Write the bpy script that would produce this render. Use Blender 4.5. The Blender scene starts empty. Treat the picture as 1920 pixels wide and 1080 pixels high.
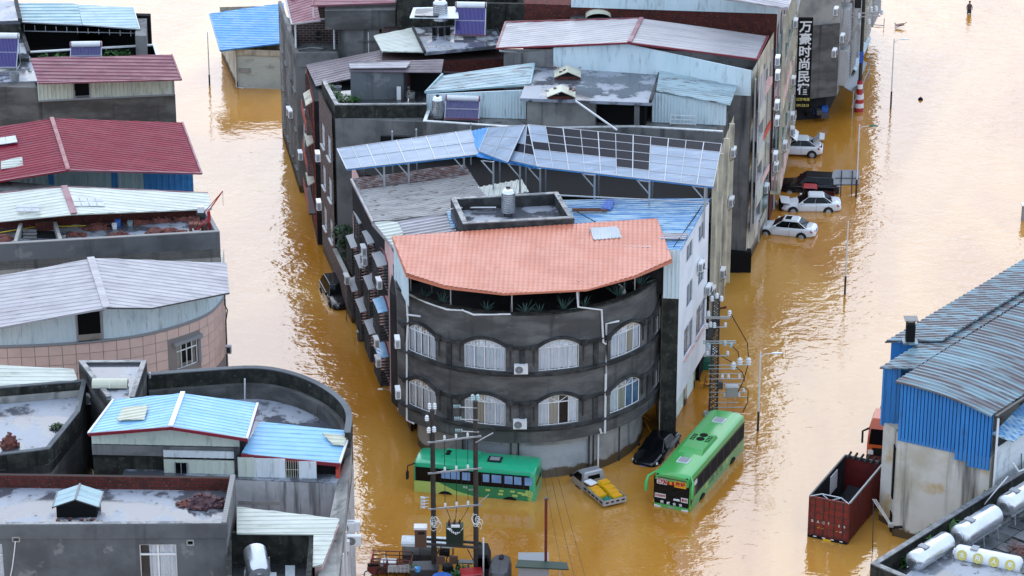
import bpy, bmesh, math, random
from mathutils import Vector as V, Matrix
random.seed(7)
SC = bpy.context.scene
COL = SC.collection
R = math.radians
# ---------------------------------------------------------------- camera, world, sun, exposure
TILT, FPX, DIST = R(22.5), 5500.0, 211.0
CAM = V((0, -DIST*math.cos(TILT), DIST*math.sin(TILT)))
cd = bpy.data.cameras.new('drone_camera'); cam = bpy.data.objects.new('drone_camera', cd); COL.objects.link(cam)
cam.location = CAM; cam.rotation_euler = (math.pi/2-TILT, 0, 0)
cd.sensor_width = 36; cd.lens = 36*FPX/1920; cd.clip_start = 1; cd.clip_end = 6000
SC.camera = cam
SUN_EL, SUN_AZ = R(40), R(-5)          # azimuth measured from +y towards +x
w = bpy.data.worlds.new('World'); SC.world = w; w.use_nodes = True
nt = w.node_tree; bg = nt.nodes['Background']
sk = nt.nodes.new('ShaderNodeTexSky'); sk.sky_type = 'NISHITA'; sk.sun_disc = False
sk.sun_elevation = SUN_EL; sk.sun_rotation = SUN_AZ; sk.air_density = 1.0; sk.dust_density = 2.2; sk.ozone_density = 1.0
hs = nt.nodes.new('ShaderNodeHueSaturation'); hs.inputs['Saturation'].default_value = 0.6
cl = nt.nodes.new('ShaderNodeMix'); cl.data_type = 'RGBA'; cl.inputs[0].default_value = 0.72     # an even cloud layer over the clear sky
cl.inputs[7].default_value = (9.3, 9.9, 10.7, 1)
nt.links.new(sk.outputs[0], hs.inputs['Color']); nt.links.new(hs.outputs[0], cl.inputs[6]); 
tn = nt.nodes.new('ShaderNodeMix'); tn.data_type = 'RGBA'; tn.blend_type = 'MULTIPLY'; tn.inputs[0].default_value = 1.0; tn.inputs[7].default_value = (.85, .98, 1.18, 1)   # cool daylight balance
nt.links.new(cl.outputs[2], tn.inputs[6]); nt.links.new(tn.outputs[2], bg.inputs[0])
bg.inputs[1].default_value = 0.13
sd = bpy.data.lights.new('sun', 'SUN'); sun = bpy.data.objects.new('sun', sd); COL.objects.link(sun)
sd.energy = 0.6; sd.angle = R(60); sd.color = (1, .96, .9)
sv = V((math.sin(SUN_AZ)*math.cos(SUN_EL), math.cos(SUN_AZ)*math.cos(SUN_EL), math.sin(SUN_EL)))
sun.rotation_euler = sv.to_track_quat('Z', 'Y').to_euler()
SC.view_settings.view_transform = 'Standard'; SC.view_settings.look = 'None'
SC.view_settings.exposure = 0.38; SC.view_settings.gamma = 1.0; SC.view_settings.use_curve_mapping = False
SC.render.engine = 'CYCLES'; SC.cycles.max_bounces = 6; SC.cycles.transparent_max_bounces = 8; SC.cycles.use_denoising = True

# ---------------------------------------------------------------- surveying: photograph rows/columns to metres
FW = V((0, math.cos(TILT), -math.sin(TILT))); UP = V((0, math.sin(TILT), math.cos(TILT)))
def ray(px, py): return FW*FPX + V((px-960, 0, 0)) + UP*(540-py)
def at(px, py, z=0.0):
    d = ray(px, py); return CAM + d*((z-CAM.z)/d.z)
def onw(px, py, A, B, off=0.0):
    """the point of the upright plane through A and B (moved off metres to its right-hand side) seen at px, py"""
    A, B = V((A[0], A[1], 0)), V((B[0], B[1], 0)); n = V((B.y-A.y, A.x-B.x, 0)).normalized()
    d = ray(px, py); return CAM + d*(((A+n*off)-CAM).dot(n)/d.dot(n))
def oncyl(px, py, c, r):
    """the near point of the upright cylinder seen at px, py"""
    d = ray(px, py); ox, oy = CAM.x-c[0], CAM.y-c[1]
    a = d.x*d.x+d.y*d.y; b = 2*(ox*d.x+oy*d.y); k = ox*ox+oy*oy-r*r; D = max(b*b-4*a*k, 0)
    return CAM + d*((-b-math.sqrt(D))/(2*a))
def xy(p): return (p[0], p[1])
def zset(p, z): return V((p[0], p[1], z))

# ---------------------------------------------------------------- mesh builder
LOC = {}
class G:
    def __init__(s): s.v = []; s.f = []
    def pt(s, p): s.v.append(V(p)); return len(s.v)-1
    def poly(s, pts): s.f.append([s.pt(p) for p in pts]); return s
    def box(s, c, size, rz=0.0, M3=None):
        c = V(c); hx, hy, hz = [k/2 for k in size]
        Rm = M3 if M3 else Matrix.Rotation(rz, 3, 'Z')
        i = len(s.v)
        for x, y, z in ((-hx,-hy,-hz),(hx,-hy,-hz),(hx,hy,-hz),(-hx,hy,-hz),(-hx,-hy,hz),(hx,-hy,hz),(hx,hy,hz),(-hx,hy,hz)):
            s.v.append(c + Rm @ V((x, y, z)))
        for q in ((3,2,1,0),(4,5,6,7),(0,1,5,4),(1,2,6,5),(2,3,7,6),(3,0,4,7)): s.f.append([i+k for k in q])
        return s
    def bar(s, a, b, w, h, up=(0, 0, 1)):
        a, b = V(a), V(b); d = (b-a); L = d.length
        if L < 1e-6: return s
        d.normalize(); u = V(up); x = d.cross(u)
        if x.length < 1e-4: x = V((1, 0, 0))
        x.normalize(); y = x.cross(d)
        return s.box((a+b)/2, (w, L, h), M3=Matrix((x, d, y)).transposed())
    def prism(s, pts, z0, z1, top=True, bot=False):
        n = len(pts); i = len(s.v)
        zz1 = z1 if isinstance(z1, (list, tuple)) else [z1]*n
        for p in pts: s.v.append(V((p[0], p[1], z0)))
        for p, z in zip(pts, zz1): s.v.append(V((p[0], p[1], z)))
        for k in range(n): s.f.append([i+k, i+(k+1) % n, i+n+(k+1) % n, i+n+k])
        if top: s.f.append([i+n+k for k in range(n)])
        if bot: s.f.append([i+k for k in range(n)][::-1])
        return s
    def slab(s, pts, th):
        """a flat or tilted plate: 3-D outline pts, th thick downwards"""
        n = len(pts); i = len(s.v)
        for p in pts: s.v.append(V(p))
        for p in pts: s.v.append(V(p)-V((0, 0, th)))
        s.f.append([i+k for k in range(n)]); s.f.append([i+n+k for k in range(n)][::-1])
        for k in range(n): s.f.append([i+k, i+(k+1) % n, i+n+(k+1) % n, i+n+k])
        return s
    def tube(s, pts, r, n=6, cap=True):
        pts = [V(p) for p in pts]; m = len(pts); i = len(s.v); rr = r if isinstance(r, (list, tuple)) else [r]*m
        ref = None
        for k, p in enumerate(pts):
            d = (pts[min(k+1, m-1)]-pts[max(k-1, 0)])
            d = d.normalized() if d.length > 1e-9 else V((0, 0, 1))
            if ref is None or abs(ref.dot(d)) > .98: ref = V((0, 0, 1)) if abs(d.z) < .9 else V((1, 0, 0))
            x = d.cross(ref).normalized(); y = d.cross(x); ref = -y if False else ref
            for q in range(n):
                a = 2*math.pi*q/n; s.v.append(p + (x*math.cos(a)+y*math.sin(a))*rr[k])
        for k in range(m-1):
            for q in range(n):
                s.f.append([i+k*n+q, i+k*n+(q+1) % n, i+(k+1)*n+(q+1) % n, i+(k+1)*n+q])
        if cap: s.f.append([i+q for q in range(n)]); s.f.append([i+(m-1)*n+q for q in range(n)][::-1])
        return s
    def lathe(s, prof, c=(0, 0, 0), n=16, axis='z', dirv=None):
        """prof: (radius, height) pairs turned about an axis through c"""
        c = V(c); d = V(dirv).normalized() if dirv is not None else V((0, 0, 1))
        x = d.cross(V((0, 0, 1)) if abs(d.z) < .9 else V((1, 0, 0))).normalized(); y = d.cross(x); i = len(s.v); m = len(prof)
        for r_, h in prof:
            for q in range(n):
                a = 2*math.pi*q/n; s.v.append(c + d*h + (x*math.cos(a)+y*math.sin(a))*r_)
        for k in range(m-1):
            for q in range(n): s.f.append([i+k*n+q, i+k*n+(q+1) % n, i+(k+1)*n+(q+1) % n, i+(k+1)*n+q])
        s.f.append([i+q for q in range(n)]); s.f.append([i+(m-1)*n+q for q in range(n)][::-1])
        return s
    def loft(s, rings, closed=True, cap=True):
        i = len(s.v); n = len(rings[0])
        for r_ in rings:
            for p in r_: s.v.append(V(p))
        for k in range(len(rings)-1):
            for q in range(n if closed else n-1):
                s.f.append([i+k*n+q, i+k*n+(q+1) % n, i+(k+1)*n+(q+1) % n, i+(k+1)*n+q])
        if cap: s.f.append([i+q for q in range(n)]); s.f.append([i+(len(rings)-1)*n+q for q in range(n)][::-1])
        return s
    def strip(s, pts, th, z0, z1, closed=False):
        """an upright wall along the plan line pts, th thick to the left of its direction"""
        p = [V((q[0], q[1])) for q in pts]; n = len(p); inn = []
        for k in range(n):
            a = p[k-1] if (k > 0 or closed) else None; b = p[(k+1) % n] if (k < n-1 or closed) else None
            ds = []
            if a is not None: ds.append((p[k]-a).normalized())
            if b is not None: ds.append((b-p[k]).normalized())
            d = sum(ds, V((0, 0))); d = d.normalized() if d.length > 1e-6 else ds[0]
            nn = V((-d.y, d.x)); c = nn.dot(V((-ds[0].y, ds[0].x))); inn.append(p[k]+nn*(th/max(c, .35)))
        i = len(s.v); z1s = z1 if isinstance(z1, (list, tuple)) else [z1]*n
        for k in range(n):
            s.v += [V((*p[k], z0)), V((*p[k], z1s[k])), V((*inn[k], z1s[k])), V((*inn[k], z0))]
        for k in range(n if closed else n-1):
            a, b = i+4*k, i+4*((k+1) % n)
            s.f += [[a, b, b+1, a+1], [a+1, b+1, b+2, a+2], [a+2, b+2, b+3, a+3]]
        if not closed:
            s.f += [[i, i+1, i+2, i+3], [i+4*(n-1)+k for k in (3, 2, 1, 0)]]
        return s
    def sheet(s, poly, rdir, pitch=.4, h=.05, th=.05, sine=False, steps=0):
        """corrugated sheeting over a convex outline: ribs run along rdir"""
        poly = [V(p) for p in poly]; n = V((0, 0, 0)); c = sum(poly, V((0, 0, 0)))/len(poly)
        for k in range(len(poly)): n += (poly[k]-c).cross(poly[(k+1) % len(poly)]-c)
        n.normalize()
        if n.z < -1e-6 or (abs(n.z) <= 1e-6 and n.y > 0): n = -n
        u = V(rdir); u = (u-n*u.dot(n)).normalized(); v = n.cross(u)
        pl = [((p-c).dot(u), (p-c).dot(v)) for p in poly]
        v0, v1 = min(q[1] for q in pl), max(q[1] for q in pl)
        nr = max(1, round((v1-v0)/pitch)); pt_ = (v1-v0)/nr
        prof = [(0, 0), (.25, .7), (.5, 1), (.75, .7)] if sine else [(0, 0), (.5, 0), (.62, 1), (.88, 1)]
        st = [(v0+(k+a)*pt_, b*h) for k in range(nr) for a, b in prof]+[(v1, 0)]
        def rng(vv):
            us = []
            for k in range(len(pl)):
                (ua, va), (ub, vb) = pl[k], pl[(k+1) % len(pl)]
                if abs(vb-va) < 1e-9: continue
                t = (vv-va)/(vb-va)
                if -1e-6 <= t <= 1+1e-6: us.append(ua+(ub-ua)*t)
            return (min(us), max(us)) if us else None
        prev = None
        for vv, hh in st:
            r_ = rng(min(max(vv, v0+1e-4), v1-1e-4))
            if r_ is None: continue
            k = max(1, steps); row = []
            if steps:
                ua, ub = r_; q0 = math.floor(ua/steps); grid = [ua]+[x*steps for x in range(q0+1, math.floor(ub/steps)+1)]+[ub]
                full = [x*steps for x in range(-40, 41)]
                for x in full:
                    for dx, dh in ((-.001, 0.0), (.001, .035)):
                        q = min(max(x+dx, ua), ub); row.append(s.pt(c+u*q+v*vv+n*(hh+dh*.22)))
            else: row = [s.pt(c+u*q+v*vv+n*hh) for q in r_]
            if prev:
                for q in range(len(row)-1): s.f.append([prev[q], prev[q+1], row[q+1], row[q]])
            prev = row
        i = len(s.v); m = len(pl)
        for ua, va in pl: s.v.append(c+u*ua+v*va+n*.002)
        for ua, va in pl: s.v.append(c+u*ua+v*va-n*th)
        s.f.append([i+m+k for k in range(m)][::-1])
        for k in range(m): s.f.append([i+k, i+(k+1) % m, i+m+(k+1) % m, i+m+k])
        return s
    def wall(s, mp, U, z0, z1, holes=(), th=.25, du=None):
        """a wall face laid out by mp(u, d, z) with openings (u0, u1, za, zb) and their reveals, th deep"""
        us = {0.0, U}; zs = {z0, z1}
        for a, b, c, d in holes: us |= {a, b}; zs |= {c, d}
        if du:
            k = 1
            while k*du < U: us.add(k*du); k += 1
        us = sorted(us); zs = sorted(zs)
        us = [x for k, x in enumerate(us) if k == 0 or x-us[k-1] > 1e-4]
        for ua, ub in zip(us, us[1:]):
            for za, zb in zip(zs, zs[1:]):
                um, zm = (ua+ub)/2, (za+zb)/2
                if any(a < um < b and c < zm < d for a, b, c, d in holes): continue
                s.poly([mp(ua, 0, za), mp(ub, 0, za), mp(ub, 0, zb), mp(ua, 0, zb)])
        for a, b, c, d in holes:
            seg = [x for x in us if a-1e-6 <= x <= b+1e-6]
            for x, y in zip(seg, seg[1:]):
                s.poly([mp(x, 0, c), mp(y, 0, c), mp(y, th, c), mp(x, th, c)])
                s.poly([mp(x, 0, d), mp(y, 0, d), mp(y, th, d), mp(x, th, d)])
            s.poly([mp(a, 0, c), mp(a, 0, d), mp(a, th, d), mp(a, th, c)])
            s.poly([mp(b, 0, c), mp(b, 0, d), mp(b, th, d), mp(b, th, c)])
        return s
    def mesh(s, name, mat, off=None, smooth=None):
        me = bpy.data.meshes.new(name)
        o_ = off if off is not None else V((0, 0, 0))
        me.from_pydata([tuple(p-o_) for p in s.v], [], s.f)
        if mat: me.materials.append(MATS[mat] if isinstance(mat, str) else mat)
        if smooth:
            me.shade_smooth(); me.set_sharp_from_angle(angle=R(smooth))
        me.update(); return me
    def o(s, name, mat, parent=None, local=False, smooth=None, **pr):
        off = V((0, 0, 0))
        if parent is not None and not local: off = LOC[parent.name]
        if parent is None and pr.get('loc') is not None: off = V(pr['loc'])
        ob = bpy.data.objects.new(name, s.mesh(name, mat, off, smooth)); COL.objects.link(ob)
        if parent is not None:
            ob.parent = parent; LOC[ob.name] = LOC[parent.name] if not local else V((0, 0, 0))
        else:
            ob.location = off; LOC[ob.name] = V(off)
        for k, v_ in pr.items():
            if k != 'loc' and v_ is not None: ob[k] = v_
        return ob
def thing(name, label, cat, loc=(0, 0, 0), rz=0.0, group=None):
    o = bpy.data.objects.new(name, None); COL.objects.link(o); o.empty_display_size = .3
    o.location = V(loc); o.rotation_euler = (0, 0, rz); LOC[o.name] = V(loc)
    o['label'] = label; o['category'] = cat
    if group: o['group'] = group
    return o
KIDS = {}
def tree(o):
    return [c for c in bpy.data.objects if c.parent == o]
def dup(root, loc, rz=None, label=None, group=None, scale=None):
    def cp(o, par):
        c = o.copy(); COL.objects.link(c); c.parent = par
        for ch in CH.get(o, ()): cp(ch, c)
        return c
    global CH
    CH = {}
    stack = list(root.children)
    def fill(o):
        CH[o] = list(o.children)
        for q in CH[o]: fill(q)
    fill(root)
    r = cp(root, None); r.location = V(loc)
    if rz is not None: r.rotation_euler = (0, 0, rz)
    if scale: r.scale = scale if isinstance(scale, tuple) else (scale,)*3
    if label: r['label'] = label
    if group: r['group'] = group
    LOC[r.name] = V(loc)
    return r
def copies(ob, pts, parent=None):
    """mesh-sharing copies of one piece under the same parent, moved by pts"""
    for p in pts:
        c = ob.copy(); COL.objects.link(c); c.parent = ob.parent; c.location = ob.location + V(p)
def text(s, size, M4, mat, name, parent, ext=.004, local=False, bold=0.0, sx=1.0, **pr):
    cu = bpy.data.curves.new('t', 'FONT'); cu.body = s; cu.size = size; cu.align_x = 'CENTER'; cu.align_y = 'CENTER'
    cu.extrude = ext; cu.offset = bold; cu.resolution_u = 2; cu.space_line = 1.0
    to = bpy.data.objects.new('t', cu); COL.objects.link(to)
    bpy.context.view_layer.update()
    me = bpy.data.meshes.new_from_object(to.evaluated_get(bpy.context.evaluated_depsgraph_get()))
    bpy.data.objects.remove(to); bpy.data.curves.remove(cu)
    me.transform(Matrix.Diagonal((sx, 1, 1, 1))); me.transform(M4)
    if not local and parent is not None: me.transform(Matrix.Translation(-LOC[parent.name]))
    me.materials.clear(); me.materials.append(MATS[mat])
    o = bpy.data.objects.new(name, me); COL.objects.link(o)
    if parent is not None: o.parent = parent; LOC[o.name] = LOC[parent.name] if not local else V((0, 0, 0))
    for k, v_ in pr.items(): o[k] = v_
    return o
def frame4(o, x, y):
    """4x4 placing text on a plane: origin o, reading direction x, up y"""
    x = V(x).normalized(); n = x.cross(V(y)).normalized(); y = n.cross(x)
    m = Matrix((x, y, n)).transposed().to_4x4(); m.translation = V(o); return m
def flat(A, B):
    """wall mapping for a straight wall from A to B; d goes inwards (left of A->B)"""
    A, B = V((A[0], A[1])), V((B[0], B[1])); d = (B-A); L = d.length; d.normalize(); n = V((-d.y, d.x))
    return (lambda u, dd, z: V((*(A+d*u+n*dd), z))), L
def arc(c, r, a0, a1):
    """wall mapping round an arc (angles in radians), d goes towards the centre"""
    L = abs(a1-a0)*r; s = 1 if a1 > a0 else -1
    return (lambda u, dd, z: V((c[0]+(r-dd)*math.cos(a0+s*u/r), c[1]+(r-dd)*math.sin(a0+s*u/r), z))), L

# ---------------------------------------------------------------- materials
MATS = {}
def M(name, col, col2=None, sc=.6, lo=.4, hi=.65, rough=.6, rough2=None, bump=0.0, bsc=12, streak=None, ssc=2.0, slo=.5, shi=.7, met=0.0, spec=.5,
      ior=None, fine=None, fsc=14, flo=.5, fhi=.75, coat=0.0, tide=False, course=None, wsc=None, wet=None, stretch=None, rot=0.0, rlo=.45, rhi=.55, rand=0.0):
    m = bpy.data.materials.new(name); m.use_nodes = True; t = m.node_tree; b = t.nodes['Principled BSDF']; MATS[name] = m
    N = lambda k: t.nodes.new(k); Lk = t.links.new
    tc = N('ShaderNodeTexCoord').outputs['Object']
    if rand:
        oi = N('ShaderNodeObjectInfo'); vm = N('ShaderNodeVectorMath'); vm.operation = 'MULTIPLY_ADD'
        cx = N('ShaderNodeCombineXYZ'); Lk(oi.outputs['Random'], cx.inputs[0]); Lk(oi.outputs['Random'], cx.inputs[1])
        vm.inputs[1].default_value = (37, 53, 11); Lk(cx.outputs[0], vm.inputs[0]); Lk(tc, vm.inputs[2]); tc = vm.outputs[0]
    def noise(scale, det=5, st=None, off=0.0):
        mp = N('ShaderNodeMapping'); Lk(tc, mp.inputs[0]); mp.inputs['Location'].default_value = (off, off*.7, off*.3)
        if st and rot:
            mp.vector_type = 'TEXTURE'; mp.inputs['Rotation'].default_value = (0, 0, rot); mp.inputs['Scale'].default_value = tuple(1/q for q in st)
        elif st: mp.inputs['Scale'].default_value = st
        nz = N('ShaderNodeTexNoise'); nz.inputs['Scale'].default_value = scale; nz.inputs['Detail'].default_value = det; nz.inputs['Roughness'].default_value = .6
        Lk(mp.outputs[0], nz.inputs['Vector']); return nz.outputs['Fac']
    def rmp(x, a, c):
        r = N('ShaderNodeMapRange'); r.interpolation_type = 'SMOOTHSTEP'; r.inputs[1].default_value = a; r.inputs[2].default_value = c; Lk(x, r.inputs[0]); return r.outputs[0]
    def mix(f, a, c):
        x = N('ShaderNodeMix'); x.data_type = 'RGBA'; Lk(f, x.inputs[0])
        for sock, val in ((6, a), (7, c)):
            if isinstance(val, tuple): x.inputs[sock].default_value = (*val, 1)
            else: Lk(val, x.inputs[sock])
        return x.outputs[2]
    cur = col
    if col2: cur = mix(rmp(noise(sc, 6, stretch), lo, hi), cur, col2)
    if fine: cur = mix(rmp(noise(fsc, 3, stretch, 3.1), flo, fhi), cur, fine)
    if course:
        sp = N('ShaderNodeSeparateXYZ'); Lk(tc, sp.inputs[0]); ad = N('ShaderNodeMath'); Lk(sp.outputs[0], ad.inputs[0]); Lk(sp.outputs[1], ad.inputs[1]); cb = N('ShaderNodeCombineXYZ'); Lk(ad.outputs[0], cb.inputs[0]); Lk(sp.outputs[2], cb.inputs[1])
        bt = N('ShaderNodeTexBrick'); Lk(cb.outputs[0], bt.inputs['Vector']); bt.inputs['Scale'].default_value = 1.0; bt.inputs['Brick Width'].default_value = .5; bt.inputs['Row Height'].default_value = .2; bt.inputs['Mortar Size'].default_value = .03; bt.inputs['Mortar Smooth'].default_value = .3
        cur = mix(bt.outputs['Fac'], cur, course)
    if streak: cur = mix(rmp(noise(ssc, 4, (1, 1, .07), 5.3), slo, shi), cur, streak)
    if rand and not isinstance(cur, tuple):
        pass
    if tide:                                              # mud left by the flood on the foot of the walls
        ge = N('ShaderNodeNewGeometry'); sz = N('ShaderNodeSeparateXYZ'); Lk(ge.outputs['Position'], sz.inputs[0]); ma = N('ShaderNodeMath'); ma.operation = 'MULTIPLY_ADD'; Lk(noise(1.3, 4, None, 2.2), ma.inputs[0]); ma.inputs[1].default_value = -.9; Lk(sz.outputs[2], ma.inputs[2])
        cur = mix(rmp(ma.outputs[0], .25, .05), cur, (.1, .065, .03))
    if isinstance(cur, tuple): b.inputs['Base Color'].default_value = (*cur, 1)
    else: Lk(cur, b.inputs['Base Color'])
    if rough2 is not None:
        mr = N('ShaderNodeMapRange'); mr.interpolation_type = 'SMOOTHSTEP'; mr.inputs[1].default_value = rlo; mr.inputs[2].default_value = rhi
        mr.inputs[3].default_value = rough; mr.inputs[4].default_value = rough2
        wn = noise(wsc or sc, 6 if wet is not None else 4, None, 0.0 if wet is not None else 9.7); Lk(wn, mr.inputs[0]); Lk(mr.outputs[0], b.inputs['Roughness'])
        if wet is not None:
            m2 = N('ShaderNodeMapRange'); m2.interpolation_type = 'SMOOTHSTEP'; m2.inputs[1].default_value = rlo; m2.inputs[2].default_value = rhi
            m2.inputs[3].default_value = spec; m2.inputs[4].default_value = wet; Lk(wn, m2.inputs[0]); Lk(m2.outputs[0], b.inputs['Specular IOR Level'])
    else: b.inputs['Roughness'].default_value = rough
    b.inputs['Metallic'].default_value = met
    if wet is None: b.inputs['Specular IOR Level'].default_value = spec
    if ior: b.inputs['IOR'].default_value = ior
    if coat: b.inputs['Coat Weight'].default_value = coat; b.inputs['Coat Roughness'].default_value = .05
    if bump:
        bp = N('ShaderNodeBump'); bp.inputs['Strength'].default_value = bump; bp.inputs['Distance'].default_value = .05
        Lk(noise(bsc, 5, None, 1.7), bp.inputs['Height']); Lk(bp.outputs[0], b.inputs['Normal'])
    return m
def glass_mat():
    m = bpy.data.materials.new('window_glass'); m.use_nodes = True; t = m.node_tree; t.nodes.clear(); MATS['glass'] = m
    out = t.nodes.new('ShaderNodeOutputMaterial'); mx = t.nodes.new('ShaderNodeMixShader'); tr = t.nodes.new('ShaderNodeBsdfTransparent'); gl = t.nodes.new('ShaderNodeBsdfGlossy')
    tr.inputs[0].default_value = (.94, .96, .96, 1); gl.inputs['Roughness'].default_value = .03
    fr = t.nodes.new('ShaderNodeFresnel'); fr.inputs[0].default_value = 1.45
    t.links.new(fr.outputs[0], mx.inputs[0]); t.links.new(tr.outputs[0], mx.inputs[1]); t.links.new(gl.outputs[0], mx.inputs[2]); t.links.new(mx.outputs[0], out.inputs[0])
glass_mat()
M('conc_dark', (.075, .072, .068), (.155, .15, .14), tide=True, sc=.55, lo=.38, hi=.7, rough=.75, bump=.3, spec=.25, streak=(.018, .018, .018), ssc=1.0, slo=.55, shi=.8, fine=(.15, .145, .14), fsc=1.1, flo=.58, fhi=.8, stretch=(.7, .7, 1.8))
M('conc_mould', (.03, .03, .03), (.07, .069, .067), sc=1.2, rough=.8, spec=.25, bump=.2)
M('conc', (.21, .207, .198), (.125, .125, .12), tide=True, sc=.5, rough=.8, spec=.25, bump=.25, streak=(.045, .045, .045), ssc=1.3, slo=.52, shi=.75)
M('conc_gray', (.13, .14, .145), (.085, .09, .095), sc=.4, rough=.75, spec=.25, bump=.2, streak=(.05, .052, .055), ssc=.9, slo=.55, shi=.8, fine=(.2, .2, .2), fsc=.8, flo=.62, fhi=.7)
M('conc_light', (.36, .345, .31), (.22, .215, .2), tide=True, sc=.5, rough=.8, spec=.25, bump=.2, streak=(.08, .08, .075), ssc=1.2, slo=.55, shi=.75)
M('moss', (.02, .021, .018), (.05, .05, .04), tide=True, sc=1.5, rough=.85, spec=.25, bump=.4, fine=(.1, .1, .085), fsc=3, flo=.58, fhi=.75, streak=(.012, .012, .01), ssc=2, slo=.5, shi=.7)
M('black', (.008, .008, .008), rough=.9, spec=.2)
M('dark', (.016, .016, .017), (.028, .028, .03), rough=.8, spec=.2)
M('coping', (.2, .2, .2), (.12, .12, .12), sc=2, rough=.6, rough2=.2, wsc=1.5)
M('white_coping', (.7, .7, .68), (.5, .5, .48), sc=2, rough=.6)
M('wet_roof', (.09, .095, .11), (.3, .32, .36), sc=.45, lo=.46, hi=.56, rough=.12, rough2=.5, wsc=.45, rlo=.46, rhi=.56, spec=.5, wet=.3, ior=1.9, fine=(.05, .052, .055), fsc=1.7, flo=.6, fhi=.72, bump=.05, bsc=4)
M('wet_dark', (.03, .032, .034), (.05, .052, .055), sc=.7, rough=.04, rough2=.45, wsc=.6, spec=.6, ior=1.8, bump=.03, bsc=5)
M('brick', (.13, .024, .016), (.07, .016, .013), course=(.05, .03, .026), sc=2.2, rough=.8, spec=.25, bump=.5, bsc=20, fine=(.24, .1, .07), fsc=9, flo=.58, fhi=.7)
M('brick_brown', (.11, .06, .048), (.06, .036, .032), tide=True, course=(.2, .18, .17), sc=1.5, rough=.8, spec=.25, bump=.4, bsc=18, fine=(.2, .15, .13), fsc=8, flo=.6, fhi=.72)
M('mortar', (.3, .28, .26), rough=.9)
def metal(n, c, d, **k):
    a = dict(sc=.5, rough=.3, rough2=.45, wsc=.8, ior=1.5, stretch=(.35, 2.4, 1), bump=.03, bsc=2, fine=tuple(x*.55+.02 for x in c), fsc=2.2, flo=.52, fhi=.78); a.update(k); M(n, c, d, **a)
metal('teal_pale', (.3, .44, .47), (.25, .38, .4)); metal('teal_wall', (.64, .75, .77), (.56, .68, .7), stretch=(1.6, 1, .3), rough=.5)
metal('teal_roof', (.34, .44, .46), (.24, .31, .33), fine=(.14, .14, .14), fsc=1.5, flo=.5, fhi=.7, stretch=(.5, 2, 1))
metal('blue_bright', (.05, .27, .62), (.07, .31, .66)); metal('blue_wall', (.025, .2, .5), (.03, .23, .56), stretch=(1.6, 1, .3), rough=.45)
metal('blue_sky', (.25, .5, .72), (.2, .44, .66), ior=1.6); metal('blue_faded', (.1, .27, .5), (.4, .55, .62), sc=1.1, lo=.42, hi=.6, fine=(.06, .15, .33), fsc=2.2)
metal('red_roof', (.19, .008, .026), (.23, .014, .034), spec=.15, rough=.5); metal('maroon', (.26, .09, .11), (.2, .06, .08), fine=(.08, .04, .05), spec=.3); metal('red_trim', (.22, .015, .03), (.2, .02, .03))
metal('gray_roof', (.38, .355, .365), (.3, .275, .285), fine=(.2, .18, .18)); metal('pale_roof', (.4, .37, .37), (.33, .305, .305), fine=(.28, .25, .25))
metal('cream_roof', (.52, .54, .47), (.45, .47, .4), fine=(.3, .31, .25)); metal('teal_mid', (.42, .62, .64), (.35, .54, .57), rough=.5, stretch=(1.6, 1, .3)); metal('cream_wall', (.6, .65, .54), (.52, .58, .5), stretch=(1.6, 1, .3), rough=.5)
metal('white_panel', (.7, .74, .74), (.6, .66, .66), stretch=(1.6, 1, .3), rough=.45); metal('purple_roof', (.15, .115, .13), (.1, .075, .085), fine=(.28, .24, .25), flo=.62)
M('asbestos', (.42, .395, .37), (.31, .285, .27), sc=1.2, rough=.6, spec=.25, fine=(.12, .095, .09), fsc=3.2, flo=.54, fhi=.72, stretch=(.5, 1.6, 1), bump=.1)
M('rust_roof', (.14, .07, .06), (.28, .25, .24), sc=2, rough=.7, spec=.25, fine=(.06, .03, .025), fsc=4)
M('orange_tile', (.6, .21, .125), (.54, .18, .105), sc=.5, rough=.28, rough2=.4, wsc=.6, spec=.5, ior=1.5, fine=(.4, .12, .065), fsc=1.2, flo=.6, fhi=.85)
M('white', (.78, .78, .77), (.7, .7, .69), sc=1, rough=.4); M('white_wall', (.8, .81, .82), (.68, .71, .73), tide=True, sc=.5, rough=.6, streak=(.4, .42, .43), ssc=1.5, slo=.6, shi=.85)
M('pipe_white', (.75, .75, .73), rough=.35); M('shutter', (.36, .37, .36), (.3, .31, .3), tide=True, sc=1, rough=.5); M('plastic_grey', (.28, .29, .3), rough=.5)
M('pink_wall', (.72, .46, .42), (.6, .38, .35), tide=True, sc=.7, rough=.7, spec=.25, streak=(.28, .2, .19), slo=.6, shi=.85)
M('red_wall', (.5, .06, .03), (.4, .045, .025), tide=True, sc=.8, rough=.6); M('cream_facade', (.6, .55, .42), (.42, .38, .3), tide=True, sc=.7, rough=.7, spec=.25, streak=(.22, .2, .17), ssc=1.6)
M('grey_facade', (.48, .48, .47), (.36, .36, .355), tide=True, sc=.6, rough=.7, spec=.25, streak=(.16, .16, .16)); M('green_glass', (.02, .1, .09), (.03, .14, .12), rough=.15, spec=.8)
M('pink_tile', (.74, .53, .45), (.66, .47, .4), sc=.8, rough=.45, rand=1); M('grout', (.25, .22, .2), rough=.9)
M('steel', (.55, .56, .57), rough=.28, met=.9, bump=.03, bsc=3); M('stainless', (.7, .71, .72), (.64, .65, .67), sc=.8, rough=.2, rough2=.34, met=.85)
M('rust', (.12, .04, .02), (.07, .03, .02), sc=3, rough=.8); M('red_paint', (.45, .02, .025), (.35, .02, .025), rough=.35, coat=.3)
M('iron', (.04, .04, .042), rough=.5); M('galv', (.42, .44, .46), rough=.4, met=.5)
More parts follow.
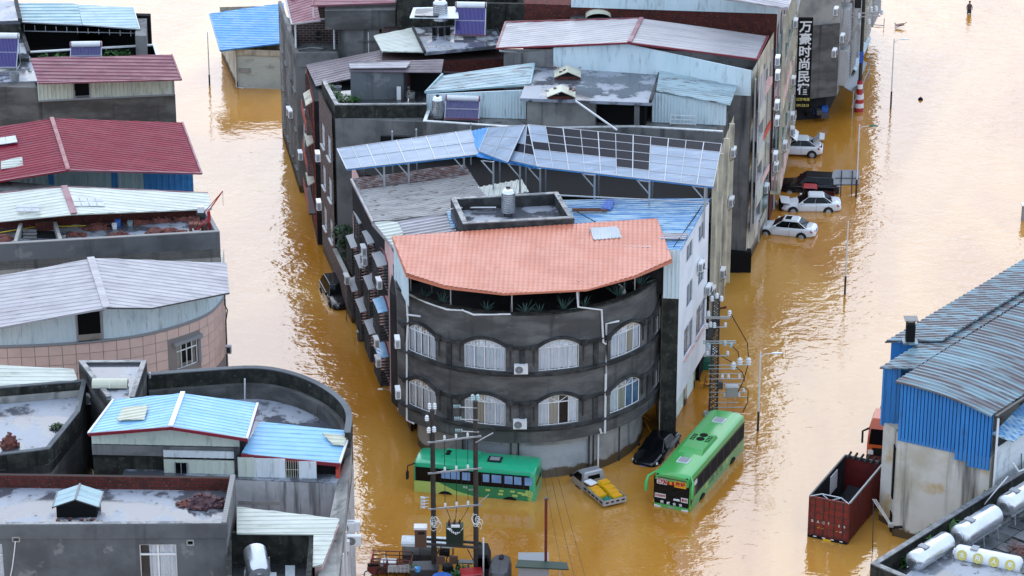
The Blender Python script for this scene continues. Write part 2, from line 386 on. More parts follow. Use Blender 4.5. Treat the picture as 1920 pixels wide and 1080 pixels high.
M('pv_painted_sky', (.29, .345, .42), (.23, .285, .355), sc=.5, rough=.2, rough2=.35, fine=(.4, .45, .52), fsc=1.5, stretch=(.4, 2.5, 1)); M('pv_painted_dark', (.006, .007, .014), (.012, .012, .02), sc=6, rough=.25, spec=.2); M('pv', (.008, .01, .022), (.012, .014, .03), sc=6, rough=.05, rough2=.2, wsc=.35, spec=.5, ior=1.75); M('alu', (.5, .51, .53), rough=.45, met=.3)  # canopy panels: sky glare and dark reflections put into the base colour
M('curtain', (.9, .91, .93), (.8, .83, .88), sc=1.5, rough=.8); M('curtain_blue', (.2, .34, .55), (.14, .25, .45), sc=1.5, rough=.8); M('curtain_cream', (.6, .55, .45), rough=.8)
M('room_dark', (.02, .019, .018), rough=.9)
M('leaf', (.03, .1, .02), (.06, .16, .035), sc=4, rough=.5, rand=1); M('leaf_dark', (.015, .045, .012), (.03, .075, .02), sc=4, rough=.5); M('aloe', (.07, .14, .12), (.04, .09, .07), sc=4, rough=.5)
M('soil', (.04, .03, .02), rough=.9); M('rubble', (.2, .06, .04), (.1, .045, .04), sc=3, rough=.85, rand=1); M('rubble_purple', (.07, .03, .04), (.11, .04, .035), sc=3, rough=.6, rand=1)
M('terracotta', (.3, .09, .05), rough=.7); M('wood', (.2, .12, .06), (.12, .07, .035), sc=3, rough=.6)
M('poly_panel', (.56, .55, .42), (.48, .46, .34), sc=1, rough=.4); M('sky_panel', (.5, .52, .53), (.4, .42, .43), rough=.35)
M('tube_violet', (.07, .055, .22), rough=.12, spec=.8); M('signal_black', (.006, .006, .006), rough=.5, spec=.15); M('char_white', (.8, .8, .78), rough=.5); M('char_yellow', (.6, .5, .12), rough=.5)
M('tyre', (.012, .012, .012), rough=.8); M('carglass', (.004, .005, .006), rough=.05, spec=.22)
M('car_white', (.74, .76, .77), rough=.25, coat=.6); M('car_black', (.006, .006, .008), rough=.18, spec=.4, coat=.3); M('car_silver', (.42, .42, .43), rough=.3, met=.4, coat=.5); M('lamp_red', (.35, .01, .015), rough=.2); M('lamp_clear', (.7, .72, .74), rough=.15)
M('bus_green', (.02, .42, .2), (.022, .38, .19), rough=.28, coat=.5); M('bus_mid', (.06, .4, .09), (.08, .36, .08), rough=.3, coat=.4); M('bus_lime', (.42, .55, .14), rough=.3, coat=.4); M('bus_dark', (.015, .2, .075), rough=.3, coat=.4)
M('yellow', (.75, .48, .01), (.66, .4, .01), rough=.45); M('amber', (.8, .35, .02), rough=.4); M('net_green', (.01, .12, .07), (.02, .2, .12), sc=12, rough=.7)
M('door_red', (.24, .022, .016), (.17, .018, .014), sc=1.5, rough=.45, fine=(.07, .02, .015), fsc=3); M('box_red', (.15, .014, .012), (.09, .012, .012), sc=1.5, rough=.5, fine=(.045, .015, .012), fsc=3); M('orange_red', (.55, .09, .02), rough=.35, coat=.4)
M('blue_tarp', (.03, .14, .5), rough=.4); M('plate_blue', (.02, .1, .45), rough=.4); M('skin', (.3, .18, .12), rough=.6); M('cloth_dark', (.02, .022, .03), rough=.9); M('cloth_grey', (.08, .07, .07), rough=.9)
M('porcelain', (.7, .7, .68), rough=.15); M('porc_blue', (.35, .5, .5), rough=.15); M('pole_conc', (.045, .036, .028), (.03, .025, .02), sc=2, rough=.8); M('trafo_green', (.02, .045, .03), rough=.5)
M('metal_dark', (.06, .062, .066), (.045, .047, .05), rough=.35, coat=.2); M('brown_metal', (.11, .055, .035), rough=.5); M('warehouse_roof', (.16, .245, .275), (.2, .3, .335), sc=.6, rough=.4, fine=(.11, .1, .105), fsc=1.1, flo=.44, fhi=.54, stretch=(.14, 2.4, 1), rot=R(-29), bump=.05)
M('paver', (.1, .105, .11), (.06, .063, .065), sc=.7, rough=.3, rough2=.6, wsc=.8, rand=1); M('patina', (.6, .58, .52), (.46, .42, .33), tide=True, sc=.35, rough=.8, spec=.25, fine=(.5, .36, .18), fsc=.55, flo=.52, fhi=.74, streak=(.07, .068, .06), ssc=.8, slo=.53, shi=.72)
M('floor_wood', (.14, .15, .15), (.07, .07, .07), sc=.8, rough=.1, rough2=.4, spec=1, ior=1.6)

# ---------------------------------------------------------------- flood water
def water():
    m = bpy.data.materials.new('flood_water'); m.use_nodes = True; t = m.node_tree; b = t.nodes['Principled BSDF']; N = lambda k: t.nodes.new(k); Lk = t.links.new; MATS['water'] = m
    tc = N('ShaderNodeTexCoord')
    def nz(scale, st, det=3, dist=0.0, rot=0.0):
        mp = N('ShaderNodeMapping'); mp.inputs['Scale'].default_value = st; mp.inputs['Rotation'].default_value = (0, 0, rot); Lk(tc.outputs['Object'], mp.inputs[0])
        n = N('ShaderNodeTexNoise'); n.inputs['Scale'].default_value = scale; n.inputs['Detail'].default_value = det; n.inputs['Distortion'].default_value = dist; Lk(mp.outputs[0], n.inputs['Vector']); return n.outputs['Fac']
    def mth(op, a, c):
        x = N('ShaderNodeMath'); x.operation = op
        for k, q in enumerate((a, c)):
            if isinstance(q, (int, float)): x.inputs[k].default_value = q
            else: Lk(q, x.inputs[k])
        return x.outputs[0]
    patch = nz(.045, (1, 1, 1), 4, .6)                       # calmer and choppier stretches of current
    mr = N('ShaderNodeMapRange'); mr.inputs[1].default_value = .35; mr.inputs[2].default_value = .7; mr.inputs[3].default_value = .35; mr.inputs[4].default_value = 1.25; Lk(patch, mr.inputs[0])
    h = mth('ADD', mth('MULTIPLY', nz(1.1, (.8, 1.0, 1), 2, .8, .5), 1.0), mth('MULTIPLY', nz(3.2, (.9, 1.0, 1), 2, .4, -.4), .3))
    h = mth('ADD', h, mth('MULTIPLY', nz(.25, (1, 1, 1), 2, .5), 1.6))
    bp = N('ShaderNodeBump'); bp.inputs['Distance'].default_value = .16; Lk(h, bp.inputs['Height']); Lk(mth('MULTIPLY', mr.outputs[0], .38), bp.inputs['Strength']); Lk(bp.outputs[0], b.inputs['Normal'])
    mx = N('ShaderNodeMix'); mx.data_type = 'RGBA'; r2 = N('ShaderNodeMapRange'); r2.inputs[1].default_value = .38; r2.inputs[2].default_value = .62; Lk(nz(.06, (1.6, .5, 1), 6, 1.5), r2.inputs[0]); Lk(r2.outputs[0], mx.inputs[0])
    mx.inputs[6].default_value = (.44, .18, .021, 1); mx.inputs[7].default_value = (.55, .268, .05, 1); Lk(mx.outputs[2], b.inputs['Base Color'])
    b.inputs['Roughness'].default_value = .06; b.inputs['IOR'].default_value = 2.0; b.inputs['Specular IOR Level'].default_value = .5
    g = G(); g.poly([(-1500, -600, 0), (1500, -600, 0), (1500, 3000, 0), (-1500, 3000, 0)])
    g.o('flood_water', 'water', kind='structure', label='muddy orange-brown flood water filling the streets')
    g = G(); g.poly([(-1600, -700, -2), (1600, -700, -2), (1600, 3100, -2), (-1600, 3100, -2)])
    g.o('ground', 'soil', kind='structure', label='drowned ground under the flood')
water()
# ================================================================ shared pieces: windows, air conditioners
def window(mp, u0, u1, z0, z1, par, ncol=2, tr=None, arch=0.0, fm='white', cur=('curtain',), d0=.1, bar=.06, name='window', deep=.5, sill=None, room=True):
    """framed window in an opening; panes and curtains are its own pieces. cur: one entry per column, None = no curtain"""
    g = G(); U = u1-u0
    def B(a, b, c, d, w=bar): g.bar(mp(a, d0, b), mp(c, d0, d), w, w)
    za = z1-arch
    cols = [u0+U*k/ncol for k in range(ncol+1)]
    B(u0, z0, u0, za); B(u1, z0, u1, za)
    for a, b in zip(cols, cols[1:]):
        B(a, z0, b, z0)
        if tr or arch: B(a, tr or za, b, tr or za)
        if not arch: B(a, z1, b, z1)
    for k, x in enumerate(cols[1:-1]):
        t = (x-u0)/U; zt = za+arch*(1-(2*t-1)**2) if arch else z1
        B(x, z0, x, zt, bar*1.0)
    if arch:
        pr = None
        for k in range(9):
            t = k/8; q = (u0+U*t, za+arch*(1-(2*t-1)**2))
            if pr: B(pr[0], pr[1], q[0], q[1])
            pr = q
        um = (u0+u1)/2
        B(um, za, u0+U*.27, za+arch*.72, bar*.7); B(um, za, u0+U*.73, za+arch*.72, bar*.7)
    f = g.o(name, fm, par)
    for a, b in zip(cols, cols[1:]):
        zt = tr or za
        G().poly([mp(a, d0+.02, z0), mp(b, d0+.02, z0), mp(b, d0+.02, zt), mp(a, d0+.02, zt)]).o('pane', 'glass', f)
    if tr and not arch:
        for a, b in zip(cols, cols[1:]): G().poly([mp(a, d0+.02, tr), mp(b, d0+.02, tr), mp(b, d0+.02, z1), mp(a, d0+.02, z1)]).o('pane', 'glass', f)
    if arch:
        p = [mp(u0, d0+.02, za)]+[mp(u0+U*k/10, d0+.02, za+arch*(1-(2*k/10-1)**2)) for k in range(1, 10)]+[mp(u1, d0+.02, za)]
        G().poly(p).o('pane', 'glass', f)
    n = len(cur)
    for k, c in enumerate(cur):
        if not c: continue
        a, b = u0+U*k/n, u0+U*(k+1)/n; gg = G(); pr = None; m = max(6, int((b-a)/.07))
        for q in range(m+1):
            uu = a+(b-a)*q/m; dd = d0+.08+.045*math.sin(q*1.9+k)+.02*math.sin(q*.7)
            ztop = z1 if not arch else za+arch*(1-(2*(uu-u0)/U-1)**2)
            row = (mp(uu, dd, z0+.04), mp(uu, dd, ztop-.03))
            if pr: gg.poly([pr[0], row[0], row[1], pr[1]])
            pr = row
        gg.o('curtain', c, f)
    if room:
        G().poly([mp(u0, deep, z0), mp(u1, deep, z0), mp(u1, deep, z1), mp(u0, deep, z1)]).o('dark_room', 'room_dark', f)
    if sill:
        g = G(); g.bar(mp(u0-.1, -.04, z0-.06), mp(u1+.1, -.04, z0-.06), .2, .1); g.o('sill', sill, f)
    return f
def spandrels(g, mp, u0, u1, za, z1):
    """close the corners above an arched opening"""
    U = u1-u0; ah = z1-za
    for a in range(10):
        t0, t1 = a/10, (a+1)/10; f = lambda t: za+ah*(1-(2*t-1)**2)
        g.poly([mp(u0+U*t0, 0, f(t0)), mp(u0+U*t1, 0, f(t1)), mp(u0+U*t1, 0, z1), mp(u0+U*t0, 0, z1)])
        g.poly([mp(u0+U*t0, 0, f(t0)), mp(u0+U*t1, 0, f(t1)), mp(u0+U*t1, .25, f(t1)), mp(u0+U*t0, .25, f(t0))])
AC0 = None
def acu(pos, rz, label, group='air conditioner units hung on the outside walls', ):
    """outdoor air conditioner: back at local y = 0, fan faces local -y"""
    global AC0
    if AC0 is None:
        t = thing('air_conditioner', label, 'air conditioner', pos, rz, group)
        G().box((0, -.2, 0), (.84, .32, .58)).o('casing', 'white', t, local=True)
        g = G(); 
        for r_ in (.23, .16, .09): g.tube([(-.12+r_*math.cos(a*.524), -.375, r_*math.sin(a*.524)) for a in range(13)], .012, 4)
        g.o('fan_grille', 'iron', t, local=True)
        G().lathe([(.24, 0), (.24, .012)], (-.12, -.357, 0), 14, dirv=(0, -1, 0)).o('fan_opening', 'plastic_grey', t, local=True)
        for s in (-1, 1): G().box((s*.422, -.2, -.02), (.012, .22, .44)).o('side_vent', 'plastic_grey', t, local=True)
        g = G()
        for s in (-.3, .3): g.bar((s, 0, -.32), (s, -.42, -.32), .04, .04); g.bar((s, 0, -.62), (s, -.36, -.33), .03, .03)
        g.o('bracket', 'iron', t, local=True)
        AC0 = t; return t
    return dup(AC0, pos, rz, label, group)
def acw(px, py, A, B, label, off=.03):
    """air conditioner on the upright wall A-B (outside on the right of A->B)"""
    p = onw(px, py, A, B, off); d = V((B[0]-A[0], B[1]-A[1])); n = V((d.y, -d.x))
    return acu(p, math.atan2(n.y, n.x)+math.pi/2, label)
def pipe(par, pts, r=.06, mat='pipe_white', name='downpipe', n=8, **k):
    return G().tube(pts, r, n).o(name, mat, par, smooth=40, **k)

# ================================================================ dark corner house with the orange roof
CC, CR = (.6, -22.3), 9.1
A0, A1 = R(212), R(357)
ct = thing('corner_house', 'curved dark concrete corner house under an orange tiled roof', 'house', (0.6, -24, 0))
mp, CL = arc(CC, CR, A0, A1)
uu = lambda deg: (R(deg)-A0)*CR
rows = [(7.5, 9.0, 9.48), (3.8, 5.3, 5.78)]
WD = [(219.5, 234.3), (247.3, 263.7), (276.5, 292.5), (307, 324), (337, 344.5)]
holes = [(uu(a), uu(b), z0, z2) for z0, z1, z2 in rows for a, b in WD]
g = G(); g.wall(mp, CL, 2.65, 11.2, holes, .28, .55)
for z0, z1, z2 in rows:
    for a, b in WD: spandrels(g, mp, uu(a), uu(b), z1, z2)
pa, pb = mp(0, 0, 0), mp(CL, 0, 0); LB = (-7.75, -21.0); RB = (9.72, -20.6)
mL, LL = flat(LB, pa); g.wall(mL, LL, 2.65, 11.2, [(1.2, 2.6, 7.4, 9.2), (1.2, 2.6, 3.7, 5.5), (3.9, 5.2, 7.4, 9.2), (3.9, 5.2, 3.7, 5.5)], .25)
g.wall(*flat(pb, RB), 2.65, 11.2)
g.poly([mp(u*CL/30, 0, 2.65) for u in range(31)]+[V((*RB, 2.65)), V((*LB, 2.65))])
g.o('wall', 'conc_dark', ct)
curs = [['curtain']*4, ['curtain']*4, ['curtain']*4, ['curtain', 'curtain', 'curtain_cream', 'curtain'], ['curtain'],
        ['curtain']*4, ['curtain', 'curtain_cream', 'curtain', 'curtain'], ['curtain', 'curtain_cream', None, 'curtain'], ['curtain', 'curtain_cream', 'curtain_blue', 'curtain_blue'], ['curtain']]
k = 0
for z0, z1, z2 in rows:
    for a, b in WD:
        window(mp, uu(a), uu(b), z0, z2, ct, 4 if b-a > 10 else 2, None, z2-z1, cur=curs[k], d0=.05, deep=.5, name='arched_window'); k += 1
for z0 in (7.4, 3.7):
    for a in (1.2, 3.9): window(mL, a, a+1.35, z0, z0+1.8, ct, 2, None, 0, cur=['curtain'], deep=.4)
AP = lambda r_, a, b, n=40: [(CC[0]+r_*math.cos(R(a+(b-a)*q/n)), CC[1]+r_*math.sin(R(a+(b-a)*q/n))) for q in range(n+1)]
for z0, z1, z2 in rows:
    g = G(); g.strip(AP(CR+.2, 212.5, 356.6), .35, z0-.22, z0-.07); g.strip(AP(CR+.11, 212.5, 356.6), .3, z0-.34, z0-.225); g.o('sill_ledge', 'conc_mould', ct)
    ends = [213.2]+[x for w_ in WD for x in w_]+[356.6]
    for q in range(0, len(ends), 2):
        a, b = ends[q], ends[q+1]
        if b-a > 1.5: g = G(); g.strip(AP(CR+.1, a+.5 if q else a, b-.5, 10), .2, z1-.05, z1+.1); g.strip(AP(CR+.17, a+1.4 if q else a, b-1.4, 10), .2, z1+.103, z1+.17); g.o('cornice', 'conc_mould', ct)
    for a, b in WD:
        pr = None; g2 = G()
        for q in range(13):
            t = q/12; aa = a-1.6+(b-a+3.2)*t; zz = z1+.06+(z2-z1+.12)*(1-(2*t-1)**2)
            p = V((CC[0]+(CR+.09)*math.cos(R(aa)), CC[1]+(CR+.09)*math.sin(R(aa)), zz))
            if pr is not None: g2.bar(pr, p, .26, .13)
            pr = p
        for aa in (a-1.9, b+1.9):
            c_, s_ = math.cos(R(aa)), math.sin(R(aa)); g2.box((CC[0]+(CR+.1)*c_, CC[1]+(CR+.1)*s_, z1+.1), (.3, .34, .34), rz=R(aa))
            g2.box((CC[0]+(CR+.03)*c_, CC[1]+(CR+.03)*s_, z1-.6), (.07, .07, 1.1), rz=R(aa))
        g2.o('arch_moulding', 'conc_mould', ct)
    for q in range(1, len(WD)):
        aa = (WD[q-1][1]+WD[q][0])/2; c_, s_ = math.cos(R(aa)), math.sin(R(aa))
        G().box((CC[0]+(CR+.05)*c_, CC[1]+(CR+.05)*s_, (z0+z1)/2-.06), (.13, .34, z1-z0-.06), rz=R(aa)).o('pilaster', 'conc_mould', ct)
g = G(); g.strip(AP(CR+.06, 212, 357), .42, 11.2, 11.3); g.strip([LB, AP(CR, 212, 213)[0]], .3, 11.2, 11.29); g.o('parapet_coping', 'moss', ct)
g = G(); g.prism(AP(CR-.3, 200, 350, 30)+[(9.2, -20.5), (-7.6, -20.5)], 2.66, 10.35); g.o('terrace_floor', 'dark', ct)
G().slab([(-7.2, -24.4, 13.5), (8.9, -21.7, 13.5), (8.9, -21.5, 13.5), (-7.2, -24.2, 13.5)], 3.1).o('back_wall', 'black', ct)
# ground floor
mb, BL = arc((1.0, -23.6), 7.45, R(200), R(350))
ub = lambda px, py=860: (math.atan2(*(lambda p: (p.y+23.6, p.x-1.0))(oncyl(px, py, (1.0, -23.6), 7.45))) % (2*math.pi)-R(200))*7.45
sh = [(ub(868), ub(958), -1, 2.3), (ub(972), ub(1104), -1, 2.3)]
g = G(); g.wall(mb, BL, -1.2, 2.66, sh, .22, .5); g.o('ground_floor_wall', 'conc_light', ct)
for a, b, c, d in sh:
    g = G(); n = 26; m = 10
    for q in range(n):
        z = c+(d-c)*q/n; z2 = c+(d-c)*(q+1)/n
        for r_ in range(m):
            x0, x1 = a+(b-a)*r_/m, a+(b-a)*(r_+1)/m
            g.poly([mb(x0, .1, z), mb(x1, .1, z), mb(x1, .13, z2-.03), mb(x0, .13, z2-.03)]); g.poly([mb(x0, .13, z2-.03), mb(x1, .13, z2-.03), mb(x1, .1, z2), mb(x0, .1, z2)])
    g.o('roller_shutter', 'plastic_grey' if a == sh[0][0] else 'shutter', ct)
g = G()
for px in (808, 868, 958, 972, 1104, 1112, 1160): g.bar(mb(ub(px), -.02, -1), mb(ub(px), -.02, 2.6), .1, .1)
g.o('door_jamb', 'conc_mould', ct)
g = G(); g.wall(mb, BL, -.5, .45, [(ub(868), ub(1108), -2, 3)], .02, .5); 
# white downpipes
Y = lambda px, py, o_=.1: oncyl(px, py, CC, CR+o_)
pipe(ct, [Y(762, 555), Y(765, 600), Y(763, 640), Y(763, 788), Y(776, 794)], .065)
pipe(ct, [Y(763, 590), Y(788, 593)], .06)
pipe(ct, [Y(762, 553, .05)+V((0, 0, .12)), Y(800, 570, .05)+V((0, 0, .1)), Y(838, 583, .05)+V((0, 0, .1)), Y(868, 583, .02)+V((0, 0, .05)), Y(888, 590), Y(958, 589), V((0, -31.15, 13.0))], .065)
pipe(ct, [V((3.9, -30.5, 13.0)), Y(1084, 579)+V((0, 0, .12)), Y(1128, 581), Y(1131, 642), Y(1136, 645)], .065)
pipe(ct, [Y(1160, 602), Y(1137, 607), Y(1136, 700), Y(1134, 812), Y(1127, 812), Y(1125, 804)], .075)
pipe(ct, [mb(ub(1120), -.08, 2.5), mb(ub(1120), -.08, -.5)], .06)
# orange roof
orf = [(735, 442, 14.0), (762, 515, 13.2), (835, 537, 13.02), (945, 549, 12.92), (1100, 541, 12.94), (1190, 517, 13.05), (1260, 488, 13.2), (1232, 410, 14.0)]
op = [at(*q) for q in orf]
og = G().sheet(op, (op[0]+op[7])/2*0+V((.04, 1, .1)), .3, .045, .09, sine=True, steps=.4)
oroof = og.o('tiled_roof', 'orange_tile', ct)
g = G(); 
for a, b in zip(op[:-1], op[1:]): g.bar(a-V((0, 0, .1)), b-V((0, 0, .1)), .06, .13)
g.o('fascia', 'orange_tile', oroof)
q = [at(1106, 433, 13.83), at(1158, 430, 13.83), at(1166, 451, 13.55), at(1113, 455, 13.55)]
G().sheet([p+V((0, 0, .2)) for p in q], (0.04, 1, .1), .22, .03, .03).o('skylight', 'sky_panel', oroof)
g = G()
for px, py in ((845, 560), (770, 530), (960, 585), (1085, 575), (1190, 552), (1232, 520)):
    p = Y(px, py, -.35); g.bar(zset(p, 10.4), zset(p, 13.05), .07, .07)
for x in (-5, -1, 3, 7): g.bar((x, -26, 10.4), (x, -26, 13.6), .07, .07)
g.bar((-6.2, -26, 13.5), (8.6, -26, 13.5), .08, .12)
g.o('roof_post', 'galv', ct)
tl = [zset(op[0], 11.1), zset(op[1], 11.1), op[1]-V((0, 0, .12)), op[0]-V((0, 0, .12))]
G().slab([p+V((.14, 0, 0)) for p in tl], .03).sheet([p+V((.1, .02, 0)) for p in tl], (0, 0, 1), .3, .025, .02).o('side_panel', 'teal_wall', ct)
# stair box behind the orange roof
bx = [at(845, 372, 14.35), at(868, 421, 14.35), at(1077, 410, 14.35), at(1046, 361, 14.35)]
bx = [xy(p) for p in bx]
sb = thing('stairwell_box', 'dark open-topped rooftop box with a shallow pool of rain inside', 'roof structure', (*bx[1], 10.4))
g = G(); g.strip(bx, .28, 12.2, 14.35, closed=True); g.o('wall', 'conc_mould', sb)
g = G(); g.prism(bx, 12.2, 13.6); g.o('wet_floor', 'wet_roof', sb)
g = G(); g.strip(bx, .32, 14.352, 14.42, closed=True); g.o('coping', 'coping', sb)
pipe(sb, [at(845, 392, 14.2), at(868, 389, 13.75), at(930, 389, 13.75)], .05)
acf = [mp(uu(269.7), 0, 7.75), mp(uu(269.3), 0, 4.05)]
acu(acf[0], R(0.2), 'white air conditioner on the dark curved front, upper of the middle two')
acu(acf[1], R(0), 'white air conditioner on the dark curved front, lower of the middle two')
acw(751, 640, LB, pa, 'white air conditioner on the left flank of the dark corner house, upper one', .05)
acw(752, 735, LB, pa, 'white air conditioner on the left flank of the dark corner house, lower one', .05)
# terrace plants behind the parapet
def aloe(p, s, label):
    t = thing('aloe_plant', label, 'plant', p, random.random()*6, 'spiky potted plants along the curved parapet')
    g = G()
    for k in range(13):
        a = k*2.4; e = R(25+random.random()*50); L = s*(.7+random.random()*.5)
        d = V((math.cos(a)*math.cos(e), math.sin(a)*math.cos(e), math.sin(e))); b = V((-math.sin(a), math.cos(a), 0))*.05*s
        g.poly([V((0, 0, .2))+b, V((0, 0, .2))-b, V((0, 0, .2))+d*L*.6-b*.7, V((0, 0, .2))+d*L-V((0, 0, .08*L)), V((0, 0, .2))+d*L*.6+b*.7])
    g.o('leaves', 'aloe', t, local=True)
    G().lathe([(.12, 0), (.17, .26)], (0, 0, -.02), 10).o('pot', 'terracotta', t, local=True)
for k, (px, py, s, w_) in enumerate([(795, 562, .8, 'leftmost of the row under the orange roof'), (830, 575, .9, 'second from the left under the orange roof'), (912, 585, .8, 'just left of the front downpipe'), (985, 583, 1.0, 'just right of the front downpipe'), (1012, 586, .7, 'lowest in the middle'), (1057, 575, 1.1, 'between the two white posts'), (1096, 571, .8, 'beside the white pipe box'), (1160, 566, 1.1, 'under the pale stone ornament'), (1200, 545, 1.0, 'near the right end of the parapet')]):
    p = oncyl(px, py, CC, CR-.62); aloe(zset(p, 10.9), s, 'grey-green spiky plant on the dark terrace, '+w_)
g = thing('stone_ornament', 'pale carved stone ornament among the terrace plants', 'ornament', zset(oncyl(1168, 555, CC, CR-.7), 10.9))
G().lathe([(.16, 0), (.1, .25), (.2, .4), (.14, .6), (.05, .75)], (0, 0, 0), 10).tube([(0, 0, .55), (-.1, 0, .8), (-.28, 0, .92)], .05, 6).o('carving', 'conc_light', g, local=True, smooth=50)
# steel tank on the stair box
def steel_tank(p, s, label, legs=.7, ty=''):
    t = thing('water_tank', label, 'water tank', p)
    prof = []
    for k in range(9): prof += [(.42, legs+k*.15), (.435, legs+k*.15+.05), (.435, legs+k*.15+.1)]
    prof += [(.42, legs+1.35), (.3, legs+1.5), (.16, legs+1.55), (.16, legs+1.62)]
    G().lathe([(r_*s, h) for r_, h in prof], n=20).o('tank', 'stainless', t, local=True, smooth=25)
    G().lathe([(.15*s, legs+1.622), (.15*s, legs+1.65)], n=14).o('lid', 'dark', t, local=True)
    g = G()
    for k in range(4): a = .8+k*1.571; g.bar((.3*s*math.cos(a), .3*s*math.sin(a), 0), (.38*s*math.cos(a), .38*s*math.sin(a), legs), .05, .05)
    g.tube([(.4*math.cos(x*.524), .4*math.sin(x*.524), legs) for x in range(13)], .03, 5); g.o('stand', 'iron', t, local=True)
    g = G()
    for k in range(8): g.tube([(.437*s*math.cos(x*.35), .437*s*math.sin(x*.35), legs+.13+k*.15) for x in range(19)], .014, 4)
    g.o('band', 'iron', t, local=True)
    return t
p = at(953, 405, 13.6); steel_tank(p, 1.0, 'ribbed steel water tank standing in the dark rooftop box', .3)

# ================================================================ white house right of the corner house
RU0, RU1 = (13.38, -14.28), (25.23, 38.51)               # upper facade line along the right-hand street
wA = xy(onw(1275, 462, RU0, RU1)); 
tW = thing('white_house', 'white house with a weathered blue roof beside the dark corner house', 'house', (8, -20, 0))
f0, f1 = at(1275, 463, 13.6), at(1330, 377, 13.6)
WB = [xy(f0), xy(f1)]
mW, WL = flat(*WB)
def hole(px0, px1, py0, py1):
    a = onw(px0, py1, *WB); b = onw(px1, py1, *WB); c = onw((px0+px1)/2, py0, *WB)
    d = V((WB[1][0]-WB[0][0], WB[1][1]-WB[0][1])).normalized(); o_ = V(WB[0])
    ua, ubb = (V((a.x, a.y))-o_).dot(d), (V((b.x, b.y))-o_).dot(d); zm = onw((px0+px1)/2, py1, *WB).z
    return (ua, ubb, zm, c.z)
wh = [hole(1287, 1298, 456, 487), hole(1310, 1320, 420, 450), hole(1287, 1298, 530, 572), hole(1309, 1319, 492, 532), hole(1282, 1298, 608, 660), hole(1305, 1321, 570, 622)]
g = G(); g.wall(mW, WL, 3.0, 13.55, wh, .2)
g.o('street_wall', 'white_wall', tW)
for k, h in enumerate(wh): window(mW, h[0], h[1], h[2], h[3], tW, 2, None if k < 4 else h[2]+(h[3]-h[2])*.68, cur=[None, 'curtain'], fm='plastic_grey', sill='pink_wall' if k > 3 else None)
fl = (8.9, -25.2)
flz = V(WB[0])+V((-1.2, -.05))
G().wall(*flat(V(WB[0])+V((-1.0, .12)), WB[0]), -1, 10.2).o('front_wall', 'moss', tW)
pz = [zset(V((*WB[0], 0))+V((-1.0, .12, 0)), 10.2), zset(V((*WB[0], 0)), 10.2), zset(V((*WB[0], 0)), 13.5), zset(V((*WB[0], 0))+V((-1.0, .12, 0)), 13.4)]
G().sheet([p+V((0, -.2, 0)) for p in pz], (0, 0, 1), .28, .03, .03).o('front_cladding', 'teal_wall', tW)
sb2 = V((-.75, .17)); G0 = [V(WB[0])+sb2, V(WB[1])+sb2]
g = G(); g.wall(*flat(*G0), -1.2, 3.0, [(1.0, 3.0, -1.2, 2.2), (3.6, 6.0, -1.2, 2.2), (6.6, 9, -1.2, 2.2)], .2)
g.poly([V((*WB[0], 3)), V((*WB[1], 3)), V((*G0[1], 3)), V((*G0[0], 3))]); g.wall(*flat(V(WB[0])+V((-1.05, .3)), G0[0]), -1.2, 3.0); g.wall(*flat(V(WB[0])+V((-1.0, 5.5)), V(WB[0])+V((-1.0, .12))), -1, 10.2)
g.o('ground_floor_wall', 'cream_facade', tW)
for a in ((1.0, 3.0), (3.6, 6.0), (6.6, 9)):
    m_ = flat(*G0)[0]; G().sheet([m_(a[0], .1, -1.1), m_(a[1], .1, -1.1), m_(a[1], .1, 2.2), m_(a[0], .1, 2.2)], V(G0[1]).to_3d()-V(G0[0]).to_3d(), .1, .02, .03).o('roller_shutter', 'cream_wall', tW)
br = [at(1048, 372, 13.7), at(1331, 376, 13.62), at(1277, 465, 13.62), at(1085, 459, 13.2)]
brf = G().sheet(br, (1, .0, 0), .34, .05, .06); brf = brf.o('sheet_roof', 'blue_faded', tW)
G().sheet([at(1137, 374, 13.82), at(1152, 374, 13.82), at(1146, 392, 13.77), at(1126, 392, 13.77)], (1, 0, 0), .3, .04, .02).o('roof_patch', 'blue_tarp', brf)
G().sheet([at(1072, 391, 13.72), at(1140, 391, 13.76), at(1138, 396, 13.74), at(1074, 396, 13.7)], (1, 0, 0), .3, .04, .02).o('roof_patch', 'rust', brf)
G().sheet([at(1232, 438, 13.68), at(1291, 438, 13.74), at(1285, 448, 13.72), at(1236, 448, 13.66)], (1, 0, 0), .3, .05, .02).o('roof_patch', 'gray_roof', brf)
pipe(brf, [at(1322, 378, 13.75), at(1263, 463, 13.7)], .03, 'dark', 'cable'); pipe(brf, [at(1082, 397, 13.8), at(1116, 416, 13.75)], .03, 'dark', 'cable')
G().prism([xy(br[0]+V((.2, 0, 0))), xy(br[3]+V((.2, .3, 0))), xy(br[2]+V((-.4, .4, 0))), xy(br[1]+V((-.4, 0, 0)))], 10.3, [13.5, 13.0, 13.3, 13.4], top=True).o('attic_wall', 'dark', tW)
acw(1324, 541, *WB, label='white air conditioner on the white house, beside its middle window')
acw(1310, 497, *WB, label='white air conditioner high on the white house near the cream facade')

